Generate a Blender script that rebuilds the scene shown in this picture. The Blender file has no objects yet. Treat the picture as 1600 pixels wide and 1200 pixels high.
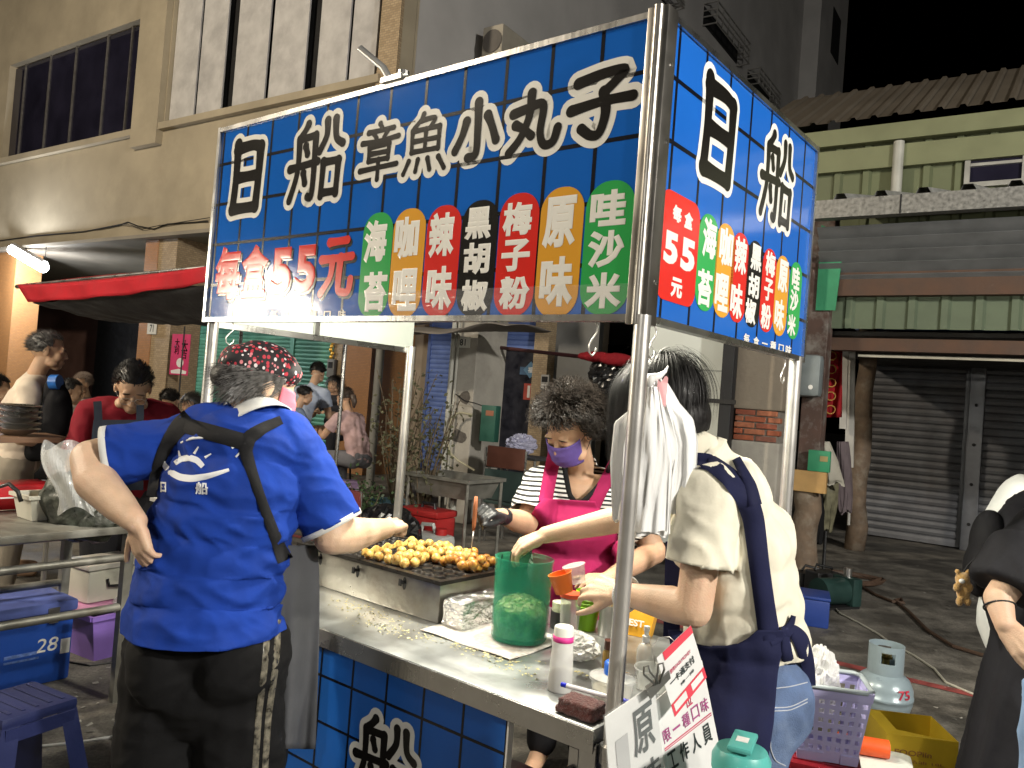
import bpy, bmesh, math, random
import numpy as np
from mathutils import Vector, Matrix, noise as mnoise

random.seed(7)
SC = bpy.context.scene
COL = SC.collection
R = math.radians

# ---------------------------------------------------------------- camera
FPX, PIT, ROL, EYE = 1249.36, .0208, .0771, 1.5
_F = Vector((0, math.cos(PIT), math.sin(PIT)))
_U0 = Vector((0, -math.sin(PIT), math.cos(PIT)))
_R0 = Vector((1, 0, 0))
CR = _R0 * math.cos(ROL) + _U0 * math.sin(ROL)
CU = _U0 * math.cos(ROL) - _R0 * math.sin(ROL)
CAM = Vector((0, 0, EYE))
cd = bpy.data.cameras.new('camera')
cd.sensor_width = 36
cd.lens = FPX / 1600 * 36
cd.clip_start = .05
cd.clip_end = 500
co = bpy.data.objects.new('camera', cd)
COL.objects.link(co)
co.matrix_world = Matrix(((CR.x, CU.x, -_F.x, CAM.x), (CR.y, CU.y, -_F.y, CAM.y), (CR.z, CU.z, -_F.z, CAM.z), (0, 0, 0, 1)))
SC.camera = co

# ---------------------------------------------------------------- night sky, faint moonlight, exposure
wd = bpy.data.worlds.new('World')
SC.world = wd
wd.use_nodes = True
_n = wd.node_tree.nodes
_bg = _n['Background']
_sky = _n.new('ShaderNodeTexSky')
_sky.sky_type = 'NISHITA'
_sky.sun_disc = False
_sky.sun_elevation = R(-6)
_sky.sun_rotation = R(200)
wd.node_tree.links.new(_sky.outputs[0], _bg.inputs[0])
_bg.inputs[1].default_value = .05
sl = bpy.data.lights.new('moonlight', 'SUN')
sl.energy = .02
sl.angle = R(20)
sl.color = (1, .95, .88)
so = bpy.data.objects.new('moonlight', sl)
COL.objects.link(so)
so.rotation_euler = (R(48), 0, R(-25))
SC.view_settings.view_transform = 'Standard'
SC.view_settings.look = 'None'
SC.view_settings.exposure = 1.15
SC.view_settings.gamma = 1
SC.render.engine = 'CYCLES'
SC.cycles.use_denoising = True
try:
    SC.cycles.denoiser = 'OPENIMAGEDENOISE'
except Exception:
    pass
SC.cycles.max_bounces = 6
SC.cycles.transparent_max_bounces = 10
SC.cycles.transmission_bounces = 6
SC.cycles.caustics_reflective = False
SC.cycles.caustics_refractive = False
SC.cycles.sample_clamp_indirect = 6

# ---------------------------------------------------------------- pixels to places (photo pixels give a direction, a plane gives the distance)
STA = .6701
SO = Vector((.291, 1.851, 0))          # foot of the stall's front right corner post
SX = Vector((math.cos(STA), -math.sin(STA), 0))
SY = Vector((math.sin(STA), math.cos(STA), 0))
BA = R(34)                             # the street
BX = Vector((math.cos(BA), -math.sin(BA), 0))
BY = Vector((math.sin(BA), math.cos(BA), 0))
ZV = Vector((0, 0, 1))

def ray(x, y):
    return _F + CR * ((x - 800) / FPX) - CU * ((y - 600) / FPX)

def at_z(x, y, z=0.):
    d = ray(x, y)
    return CAM + d * ((z - EYE) / d.z)

def at_d(x, y, d):
    return CAM + ray(x, y) * d

def at_plane(x, y, o, n):
    d = ray(x, y)
    return CAM + d * ((o - CAM).dot(n) / d.dot(n))

def st(p):                             # world -> stall coordinates
    d = p - SO
    return Vector((d.dot(SX), d.dot(SY), p.z))

def stw(x, y, z=0.):
    return SO + SX * x + SY * y + ZV * z

def on_front(x, y, off=0.):            # stall front plane -> (local x, z)
    p = st(at_plane(x, y, SO - SY * off, SY))
    return p.x, p.z

def on_side(x, y, off=0.):
    p = st(at_plane(x, y, SO + SX * off, SX))
    return p.y, p.z

def bw(s, n, z=0.):
    return BX * s + BY * n + ZV * z

def bt(p):
    return Vector((p.dot(BX), p.dot(BY), p.z))

def on_n(x, y, n):                     # plane parallel to the street -> (s, z)
    p = bt(at_plane(x, y, BY * n, BY))
    return p.x, p.z

# ---------------------------------------------------------------- mesh helpers
class MB:
    def __init__(s):
        s.v = []
        s.f = []

    def add(s, vs, fs):
        b = len(s.v)
        s.v += [Vector(v) for v in vs]
        s.f += [[i + b for i in f] for f in fs]
        return s

    def box(s, x0, x1, y0, y1, z0, z1):
        return s.add([(x0, y0, z0), (x1, y0, z0), (x1, y1, z0), (x0, y1, z0), (x0, y0, z1), (x1, y0, z1), (x1, y1, z1), (x0, y1, z1)],
                     [(3, 2, 1, 0), (4, 5, 6, 7), (0, 1, 5, 4), (1, 2, 6, 5), (2, 3, 7, 6), (3, 0, 4, 7)])

    def bbox(s, x0, x1, y0, y1, z0, z1, b=.004):
        bm = bmesh.new()
        bmesh.ops.create_cube(bm, size=1)
        for v in bm.verts:
            v.co = ((x0 + x1) / 2 + v.co.x * (x1 - x0), (y0 + y1) / 2 + v.co.y * (y1 - y0), (z0 + z1) / 2 + v.co.z * (z1 - z0))
        bmesh.ops.bevel(bm, geom=list(bm.edges), offset=b, segments=2, affect='EDGES', profile=.6)
        bm.verts.index_update()
        s.add([v.co.copy() for v in bm.verts], [[v.index for v in f.verts] for f in bm.faces])
        bm.free()
        return s

    def ring(s, c, ax, r, n=12, ph=0., sq=1.):
        ax = ax.normalized()
        t = Vector((0, 0, 1)) if abs(ax.z) < .9 else Vector((1, 0, 0))
        a = ax.cross(t).normalized()
        b = ax.cross(a)
        return [c + (a * math.cos(ph + 2 * math.pi * k / n) + b * math.sin(ph + 2 * math.pi * k / n) * sq) * r for k in range(n)]

    def cyl(s, p0, p1, r0, r1=None, n=12, cap=True):
        p0, p1 = Vector(p0), Vector(p1)
        r1 = r0 if r1 is None else r1
        A, B = s.ring(p0, p1 - p0, r0, n), s.ring(p1, p1 - p0, r1, n)
        f = [(k, (k + 1) % n, n + (k + 1) % n, n + k) for k in range(n)]
        if cap:
            f += [list(range(n))[::-1], list(range(n, 2 * n))]
        return s.add(A + B, f)

    def tube(s, pts, r, n=8, cap=True):
        pts = [Vector(p) for p in pts]
        m = len(pts)
        rs = r if isinstance(r, (list, tuple)) else [r] * m
        vs = []
        ref = None
        for i, p in enumerate(pts):
            t = (pts[min(i + 1, m - 1)] - pts[max(i - 1, 0)]).normalized()
            if ref is None:
                ref = t.orthogonal().normalized()
            a = (ref - t * ref.dot(t))
            a = a.normalized() if a.length > 1e-6 else t.orthogonal().normalized()
            ref = a
            b = t.cross(a)
            vs += [p + (a * math.cos(2 * math.pi * k / n) + b * math.sin(2 * math.pi * k / n)) * rs[i] for k in range(n)]
        fs = [(i * n + k, i * n + (k + 1) % n, (i + 1) * n + (k + 1) % n, (i + 1) * n + k) for i in range(m - 1) for k in range(n)]
        if cap:
            fs += [list(range(n))[::-1], list(range((m - 1) * n, m * n))]
        return s.add(vs, fs)

    def lathe(s, prof, n=24, c=(0, 0, 0), close=True):
        c = Vector(c)
        m = len(prof)
        vs = [c + Vector((r * math.cos(2 * math.pi * k / n), r * math.sin(2 * math.pi * k / n), z)) for r, z in prof for k in range(n)]
        fs = [(i * n + k, i * n + (k + 1) % n, (i + 1) * n + (k + 1) % n, (i + 1) * n + k) for i in range(m - 1) for k in range(n)]
        if close:
            fs += [list(range(n))[::-1], list(range((m - 1) * n, m * n))]
        return s.add(vs, fs)

    def prism(s, poly, d):             # poly: 3-D points, extruded by vector d
        n = len(poly)
        poly = [Vector(p) for p in poly]
        d = Vector(d)
        return s.add(poly + [p + d for p in poly],
                     [list(range(n))[::-1], list(range(n, 2 * n))] + [(k, (k + 1) % n, n + (k + 1) % n, n + k) for k in range(n)])

    def ell(s, c, r, rot=None, nu=16, nv=10):
        c = Vector(c)
        vs = [Vector((0, 0, -1))]
        for j in range(1, nv):
            a = -math.pi / 2 + math.pi * j / nv
            vs += [Vector((math.cos(a) * math.cos(2 * math.pi * k / nu), math.cos(a) * math.sin(2 * math.pi * k / nu), math.sin(a))) for k in range(nu)]
        vs.append(Vector((0, 0, 1)))
        r = Vector(r) if not isinstance(r, (int, float)) else Vector((r, r, r))
        out = []
        for v in vs:
            w = Vector((v.x * r.x, v.y * r.y, v.z * r.z))
            out.append(c + (rot @ w if rot else w))
        f = [(0, 1 + (k + 1) % nu, 1 + k) for k in range(nu)]
        for j in range(nv - 2):
            o = 1 + j * nu
            f += [(o + k, o + (k + 1) % nu, o + nu + (k + 1) % nu, o + nu + k) for k in range(nu)]
        L = len(vs) - 1
        o = 1 + (nv - 2) * nu
        f += [(o + k, o + (k + 1) % nu, L) for k in range(nu)]
        return s.add(out, f)

    def cap(s, p0, r0, p1, r1, n=14):  # tapered capsule
        p0, p1 = Vector(p0), Vector(p1)
        s.ell(p0, r0, None, n, 8)
        s.ell(p1, r1, None, n, 8)
        return s.cyl(p0, p1, r0, r1, n)

    def chain(s, pts, rs, n=14):
        for i in range(len(pts) - 1):
            s.cap(pts[i], rs[i], pts[i + 1], rs[i + 1], n)
        return s

    def grid(s, fn, nu, nv):           # fn(i/nu, j/nv) -> point
        vs = [fn(i / nu, j / nv) for j in range(nv + 1) for i in range(nu + 1)]
        w = nu + 1
        return s.add(vs, [(j * w + i, j * w + i + 1, (j + 1) * w + i + 1, (j + 1) * w + i) for j in range(nv) for i in range(nu)])

    def tr(s, M):
        s.v = [M @ v for v in s.v]
        return s

    def mesh(s, name):
        me = bpy.data.meshes.new(name)
        me.from_pydata([tuple(v) for v in s.v], [], s.f)
        me.validate()
        return me

def T(x=0, y=0, z=0, rz=0., rx=0., ry=0.):
    return Matrix.Translation((x, y, z)) @ Matrix.Rotation(rz, 4, 'Z') @ Matrix.Rotation(ry, 4, 'Y') @ Matrix.Rotation(rx, 4, 'X')

def fixn(me):
    bm = bmesh.new()
    bm.from_mesh(me)
    bmesh.ops.recalc_face_normals(bm, faces=list(bm.faces))
    bm.to_mesh(me)
    bm.free()

def link(name, me, m, par=None, smooth=False, world=False):
    if isinstance(me, MB):
        if world and par is not None:
            me.tr(par.matrix_basis.inverted())
        me = me.mesh(name)
        fixn(me)
    if m is not None:
        me.materials.clear()
        me.materials.append(m)
    if smooth is True:
        me.shade_smooth()
    elif smooth:
        me.shade_smooth()
        me.set_sharp_from_angle(angle=R(smooth))
    o = bpy.data.objects.new(name, me)
    COL.objects.link(o)
    if par is not None:
        o.parent = par
    return o

def tag(o, label, cat, group=None, kind=None):
    if label:
        o['label'] = label
    if cat:
        o['category'] = cat
    if group:
        o['group'] = group
    if kind:
        o['kind'] = kind
    return o

def thing(name, label, cat, loc=(0, 0, 0), rz=0., group=None):
    o = bpy.data.objects.new(name, None)
    COL.objects.link(o)
    o.empty_display_size = .1
    o.matrix_basis = Matrix.Translation(loc) @ Matrix.Rotation(rz, 4, 'Z')
    return tag(o, label, cat, group)

def dup(root, loc, rz, label=None, par=None):
    r = root.copy()
    COL.objects.link(r)
    r.matrix_basis = Matrix.Translation(loc) @ Matrix.Rotation(rz, 4, 'Z')
    if label:
        r['label'] = label
    for ch in list(root.children):
        c = ch.copy()
        COL.objects.link(c)
        c.parent = r
        for g in list(ch.children):
            d = g.copy()
            COL.objects.link(d)
            d.parent = c
    return r

# ---------------------------------------------------------------- materials
MATS = {}

def nodes(name):
    m = bpy.data.materials.new(name)
    m.use_nodes = True
    return m, m.node_tree, m.node_tree.nodes['Principled BSDF']

def nd(t, typ, **kw):
    n = t.nodes.new('ShaderNode' + typ)
    for k, v in kw.items():
        setattr(n, k, v)
    return n

def mat(name, col, rough=.5, metal=0., var=.15, vs=6., bump=0., bs=40., spec=None, trans=0., ior=1.45, emit=None, alpha=1., stain=None, ss=1.2,
        coat=0., sub=0., sheen=0., aniso=None):
    if name in MATS:
        return MATS[name]
    m, t, b = nodes(name)
    MATS[name] = m
    L = t.links.new
    tc = nd(t, 'TexCoord')
    b.inputs['Roughness'].default_value = rough
    b.inputs['Metallic'].default_value = metal
    if spec is not None:
        b.inputs['Specular IOR Level'].default_value = spec
    b.inputs['Transmission Weight'].default_value = trans
    b.inputs['IOR'].default_value = ior
    b.inputs['Alpha'].default_value = alpha
    b.inputs['Coat Weight'].default_value = coat
    b.inputs['Sheen Weight'].default_value = sheen
    if sub:
        b.inputs['Subsurface Weight'].default_value = sub
        b.inputs['Subsurface Radius'].default_value = (.02, .008, .004)
        b.inputs['Subsurface Scale'].default_value = .4
    c4 = (*col, 1)
    src = None
    if var:
        nz = nd(t, 'TexNoise')
        nz.inputs['Scale'].default_value = vs
        nz.inputs['Detail'].default_value = 5
        L(tc.outputs['Object'], nz.inputs['Vector'])
        mp = nd(t, 'MapRange')
        mp.inputs[1].default_value = .3
        mp.inputs[2].default_value = .7
        mp.inputs[3].default_value = 1 - var
        mp.inputs[4].default_value = 1 + var
        L(nz.outputs[0], mp.inputs[0])
        mx = nd(t, 'Mix', data_type='RGBA', blend_type='MULTIPLY')
        mx.inputs[0].default_value = 1
        mx.inputs[6].default_value = c4
        L(mp.outputs[0], mx.inputs[7])
        src = mx.outputs[2]
        # roughness breaks up too
        mr = nd(t, 'MapRange')
        mr.inputs[1].default_value = .3
        mr.inputs[2].default_value = .7
        mr.inputs[3].default_value = max(0, rough * (1 - var))
        mr.inputs[4].default_value = min(1, rough * (1 + var))
        L(nz.outputs[0], mr.inputs[0])
        L(mr.outputs[0], b.inputs['Roughness'])
    if stain:
        n2 = nd(t, 'TexNoise')
        n2.inputs['Scale'].default_value = ss
        n2.inputs['Detail'].default_value = 8
        n2.inputs['Roughness'].default_value = .65
        L(tc.outputs['Object'], n2.inputs['Vector'])
        m2 = nd(t, 'MapRange')
        m2.inputs[1].default_value = .48
        m2.inputs[2].default_value = .68
        m2.inputs[4].default_value = stain[3] if len(stain) > 3 else .7
        L(n2.outputs[0], m2.inputs[0])
        x2 = nd(t, 'Mix', data_type='RGBA')
        L(m2.outputs[0], x2.inputs[0])
        if src:
            L(src, x2.inputs[6])
        else:
            x2.inputs[6].default_value = c4
        x2.inputs[7].default_value = (*stain[:3], 1)
        src = x2.outputs[2]
    if src:
        L(src, b.inputs['Base Color'])
    else:
        b.inputs['Base Color'].default_value = c4
    if bump:
        n3 = nd(t, 'TexNoise')
        n3.inputs['Scale'].default_value = bs
        n3.inputs['Detail'].default_value = 4
        if aniso:
            mpn = nd(t, 'Mapping')
            mpn.inputs['Scale'].default_value = aniso
            L(tc.outputs['Object'], mpn.inputs['Vector'])
            L(mpn.outputs[0], n3.inputs['Vector'])
        else:
            L(tc.outputs['Object'], n3.inputs['Vector'])
        bp = nd(t, 'Bump')
        bp.inputs['Strength'].default_value = bump
        bp.inputs['Distance'].default_value = .01
        L(n3.outputs[0], bp.inputs['Height'])
        L(bp.outputs[0], b.inputs['Normal'])
    if emit:
        b.inputs['Emission Color'].default_value = (*emit[:3], 1)
        b.inputs['Emission Strength'].default_value = emit[3]
    return m

def brick_mat(name, c1, c2, mortar, scale, bw_=.5, rh=.25, rough=.6, axis='XZ', msize=.02):
    if name in MATS:
        return MATS[name]
    m, t, b = nodes(name)
    MATS[name] = m
    L = t.links.new
    tc = nd(t, 'TexCoord')
    sp = nd(t, 'SeparateXYZ')
    cb = nd(t, 'CombineXYZ')
    L(tc.outputs['Object'], sp.inputs[0])
    ad = nd(t, 'Math', operation='ADD')
    L(sp.outputs[0], ad.inputs[0])
    L(sp.outputs[1], ad.inputs[1])
    L(ad.outputs[0], cb.inputs[0])
    L(sp.outputs[2], cb.inputs[1])
    br = nd(t, 'TexBrick')
    br.inputs['Color1'].default_value = (*c1, 1)
    br.inputs['Color2'].default_value = (*c2, 1)
    br.inputs['Mortar'].default_value = (*mortar, 1)
    br.inputs['Scale'].default_value = scale
    br.inputs['Mortar Size'].default_value = msize
    br.inputs['Brick Width'].default_value = bw_
    br.inputs['Row Height'].default_value = rh
    L(cb.outputs[0], br.inputs[0])
    L(br.outputs[0], b.inputs['Base Color'])
    b.inputs['Roughness'].default_value = rough
    bp = nd(t, 'Bump')
    bp.inputs['Strength'].default_value = .4
    bp.inputs['Distance'].default_value = .005
    bp.invert = True
    L(br.outputs[1], bp.inputs['Height'])
    L(bp.outputs[0], b.inputs['Normal'])
    return m

# ---------------------------------------------------------------- lettering (built-in font turned into mesh)
_TXT = {}

def glyph(ch, bold=0.03, res=3, bres=2, flat=True):
    """one line of writing as a thin mesh, fitted to a unit box centred on 0; bold thickens the strokes with round corners"""
    k = (ch, bold)
    if k in _TXT:
        return _TXT[k]
    c = bpy.data.curves.new('glyph', 'FONT')
    c.body = ch
    c.resolution_u = res
    c.bevel_depth = bold
    c.bevel_resolution = bres
    c.fill_mode = 'BOTH'
    o = bpy.data.objects.new('glyph', c)
    COL.objects.link(o)
    dg = bpy.context.evaluated_depsgraph_get()
    dg.update()
    me = bpy.data.meshes.new_from_object(o.evaluated_get(dg))
    bpy.data.objects.remove(o)
    bpy.data.curves.remove(c)
    n = len(me.vertices)
    a = np.empty(n * 3, 'f')
    me.vertices.foreach_get('co', a)
    a = a.reshape(-1, 3)
    fs = [list(p.vertices) for p in me.polygons]
    bpy.data.meshes.remove(me)
    lo, hi = a.min(0), a.max(0)
    sz = np.maximum(hi - lo, 1e-5)
    zs = max(abs(a[:, 2]).max(), 1e-6)
    keep = [f for f in fs if a[f, 2].mean() > -1e-5]
    _TXT[k] = (a, (lo + hi) / 2, sz, zs, keep)
    return _TXT[k]

def letter(mb, ch, c, ux, uz, w, h, nrm, thick=.0012, bold=.03, skew=0.):
    """add one glyph to mb: centre c, in-plane unit axes ux (reading direction) and uz (up), size w x h metres (of the unbolded box), facing nrm"""
    a, mid, sz, zs, fs = glyph(ch, bold)
    vs = []
    for x, y, z in a:
        X = (x - mid[0]) / sz[0] * w
        Y = (y - mid[1]) / sz[1] * h
        vs.append(c + ux * (X + skew * Y) + uz * Y + nrm * (max(z, 0) / zs * thick))
    mb.add(vs, fs)
    return mb
# ================================================================ SETTING
STEEL = mat('steel', (.56, .56, .55), .28, 1., .12, 9, .06, 60, aniso=(1, 1, .05))
CONC = mat('concrete', (.38, .36, .32), .85, 0, .18, 2.5, .25, 30, stain=(.20, .185, .16), ss=1.6)
DARK = mat('dark_gap', (.012, .012, .013), .8, 0, .2)
BLACK = mat('black_plastic', (.015, .015, .016), .45, 0, .1)
WHITE = mat('white_paint', (.75, .75, .73), .5, 0, .08)
BRZ = -BA

# ground: one sheet to the horizon, worn asphalt and cement
def ground_mat():
    m, t, b = nodes('ground_cement')
    L = t.links.new
    tc = nd(t, 'TexCoord')
    def nz(s, d=8, r=.6, vec=None, st_=None):
        n = nd(t, 'TexNoise')
        n.inputs['Scale'].default_value = s
        n.inputs['Detail'].default_value = d
        n.inputs['Roughness'].default_value = r
        if st_:
            mp = nd(t, 'Mapping')
            mp.inputs['Rotation'].default_value = (0, 0, BA)
            mp.inputs['Scale'].default_value = st_
            L(tc.outputs['Object'], mp.inputs[0])
            L(mp.outputs[0], n.inputs['Vector'])
        else:
            L(tc.outputs['Object'], n.inputs['Vector'])
        return n
    def ramp(n, a, c0, b_, c1):
        r = nd(t, 'ValToRGB')
        r.color_ramp.elements[0].position = a
        r.color_ramp.elements[0].color = (*c0, 1)
        r.color_ramp.elements[1].position = b_
        r.color_ramp.elements[1].color = (*c1, 1)
        L(n.outputs[0], r.inputs[0])
        return r
    base = ramp(nz(.9), .3, (.135, .128, .115), .75, (.29, .277, .25))
    spots = ramp(nz(2.6, 6, .7), .42, (.28, .28, .28), .62, (1, 1, 1))
    streak = ramp(nz(1.3, 7, .62, st_=(.6, 3.2, 1)), .35, (.55, .54, .52), .7, (1.25, 1.22, 1.18))
    fine = ramp(nz(60, 6, .75), .32, (.5, .5, .5), .68, (1.5, 1.48, 1.44))
    cur = base.outputs[0]
    for r in (spots, streak, fine):
        mx = nd(t, 'Mix', data_type='RGBA', blend_type='MULTIPLY')
        mx.inputs[0].default_value = .85
        L(cur, mx.inputs[6])
        L(r.outputs[0], mx.inputs[7])
        cur = mx.outputs[2]
    L(cur, b.inputs['Base Color'])
    rr = nd(t, 'MapRange')
    rr.inputs[3].default_value = .45
    rr.inputs[4].default_value = .9
    L(spots.outputs[0], rr.inputs[0])
    L(rr.outputs[0], b.inputs['Roughness'])
    bp = nd(t, 'Bump')
    bp.inputs['Strength'].default_value = .5
    bp.inputs['Distance'].default_value = .006
    L(nz(38, 6, .7).outputs[0], bp.inputs['Height'])
    L(bp.outputs[0], b.inputs['Normal'])
    return m
g = link('ground', MB().add([(-150, -150, 0), (150, -150, 0), (150, 150, 0), (-150, 150, 0)], [(0, 1, 2, 3)]), ground_mat())
tag(g, 'worn grey asphalt and cement street surface', None, kind='structure')
# red no-parking line along the kerbside
rl = MB()
pts = [(-9, 5.47), (-3, 5.43), (0, 5.46), (3, 5.44), (9, 5.45)]
for i in range(60):
    s0, s1 = -9 + i * .3, -9 + i * .3 + .3
    w0, w1 = [.045 + .012 * mnoise.noise((s * 3, 1, 0)) for s in (s0, s1)]
    rl.add([bw(s0, 5.45 - w0, .004), bw(s1, 5.45 - w1, .004), bw(s1, 5.45 + w1, .004), bw(s0, 5.45 + w0, .004)], [(0, 1, 2, 3)])
tag(link('road_marking', rl, mat('red_line_paint', (.27, .055, .05), .8, 0, .35, 14, stain=(.1, .085, .08, .5), ss=5)), 'worn red painted line along the street', None, kind='structure')

# ---------------------------------------------------------------- beige shop house, upper storey over an arcade
NF = 7.6
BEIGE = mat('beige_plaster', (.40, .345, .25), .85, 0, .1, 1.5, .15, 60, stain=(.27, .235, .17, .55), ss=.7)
TILE_O = brick_mat('orange_tile', (.42, .20, .07), (.36, .17, .06), (.20, .13, .08), 9, rough=.45)
TILE_B = brick_mat('beige_brick_tile', (.45, .34, .21), (.33, .24, .14), (.20, .165, .12), 7.5, rough=.5)
bb = thing('shop_house', 'beige two-storey shop house with banded windows above a dark arcade', 'building', (0, 0, 0), BRZ)
wl0, wzb = on_n(2, 250, NF)
_, wzt = on_n(5, 106, NF)
wl1, _ = on_n(221, 120, NF)
w2a, _ = on_n(264, 110, NF)
w2b, _ = on_n(592, 100, NF)
_, w2zb = on_n(262, 196, NF)
sEnd, _ = on_n(627, 60, NF)
slab_z = on_n(120, 379, NF)[1]
SL = wl0 - 14
TOPZ = 14.5
wz2t = wzt + .95
wl = MB()
wl.box(SL, sEnd, NF, NF + .25, slab_z, wzb)                       # band under the windows
wl.box(SL, wl0, NF, NF + .25, wzb, TOPZ)
wl.box(wl0, wl1, NF, NF + .25, wzt, TOPZ)
wl.box(w2a, sEnd, NF, NF + .25, wz2t, TOPZ)
wl.box(wl1, w2a, NF, NF + .25, wzb, TOPZ)
wl.box(w2b, sEnd, NF, NF + .25, wzb, wz2t)
wl.box(w2a, w2b, NF + .002, NF + .25, wzb, w2zb) if w2zb > wzb else None
link('wall', wl, BEIGE, bb)
link('pier', MB().box(wl1 + .02, w2a - .02, NF - .12, NF - .002, wzb - .35, TOPZ), BEIGE, bb)
link('sill', MB().box(SL, w2b + .1, NF - .10, NF - .003, wzb - .12, wzb - .01), BEIGE, bb)
link('corner_pier', MB().box(w2b + .03, sEnd + .01, NF - .06, NF - .002, wzb - .3, TOPZ), TILE_B, bb)
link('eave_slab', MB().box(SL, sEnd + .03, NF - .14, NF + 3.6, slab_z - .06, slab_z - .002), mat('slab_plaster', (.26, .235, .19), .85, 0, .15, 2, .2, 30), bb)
link('side_wall', MB().box(sEnd - .25, sEnd - .002, NF + .26, NF + 18.5, slab_z, TOPZ), BEIGE, bb)
GLASSD = mat('dark_window_glass', (.018, .017, .032), .09, 0, .3, 2, .05, 3, spec=.7)
FRM = mat('window_bar', (.16, .15, .14), .5, .3, .3, 20)
win = link('window', MB().box(wl0, wl1, NF + .16, NF + .18, wzb, wzt), mat('window_back', (.015, .014, .03), .6, 0, .2), bb)
xs = [on_n(x, 140, NF + .12)[0] for x in (2, 38, 76, 115, 163, 200, 222)]
for i in range(6):
    link('pane', MB().box(xs[i] + .02, xs[i + 1] - .02, NF + .125, NF + .135, wzb + .03, wzt - .03), GLASSD, win)
    if i:
        link('mullion', MB().box(xs[i] - .017, xs[i] + .017, NF + .10, NF + .15, wzb, wzt), FRM, win)
w2 = link('window', MB().box(w2a, w2b, NF + .2, NF + .22, w2zb, wz2t), DARK, bb)
BOARD = mat('weathered_white_board', (.52, .51, .50), .75, 0, .12, 5, .1, 30, stain=(.33, .32, .32, .6), ss=2.2)
px2 = [(275, 312), (316, 354), (371, 420), (426, 480), (499, 545), (550, 589)]
for a_, b_ in px2:
    xa, xb = on_n(a_, 90, NF + .1)[0], on_n(b_, 90, NF + .1)[0]
    dz = random.uniform(-.02, .02)
    link('board_panel', MB().bbox(xa, xb, NF + .07, NF + .1, w2zb + .03 + dz, wz2t - .02, .004), BOARD, w2)
# arcade pillars, ceiling beam and back wall belong to the house too
PW = NF + .02
def pillar(px0, px1, m, dep=.5, ztop=None, par=bb, name='pillar', yref=560):
    a0, a1 = on_n(px0, yref, PW)[0], on_n(px1, yref, PW)[0]
    return link(name, MB().box(a0, a1, PW, PW + dep, 0, (ztop or slab_z) - .062), m, par), a0, a1
pillar(-30, 12, TILE_O)
_, p71a, p71b = pillar(214, 262, TILE_B, .55, name='tiled_pillar')
link('pillar_face', MB().box(p71a - .006, p71a + (p71b - p71a) * .42, PW - .012, PW - .002, 0, slab_z - .07), TILE_O, bb)
# back wall of the arcade with its openings
NBW = 11.2
bwall = MB()
def seg(px0, px1, y=560):
    return on_n(px0, y, NBW)[0], on_n(px1, y, NBW)[0]
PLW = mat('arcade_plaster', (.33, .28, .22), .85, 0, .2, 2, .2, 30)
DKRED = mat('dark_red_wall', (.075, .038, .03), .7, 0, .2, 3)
s_lo = on_n(-40, 560, NBW)[0]
s_hi = on_n(935, 560, NBW)[0]
link('back_wall', MB().box(s_lo - 6, s_hi, NBW + .12, NBW + .3, 0, slab_z - .08), PLW, bb)
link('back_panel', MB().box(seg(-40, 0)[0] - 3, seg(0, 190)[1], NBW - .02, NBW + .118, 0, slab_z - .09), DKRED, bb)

def shutter(px0, px1, col, label, pitch=.085, z1=3.0, nm='roller_shutter', n=NBW, y=600, z0=.02, rough=.45, metal=.2, stain=None, amp=.018, ref='rs'):
    a, b = on_n(px0, y, n)[0], on_n(px1, y, n)[0]
    o = thing(nm, label, 'shutter', bw((a + b) / 2, n, z0), BRZ, None)
    w = (b - a) / 2
    mb = MB()
    k = int((z1 - z0) / pitch)
    prof = []
    for i in range(k):
        z = i * pitch
        prof += [(z, 0), (z + pitch * .12, -amp * .6), (z + pitch * .5, -amp), (z + pitch * .88, -amp * .6)]
    prof.append((k * pitch, 0))
    vs = []
    for z, d in prof:
        vs += [(-w, d, z), (w, d, z)]
    mb.add(vs, [(2 * i, 2 * i + 1, 2 * i + 3, 2 * i + 2) for i in range(len(prof) - 1)])
    m = mat('shutter_' + ref, col, rough, metal, .2, 3, .05, 40, stain=stain)
    link('curtain', mb, m, o)
    link('bottom_rail', MB().box(-w, w, -.03, .0, 0, .05), m, o)
    for sgn in (-1, 1):
        link('guide_rail', MB().box(sgn * w - .03, sgn * w + .03, -.04, .03, 0, z1 - z0), mat('guide_' + ref, tuple(c * .8 for c in col), .45, .3, .15), o)
    return o
GRN = (.11, .31, .22)
BLU = (.16, .24, .55)
shutter(306, 452, GRN, 'green roller shutter directly behind the cook in the bandana', ref='g')
shutter(455, 526, GRN, 'green roller shutter beside the meter on the tiled wall strip', ref='g')
shutter(541, 600, BLU, 'blue roller shutter behind the diners and the grey pipe', ref='b')
shutter(668, 712, BLU, 'narrow blue roller shutter left of the pillar numbered 81', ref='b')
pt = link('tiled_pier', MB().box(*seg(527, 541), NBW - .12, NBW + .11, 0, slab_z - .1), TILE_B, bb)
link('tiled_pier', MB().box(*seg(600, 640), NBW - 1.0, NBW + .11, 0, slab_z - .1), TILE_O, bb)
link('tiled_pier', MB().box(*seg(846, 868), NBW - .25, NBW + .11, 0, slab_z - .1), TILE_B, bb)
link('dark_opening', MB().box(*seg(150, 214), NBW - .03, NBW + .11, 0, 3.2), DARK, bb)
link('dark_opening', MB().box(*seg(758, 846), NBW - .03, NBW + .11, 0, 2.45), mat('dark_doorway', (.012, .013, .022), .35, 0, .3), bb)
link('dark_opening', MB().box(*seg(868, 935), NBW - .03, NBW + .11, 0, 3.3), mat('grey_sheet', (.22, .225, .225), .6, .2, .2, 2), bb)
# short blue shutter rolled half down above the doorway
shutter(768, 846, BLU, 'half-lowered blue roller shutter above the dark doorway', ref='b', z0=2.35, z1=3.4, n=NBW - .06)
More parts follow.
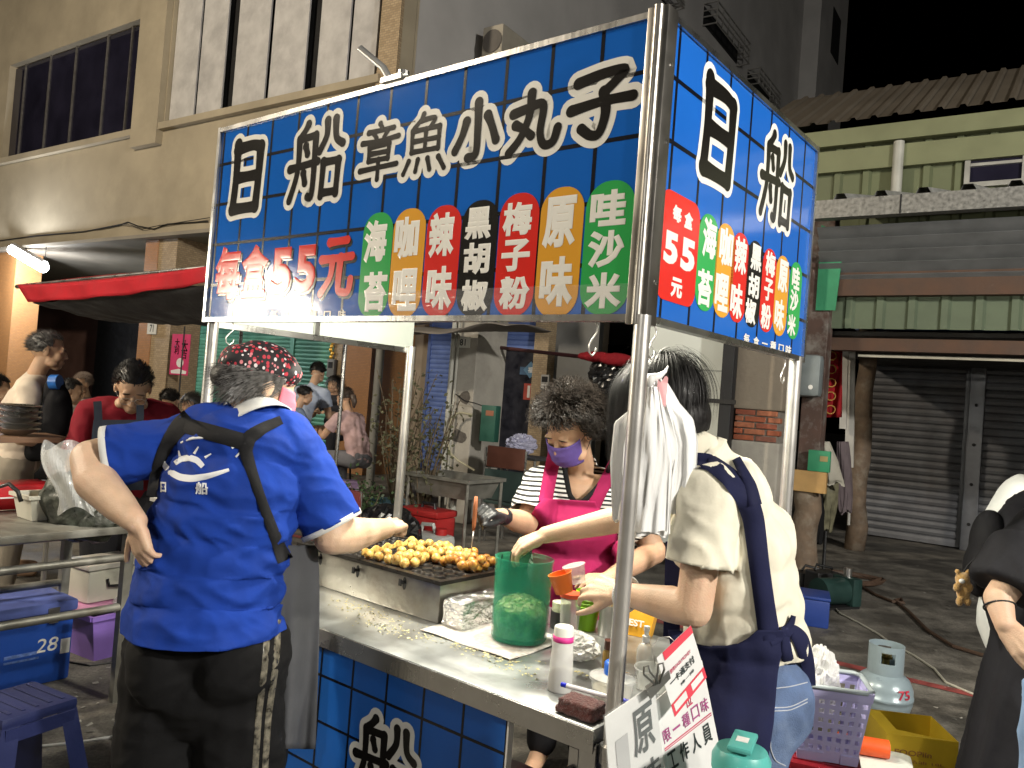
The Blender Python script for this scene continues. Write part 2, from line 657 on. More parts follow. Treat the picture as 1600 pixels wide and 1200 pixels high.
# concrete pillar with number 81
c81 = thing('concrete_pillar', 'square bare concrete pillar with number plate 81 behind the stall', 'pillar', bw(*[on_n(722, 600, PW)[0], PW]), BRZ)
pw = (on_n(742, 600, PW)[0] - on_n(704, 600, PW)[0]) / 2
link('shaft', MB().bbox(-pw, pw, 0, .62, 0, slab_z - .07, .012), CONC, c81)
for i, (zz, xx, w_) in enumerate([(1.02, .02, .16), (1.5, .06, .1)]):
    link('patch', MB().add([Vector((xx + w_ * math.cos(t_) * random.uniform(.7, 1.1), -.003, zz + .09 * math.sin(t_) * random.uniform(.7, 1.2))) for t_ in [k * math.pi / 5 for k in range(10)]], [list(range(10))]),
         mat('spalled_concrete', (.10, .09, .08), .9, 0, .3, 20, .5, 40), c81)
def plate(txt, px, py, n, w, h, label):
    s_, z_ = on_n(px, py, n)
    o = thing('number_plate', label, 'sign', bw(s_, n, z_), BRZ)
    link('plate', MB().bbox(-w / 2, w / 2, -.012, 0, -h / 2, h / 2, .003), mat('plate_white', (.62, .62, .58), .5, 0, .06), o)
    link('lettering', letter(MB(), txt, Vector((0, -.0125, 0)), Vector((1, 0, 0)), ZV, w * .42, h * .62, Vector((0, -1, 0)), .001, .02), BLACK, o)
    return o
plate('81', 724, 535, PW - .001, .21, .13, 'white number plate reading 81 on the concrete pillar')
plate('71', 238, 513, PW - .014, .26, .2, 'white number plate reading 71 on the tiled pillar')

# ---------------------------------------------------------------- tall grey house behind (party wall runs away from the street)
GREYW = mat('grey_plaster', (.46, .45, .44), .85, 0, .1, 1.2, .1, 40, stain=(.36, .35, .35, .5), ss=.5)
gb = thing('grey_house', 'tall dark grey plastered house rising behind the stall sign', 'building', (0, 0, 0), BRZ)
gs = sEnd + .01
def on_party(px, py):                    # plane s = gs -> (n, z)
    p = bt(at_plane(px, py, BX * gs, BX))
    return p.y, p.z
nEnd = on_party(1250, 100)[0]
link('wall', MB().box(gs - 6, gs, NF + .3, nEnd, slab_z + .01, 20), GREYW, gb)
link('stair_tower', MB().box(gs - 5, gs + .55, nEnd + .002, nEnd + 3.6, slab_z, 21), GREYW, gb)
link('window', MB().box(gs + .551, gs + .57, nEnd + 1.5, nEnd + 2.6, on_party(1270, 85)[1], on_party(1270, 5)[1]), DARK, gb)
link('roof_slab', MB().box(gs - 5.2, gs + .8, nEnd - .2, nEnd + 3.9, 21.01, 21.2), GREYW, gb)
def barred(px0, py0, px1, py1, lab):
    n0, z1 = on_party(px0, py0)
    n1, z0 = on_party(px1, py1)
    if n1 < n0:
        n0, n1 = n1, n0
    o = link('barred_window', MB().box(gs + .001, gs + .02, n0, n1, z0, z1), DARK, gb)
    bars = 7
    for i in range(bars):
        n_ = n0 + (n1 - n0) * i / (bars - 1)
        link('bar', MB().cyl((gs + .34, n_, z0 - .05), (gs + .34, n_, z1 + .05), .014, n=6), FRM2, o)
    for z_ in (z0 - .05, z0 + (z1 - z0) * .35, z0 + (z1 - z0) * .7, z1 + .05):
        link('rail', MB().box(gs, gs + .36, n0 - .03, n0 + .0, z_ - .012, z_ + .012).box(gs, gs + .36, n1, n1 + .03, z_ - .012, z_ + .012).box(gs + .33, gs + .355, n0, n1, z_ - .014, z_ + .014), FRM2, o)
FRM2 = mat('grille_metal', (.34, .33, .31), .5, .5, .2)
barred(1100, 10, 1150, 100, '')
barred(1168, 112, 1200, 170, '')
barred(1000, -40, 1045, 14, '')
def ac_unit(px, py, w, h, label):
    n_, z_ = on_party(px, py)
    o = thing('air_conditioner', label, 'air conditioner', bw(gs, n_, z_), BRZ)
    link('casing', MB().bbox(.25, .6, -w / 2, w / 2, 0, h, .015), mat('ac_casing', (.38, .35, .29), .5, .1, .1), o)
    link('grille', MB().lathe([(.02, 0), (h * .36, 0), (h * .36, .012), (.02, .012)], 20).tr(T(.25 + .18, -w / 2 - .004, h * .5, 0, math.pi / 2)), mat('ac_grille', (.12, .11, .10), .5, .3), o)
    for s_ in (-w * .35, w * .35):
        link('bracket', MB().box(0, .6, s_ - .015, s_ + .015, -.04, -.002).cyl((.02, s_, -.35), (.55, s_, -.04), .012, n=6), FRM, o)
ac_unit(752, 112, .7, .46, 'boxy air conditioner on the grey wall above the sign')

# ---------------------------------------------------------------- LED tube under the arcade ceiling, upper left
t0, t1 = at_plane(20, 390, BY * 7.45, BY), at_plane(68, 418, BY * 7.45, BY)
lf = thing('tube_light', 'lit white LED tube lamp hanging below the arcade ceiling', 'lamp', (t0 + t1) / 2)
link('housing', MB().cyl(t0 + Vector((0, .03, .07)), t1 + Vector((0, .03, .07)), .07, n=10), mat('lamp_housing', (.5, .5, .5), .4, .2), lf, 30, True)
link('tube', MB().cyl(t0, t1, .10, n=12), mat('lamp_glow', (1, 1, 1), .4, 0, 0, emit=(.93, .95, 1, 18)), lf, 40, True)
for p in (t0, t1):
    link('wire', MB().cyl(p + Vector((0, .03, .09)), Vector((p.x, p.y + .03, slab_z - .06)), .006, n=6), BLACK, lf, False, True)
def light(name, loc, power, col=(1, 1, 1), size=.1, typ='POINT', par=None, to=None, sx=None, spot=None, blend=.5):
    d = bpy.data.lights.new(name, typ)
    d.energy = power
    d.color = col
    if typ == 'AREA':
        d.shape = 'RECTANGLE'
        d.size = size
        d.size_y = sx or size
    else:
        d.shadow_soft_size = size
    if typ == 'SPOT':
        d.spot_size = R(spot)
        d.spot_blend = blend
    o = bpy.data.objects.new(name, d)
    COL.objects.link(o)
    o.location = loc
    if to is not None:
        o.rotation_euler = (Vector(to) - Vector(loc)).to_track_quat('-Z', 'Y').to_euler()
    return o
light('tube_glow', (t0 + t1) / 2 - BY * .3 - ZV * .35, 120, (.92, .95, 1), .1)
# power cables along the beige wall
cb_ = [at_plane(x, y, BY * (NF - .02), BY) for x, y in ((0, 376), (60, 368), (130, 362), (185, 352), (200, 347), (215, 353), (240, 358), (262, 350), (325, 346))]
tag(link('cable', MB().tube(cb_, .011, 6), BLACK), 'black power cable sagging along the beige wall band', 'cable')
cb2 = [at_plane(x, y, BY * (NF - .05), BY) for x, y in ((150, 358), (190, 350), (205, 352), (222, 358), (245, 353), (328, 340))]
tag(link('cable', MB().tube(cb2, .007, 6), BLACK), 'thin second cable tied below the beige wall windows', 'cable')

# ---------------------------------------------------------------- green tin house on the right
gh = thing('tin_house', 'green corrugated tin house with a dark roof and galvanised awning', 'building', (0, 0, 0), BRZ)
NW = 9.4
GTIN = mat('green_tin', (.14, .16, .088), .6, .1, .12, 2, .1, 20, stain=(.13, .14, .09, .6), ss=1.2)
def rib_sheet(mb, s0, s1, n, z0, z1, pitch, amp, top_n=None, top_z=None):
    """upright or sloping corrugated sheet with trapezoid ribs running up"""
    k = int((s1 - s0) / pitch)
    vs = []
    tn = n if top_n is None else top_n
    tz = z1 if top_z is None else top_z
    cols = []
    for i in range(k):
        x = s0 + i * pitch
        cols += [(x, 0), (x + pitch * .62, 0), (x + pitch * .7, amp), (x + pitch * .9, amp), (x + pitch * .98, 0)]
    L_ = Vector((0, tn - n, tz - z0))
    up = Vector((0, L_.z, -L_.y)).normalized() * -1
    if up.z > 0 or abs(L_.y) < 1e-6:
        pass
    for x, d in cols:
        nv = Vector((0, -1, 0)) if abs(L_.y) < 1e-6 else Vector((0, -L_.z, L_.y)).normalized()
        vs += [Vector((x, n, z0)) + nv * d, Vector((x, tn, tz)) + nv * d]
    mb.add(vs, [(2 * i, 2 * i + 2, 2 * i + 3, 2 * i + 1) for i in range(len(cols) - 1)])
    return mb
g0 = on_n(1235, 260, NW)[0]
g1 = g0 + 9
gz_roof = on_n(1300, 215, NW)[1]
gz_fas0 = on_n(1330, 232, NW)[1]
NE = 7.7                                                   # galvanised awning edge
e_s0, e_zt = on_n(1268, 318, NE)
_, e_zb = on_n(1268, 345, NE)
e_zb = e_zt - .17
aw_back = e_zt + .42
link('upper_wall', rib_sheet(MB(), g0, g1, NW, e_zt - .6, gz_roof, .30, .04), GTIN, gh)
link('fascia', MB().box(g0 - .25, g1, NW - .16, NW - .05, gz_fas0, gz_roof + .03).box(g0 - .25, g1, NW - .10, NW - .045, gz_fas0 - .28, gz_fas0 - .04), mat('green_fascia', (.19, .205, .115), .55, .1, .1, 3), gh)
rf = link('roof', rib_sheet(MB(), g0 - .5, g1, NW - .3, gz_roof + .06, gz_roof + .5, .21, .028, NW + 1.7, gz_roof + 1.18), mat('dark_tin_roof', (.12, .10, .075), .7, .1, .1, 2), gh)
link('gable_end', MB().prism([(g0 - .02, NW - .3, gz_roof + .04), (g0 - .02, NW + 1.7, gz_roof + 1.16), (g0 - .02, NW + 1.7, e_zt - .6), (g0 - .02, NW + .02, e_zt - .6)], (-.03, 0, 0)), GTIN, gh)
dp = on_n(1403, 260, NW - .1)[0]
link('downpipe', MB().cyl((dp, NW - .12, gz_fas0 - .02), (dp, NW - .12, e_zt + .3), .055, n=10), mat('pvc_pipe', (.42, .42, .38), .5, 0, .15), gh, 40)
wa, wz1 = on_n(1518, 236, NW - .05)
wb_, wz0 = on_n(1596, 280, NW - .05)
gw = link('window', MB().box(wa, wb_, NW - .045, NW - .03, wz0, wz1), GLASSD, gh)
link('frame', MB().box(wa - .05, wa, NW - .08, NW - .02, wz0 - .05, wz1 + .05).box(wb_, wb_ + .05, NW - .08, NW - .02, wz0 - .05, wz1 + .05)
     .box(wa, wb_, NW - .08, NW - .02, wz1, wz1 + .05).box(wa, wb_, NW - .08, NW - .02, wz0 - .05, wz0), mat('alu_frame', (.45, .45, .42), .4, .5), gw)
link('rail', MB().box(wa, wb_, NW - .07, NW - .046, (wz0 * .45 + wz1 * .55) - .015, (wz0 * .45 + wz1 * .55) + .015), MATS['alu_frame'], gw)
# awning: corrugated cover, galvanised gutter, louvre slats below
GALV = mat('galvanised', (.27, .27, .26), .45, .7, .25, 30, .15, 25)
link('awning_cover', rib_sheet(MB(), e_s0, e_s0 + 8, NE - .08, e_zt, aw_back, .34, .05, NW - .06, aw_back), mat('awning_tin', (.33, .33, .32), .6, .3, .2, 4), gh)
link('gutter', MB().box(e_s0, e_s0 + 8, NE - .1, NE + .02, e_zb, e_zt - .004), GALV, gh)
link('gutter_joint', MB().box(*[(lambda q: (q - .006, q + .006))(on_n(1407, 320, NE - .1)[0])][0], NE - .104, NE - .1005, e_zb, e_zt), DARK, gh)
LOUV = mat('louvre_tin', (.20, .21, .22), .5, .4, .12, 6, .1, 30)
for i in range(5):
    z_ = e_zb - .05 - i * .105
    link('louvre_slat', MB().prism([(e_s0 + .05, NE + .06 + i * .05, z_), (e_s0 + .05, NE + .17 + i * .05, z_ - .088), (e_s0 + .05, NE + .18 + i * .05, z_ - .083), (e_s0 + .05, NE + .07 + i * .05, z_ + .006)], (8, 0, 0)), LOUV, gh)
zl = on_n(1420, 442, NE + .35)[1]
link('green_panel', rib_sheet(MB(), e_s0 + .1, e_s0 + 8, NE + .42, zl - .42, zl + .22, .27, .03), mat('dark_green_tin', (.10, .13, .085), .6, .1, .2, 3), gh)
RUST = mat('rust_beam', (.085, .05, .035), .75, .1, .3, 6, .2, 30)
link('beam', MB().box(e_s0 + .05, e_s0 + 8, NE + .3, NE + .41, zl - .12, zl + .1), RUST, gh)
link('beam', MB().box(e_s0 + .05, e_s0 + 8, NE + .5, NE + .62, zl - .62, zl - .5), RUST, gh)
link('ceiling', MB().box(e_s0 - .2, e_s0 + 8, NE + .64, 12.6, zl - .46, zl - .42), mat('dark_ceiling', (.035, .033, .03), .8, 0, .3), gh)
link('conduit', MB().cyl((on_n(1345, 497, NE + .6)[0], NE + .6, zl - .66), (e_s0 + 8, NE + .6, zl - .66), .015, n=6), mat('cond', (.5, .48, .4), .5), gh)
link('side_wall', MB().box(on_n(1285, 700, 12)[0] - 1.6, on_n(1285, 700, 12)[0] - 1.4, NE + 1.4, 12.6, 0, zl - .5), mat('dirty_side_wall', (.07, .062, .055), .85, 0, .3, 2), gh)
# lower front: rusty-brown shutters
NS = 12.2
sa, sb, sc_ = on_n(1343, 650, NS)[0], on_n(1516, 650, NS)[0], on_n(1530, 650, NS)[0]
zsh = on_n(1430, 522, NS)[1]
SHD = (.15, .155, .17)
shutter(1352, 1514, SHD, 'dark corrugated roller shutter between the log post and steel mullion', .10, zsh, n=NS, ref='dk', rough=.4, metal=.3, amp=.03, stain=(.10, .085, .08, .6))
shutter(1534, 1750, SHD, 'dark corrugated roller shutter on the far right of the picture', .10, zsh, n=NS, ref='dk', rough=.4, metal=.3, amp=.03, stain=(.10, .085, .08, .6))
ml = MB().bbox(sb - .02, sc_ + .06, NS - .12, NS + .05, 0, zsh + .02, .01)
link('mullion', ml, mat('mullion_steel', (.13, .135, .15), .45, .5, .2), gh)
for k in range(5):
    z_ = .35 + k * .52
    link('bolt', MB().lathe([(.012, 0), (.022, 0), (.022, .012), (.002, .016)], 8).tr(T((sb + sc_) / 2 + .02, NS - .121, z_, 0, math.pi / 2)), DARK, gh)
link('shutter_box', MB().box(sa - .1, sa + 7, NS - .2, NS + .3, zsh + .022, zsh + .18), mat('blue_box_beam', (.02, .045, .12), .5, .2), gh)
link('rust_band', MB().box(sa - .1, sa + 7, NS - .06, NS - .045, zsh - .22, zsh + .02), mat('rust_band', (.12, .045, .02), .7, .1, .3), gh)
WOOD_BK = mat('bark_wood', (.16, .115, .08), .85, 0, .3, 8, .5, 30, aniso=(4, 4, .6), stain=(.30, .27, .22, .6), ss=6)
lp = thing('log_post', 'rough log post at the left edge of the dark shutters', 'post', bw(on_n(1345, 700, 10.6)[0], 10.6), BRZ)
link('shaft', MB().tube([(.02 * math.sin(i * 1.7), .02 * math.cos(i), .28 * i) for i in range(12)], [.12 - .002 * i + .008 * math.sin(i * 2.3) for i in range(12)], 12), WOOD_BK, lp, True)
# ================================================================ THE STALL
zb, zt, LW, DP, CZ = 1.711, 2.435, 1.862, 1.078, .76
SRZ = -STA
BLUE = mat('blue_vinyl', (.013, .118, .49), .10, 0, .06, 3, .13, 3, spec=.5)
BLUEP = mat('blue_vinyl_low', (.013, .118, .49), .3, 0, .08, 4, .03, 12, spec=.5)
GRIDM = mat('grid_black', (.006, .007, .012), .2, 0, 0)
PWHITE = mat('print_white', (.78, .77, .72), .22, 0, .04)
PBLACK = mat('print_black', (.01, .009, .008), .2, 0, 0)
PRED = mat('print_red', (.62, .025, .018), .2, 0, 0)
PGREEN = mat('print_green', (.035, .36, .085), .2, 0, 0)
PORANGE = mat('print_orange', (.68, .33, .035), .2, 0, 0)
STEELB = mat('steel_bright', (.60, .585, .56), .36, .85, .1, 9, .04, 80, aniso=(1, 1, .04))
stall = thing('market_stall', 'stainless steel octopus-ball stall with big blue lettered signboards', 'stall', SO, SRZ)

def post(x, y, z0, z1, r=.021):
    p = link('post', MB().cyl((x, y, z0), (x, y, z1), r, n=20), STEELB, stall, 40)
    link('foot', MB().cyl((x, y, 0), (x, y, .03), r * 1.6, n=14), BLACK, p)
    link('collar', MB().cyl((x, y, CZ - .07), (x, y, CZ - .03), r * 1.35, n=20), STEEL, p, 40)
    return p
PO = .02
XL, YB = -LW + .02, DP - .02
post(-.0, .0, .02, zb + .01, .0195)
post(XL, .02, .02, zb + .01)
post(-.005, YB, .02, zb + .01)
post(XL, YB, .02, zb + .01)
# counter
CXL = -LW - .02
top = link('countertop', MB().bbox(CXL, -.035, -.022, .80, CZ - .035, CZ, .004), mat('counter_steel', (.42, .44, .44), .34, .8, .25, 6, .08, 30, stain=(.24, .24, .22, .6), ss=7, aniso=(.2, 1, 1)), stall, 40)
link('edge_strip', MB().bbox(CXL - .002, -.033, -.027, -.0225, CZ - .055, CZ - .002, .001), STEEL, top)
for (x0, x1, y0, y1) in ((-.075, -.03, -.018, .03), (CXL + .01, CXL + .06, -.018, .03), (-.08, -.035, .74, .79), (CXL + .01, CXL + .06, .74, .79)):
    link('leg', MB().bbox(x0, x1, y0, y1, 0, CZ - .037, .003), STEEL, stall)
link('end_rail', MB().box(-.07, -.04, .032, .738, .18, .21), STEEL, stall)
link('shelf', MB().box(CXL + .06, -.08, .06, .74, .18, .2), mat('shelf_steel', (.35, .35, .34), .4, .8, .2), stall)
brk = link('bracket', MB().box(-.1, -.0752, -.02, -.012, CZ - .16, CZ - .06), STEEL, stall)
link('bolt', MB().lathe([(.001, 0), (.011, 0), (.011, .007), (.001, .009)], 12).tr(T(-.088, -.021, CZ - .11, 0, math.pi / 2)), DARK, brk)

def rrect(x0, x1, z0, z1, r, n=8):
    pts = []
    for cx, cz, a0 in ((x1 - r, z1 - r, 0), (x0 + r, z1 - r, 90), (x0 + r, z0 + r, 180), (x1 - r, z0 + r, 270)):
        for k in range(n + 1):
            a = R(a0 + 90 * k / n)
            pts.append((cx + r * math.cos(a), cz + r * math.sin(a)))
    return pts

class Board:
    """a printed board: local axes ux (reading), up z, outward normal nrm; locate() maps photo pixels to (u, z) on its face"""
    def __init__(s, locate, org, ux, nrm):
        s.locate, s.org, s.ux, s.nrm = locate, org, ux, nrm
    def P(s, u, z, d=0.):
        return s.org + s.ux * u + ZV * z + s.nrm * d
    def size(s, px, py, w, h):
        u, z = s.locate(px, py)
        u0, u1 = s.locate(px - w / 2, py)[0], s.locate(px + w / 2, py)[0]
        z0, z1 = s.locate(px, py + h / 2)[1], s.locate(px, py - h / 2)[1]
        return u, z, abs(u1 - u0), abs(z1 - z0)
    def poly(s, pts, d, th=.0006):
        return MB().prism([s.P(u, z, d) for u, z in pts], s.nrm * th)

# brush-drawn characters of the big title: strokes in a unit box, (width, points)
BRUSH = {
    '日': (.20, '.16,.97 .17,.5 .13,.06|.15,.9 .6,.92 .86,.88|.86,.88 .86,.5 .83,.06|.2,.5 .8,.5|.13,.07 .83,.07'),
    '船': (.112, '.32,1 .27,.93 .2,.86|.17,.83 .17,.4 .05,.05|.17,.82 .48,.84|.48,.84 .48,.12 .4,.07|.02,.46 .55,.5|.3,.72 .34,.62|.29,.38 .33,.25|.68,.99 .68,.8 .57,.62|.83,.99 .86,.76 .98,.67|.66,.48 .65,.05|.66,.47 .94,.47|.93,.47 .92,.06|.66,.09 .92,.09'),
    '章': (.108, '.48,1 .53,.92|.2,.87 .82,.88|.35,.83 .41,.74|.67,.84 .6,.74|.06,.69 .5,.68 .95,.71|.25,.6 .25,.33|.25,.59 .74,.6|.74,.6 .73,.33|.28,.465 .73,.465|.25,.34 .73,.34|.05,.18 .95,.21|.5,.34 .5,-.02'),
    '魚': (.10, '.42,1 .36,.9 .22,.78|.38,.89 .68,.9 .6,.76|.19,.74 .2,.36|.2,.73 .8,.74|.8,.74 .8,.36|.22,.55 .8,.55|.5,.73 .5,.38|.2,.37 .8,.37|.15,.22 .04,.01|.36,.22 .32,.03|.58,.22 .64,.03|.82,.22 .96,.02'),
    '小': (.175, '.52,1 .54,.5 .53,.1 .36,.05|.28,.7 .2,.45 .06,.2|.74,.74 .84,.55 .95,.28'),
    '丸': (.165, '.46,.98 .44,.6 .3,.25 .1,.02|.14,.68 .4,.73 .68,.75 .66,.3 .74,.08 .9,.1 .97,.32|.2,.48 .34,.4 .5,.26'),
    '子': (.17, '.1,.86 .5,.93 .84,.93 .7,.78 .55,.66|.53,.66 .58,.35 .5,.06 .36,.04 .2,.16|.01,.46 .5,.52 .99,.52'),
    '元': (.165, '.26,.88 .78,.9|.05,.6 .5,.61 .95,.63|.38,.6 .34,.3 .08,.03|.62,.62 .6,.14 .7,.05 .9,.06 .95,.25'),
}

def brush(mb, ch, c, ux, uz, W, H, nrm, grow=0.):
    wd_, data = BRUSH[ch]
    hw0 = wd_ * math.sqrt(W * H) / 2
    for si, stv in enumerate(data.split('|')):
        pts = [Vector([float(q) for q in p.split(',')]) for p in stv.split()]
        P = [Vector(((p.x - .5) * W, (p.y - .5) * H)) for p in pts]
        Q = []
        for i in range(len(P) - 1):                       # Catmull-Rom through the points
            p0, p1, p2, p3 = P[max(i - 1, 0)], P[i], P[i + 1], P[min(i + 2, len(P) - 1)]
            for k in range(8):
                t = k / 8
                Q.append(.5 * ((2 * p1) + (p2 - p0) * t + (2 * p0 - 5 * p1 + 4 * p2 - p3) * t * t + (3 * p1 - p0 - 3 * p2 + p3) * t ** 3))
        Q.append(P[-1])
        n = len(Q)
        d = nrm * (.00004 * si)
        to3 = lambda q: c + ux * q.x + uz * q.y + d
        L_, R_ = [], []
        for i, q in enumerate(Q):
            t = (Q[min(i + 1, n - 1)] - Q[max(i - 1, 0)]).normalized()
            s_ = i / (n - 1)
            r = hw0 * (1.08 - .16 * math.sin(math.pi * s_) - .12 * s_) + grow
            nn = Vector((-t.y, t.x)) * r
            L_.append(q + nn)
            R_.append(q - nn)
            if i in (0, n - 1):
                a0 = math.atan2(nn.y, nn.x)
                sg = 1 if i == 0 else -1
                arc = [q + Vector((math.cos(a0 + sg * math.pi * k / 8), math.sin(a0 + sg * math.pi * k / 8))) * r for k in range(9)]
                if i == 0:
                    head = arc
                else:
                    tail = arc
        mb.add([to3(q) for q in head], [list(range(9))])
        mb.add([to3(q) for q in tail], [list(range(9))])
        mb.add([to3(q) for pr in zip(L_, R_) for q in pr], [(2 * i, 2 * i + 1, 2 * i + 3, 2 * i + 2) for i in range(n - 1)])
    return mb

def char(bd, par, ch, px, py, w, h, m=PBLACK, outline=0., om=PWHITE, bold=.035, d=.002, shadow=None, name='lettering'):
    u, z, W, H = bd.size(px, py, w, h)
    if ch in BRUSH and (outline or shadow):
        if outline:
            link(name + '_outline', brush(MB(), ch, bd.P(u, z, d - .0012), bd.ux, ZV, W, H, bd.nrm, outline), om, par)
        if shadow:
            link(name + '_shadow', brush(MB(), ch, bd.P(u + shadow, z - shadow, d - .0012), bd.ux, ZV, W, H, bd.nrm), PBLACK, par)
        link(name, brush(MB(), ch, bd.P(u, z, d), bd.ux, ZV, W, H, bd.nrm), m, par)
        return
    if outline:
        sz = glyph(ch, bold)[2]
        o_ = outline / (H / sz[1])
        link(name + '_outline', letter(MB(), ch, bd.P(u, z, d - .0008), bd.ux, ZV, W + 2 * outline, H + 2 * outline, bd.nrm, .0004, round(bold + o_, 3)), om, par)
    if shadow:
        link(name + '_shadow', letter(MB(), ch, bd.P(u + shadow, z - shadow, d - .0008), bd.ux, ZV, W * 1.02, H * 1.02, bd.nrm, .0004, bold), PBLACK, par)
    link(name, letter(MB(), ch, bd.P(u, z, d), bd.ux, ZV, W, H, bd.nrm, .0006, bold), m, par)

def pill(bd, par, px, py, w, h, m, d=.0009, r=None):
    u, z, W, H = bd.size(px, py, w, h)
    link('pill', bd.poly(rrect(u - W / 2, u + W / 2, z - H / 2, z + H / 2, r or W * .46), d), m, par)

def gridlines(bd, par, u0, u1, z0, z1, us, zs, w=.0055, d=.0004):
    for u in us:
        if u0 < u < u1:
            link('grid_line', bd.poly([(u - w, z0), (u + w, z0), (u + w, z1), (u - w, z1)], d, .0003), GRIDM, par)
    for z in zs:
        if z0 < z < z1:
            link('grid_line', bd.poly([(u0, z - w), (u1, z - w), (u1, z + w), (u0, z + w)], d + .0001, .0003), GRIDM, par)

PF = -.004        # print plane of the front board
FO = .04
bx0, bx1 = -LW + .012, -FO
front = link('front_signboard', MB().box(bx0, bx1, PF, .014, zb + .012, zt - .012), BLUE, stall)
fr = .012
link('frame', MB().box(bx0 - .014, bx1, -.012, .018, zt - .012, zt + .004).box(bx0 - .014, bx1, -.012, .018, zb - .004, zb + .012)
     .box(bx0 - .016, bx0, -.013, .019, zb - .006, zt + .006), STEEL, front)
# white lining behind the boards, as the inside of the canopy shows
LIN = mat('canopy_lining', (.33, .36, .335), .55, 0, .04)
link('lining', MB().box(bx0, bx1, .0145, .02, zb + .005, zt), LIN, front)
FB = Board(lambda x, y: on_front(x, y, -PF), Vector((0, PF, 0)), Vector((1, 0, 0)), Vector((0, -1, 0)))
TS = .1515
gu = on_front(931, 241)[0]
gz = on_front(999, 212.6)[1]
gridlines(FB, front, bx0, bx1, zb + .012, zt - .012, [gu + TS * k for k in range(-14, 3)], [gz + TS * k for k in range(-5, 4)])
for ch, px, py, w, h in (('日', 386, 276, 50, 112), ('船', 493, 253, 82, 122), ('章', 593, 236, 62, 84), ('魚', 665, 223, 68, 90), ('小', 744, 205, 70, 88), ('丸', 832, 190, 84, 92), ('子', 940, 161, 96, 104)):
    char(FB, front, ch, px, py, w, h, PBLACK, .018, PWHITE, .045 if ch in '日小丸子' else .03)
for ch, px, py, w, h in (('每', 356, 427, 39, 84), ('盒', 398, 424, 42, 84), ('5', 440, 424, 32, 74), ('5', 478, 420, 32, 74), ('元', 526, 414, 52, 94)):
    char(FB, front, ch, px, py, w, h, PRED, 0, PWHITE, .05, .0022, .009)
for ch, px, w, h in (('每', 428, 12, 15), ('盒', 448, 12, 15), ('一', 469, 12, 2), ('種', 490, 12, 15), ('口', 512, 11, 12), ('味', 535, 12, 15)):
    char(FB, front, ch, px, 492, w, h, PWHITE, 0, None, .03)
for m, (px, py, w, h), cs in (
        (PGREEN, (587, 414, 46, 163), (('海', 587, 377, 35, 66), ('苔', 586, 456, 36, 62))),
        (PORANGE, (636, 411, 50, 170), (('咖', 636, 372, 37, 66), ('哩', 633, 453, 38, 66))),
        (PRED, (690, 408, 53, 174), (('辣', 691, 367, 39, 70), ('味', 687, 450, 40, 68))),
        (PBLACK, (746, 403.6, 56, 181), (('黑', 748, 349, 41, 50), ('胡', 745, 404, 41, 50), ('椒', 742, 462, 42, 50))),
        (PRED, (807, 398, 61, 192), (('梅', 809, 342, 45, 52), ('子', 806, 399, 44, 50), ('粉', 804, 458, 47, 52))),
        (PORANGE, (874, 394, 67, 203), (('原', 875, 347, 51, 80), ('味', 870, 440, 52, 78))),
        (PGREEN, (949, 387, 76, 209), (('哇', 951, 325, 56, 56), ('沙', 947, 389, 57, 58), ('米', 943, 454, 57, 56)))):
    pill(FB, front, px, py, w, h, m)
    for c_ in cs:
        char(FB, front, *c_, m=PWHITE, bold=.045)

tape = mat('clear_tape', (.8, .82, .85), .12, 0, 0, alpha=.06, bump=.6, bs=55, spec=1., aniso=(.15, 1, 1))
link('clear_tape', MB().box(bx0 + .002, bx1 - .002, PF - .0034, PF - .003, zb + .013, zb + .085), tape, front)
# side board
SYB = DP + .005
side = link('side_signboard', MB().box(-.014, -PF, FO, SYB, zb + .012, zt - .012), BLUE, stall)
link('frame', MB().box(-.018, .012, FO, SYB + .012, zt - .012, zt + .004).box(-.018, .012, FO, SYB + .012, zb - .004, zb + .012)
     .box(-.019, .013, SYB, SYB + .014, zb - .006, zt + .006), STEEL, side)
link('lining', MB().box(-.02, -.0145, FO, SYB, zb + .005, zt), LIN, side)
SB = Board(lambda x, y: on_side(x, y, -PF), Vector((-PF, 0, 0)), Vector((0, 1, 0)), Vector((1, 0, 0)))
gs_u = on_side(1088, 296)[0]
gridlines(SB, side, FO, SYB, zb + .012, zt - .012, [gs_u + TS * k for k in range(-3, 9)], [gz + TS * k for k in range(-5, 4)])
for ch, px, py, w, h in (('日', 1123, 209, 56, 158), ('船', 1214, 284, 50, 140)):
    char(SB, side, ch, px, py, w, h, PBLACK, .017, PWHITE, .045 if ch == '日' else .03)
pill(SB, side, 1060, 390, 62, 172, PRED, r=.04)
for c_ in (('每', 1057, 334, 14, 27), ('盒', 1075, 345, 14, 27), ('5', 1047.5, 387.5, 22, 52), ('5', 1074, 399, 22, 52), ('元', 1056, 450, 18, 32)):
    char(SB, side, *c_, m=PWHITE, bold=.05)
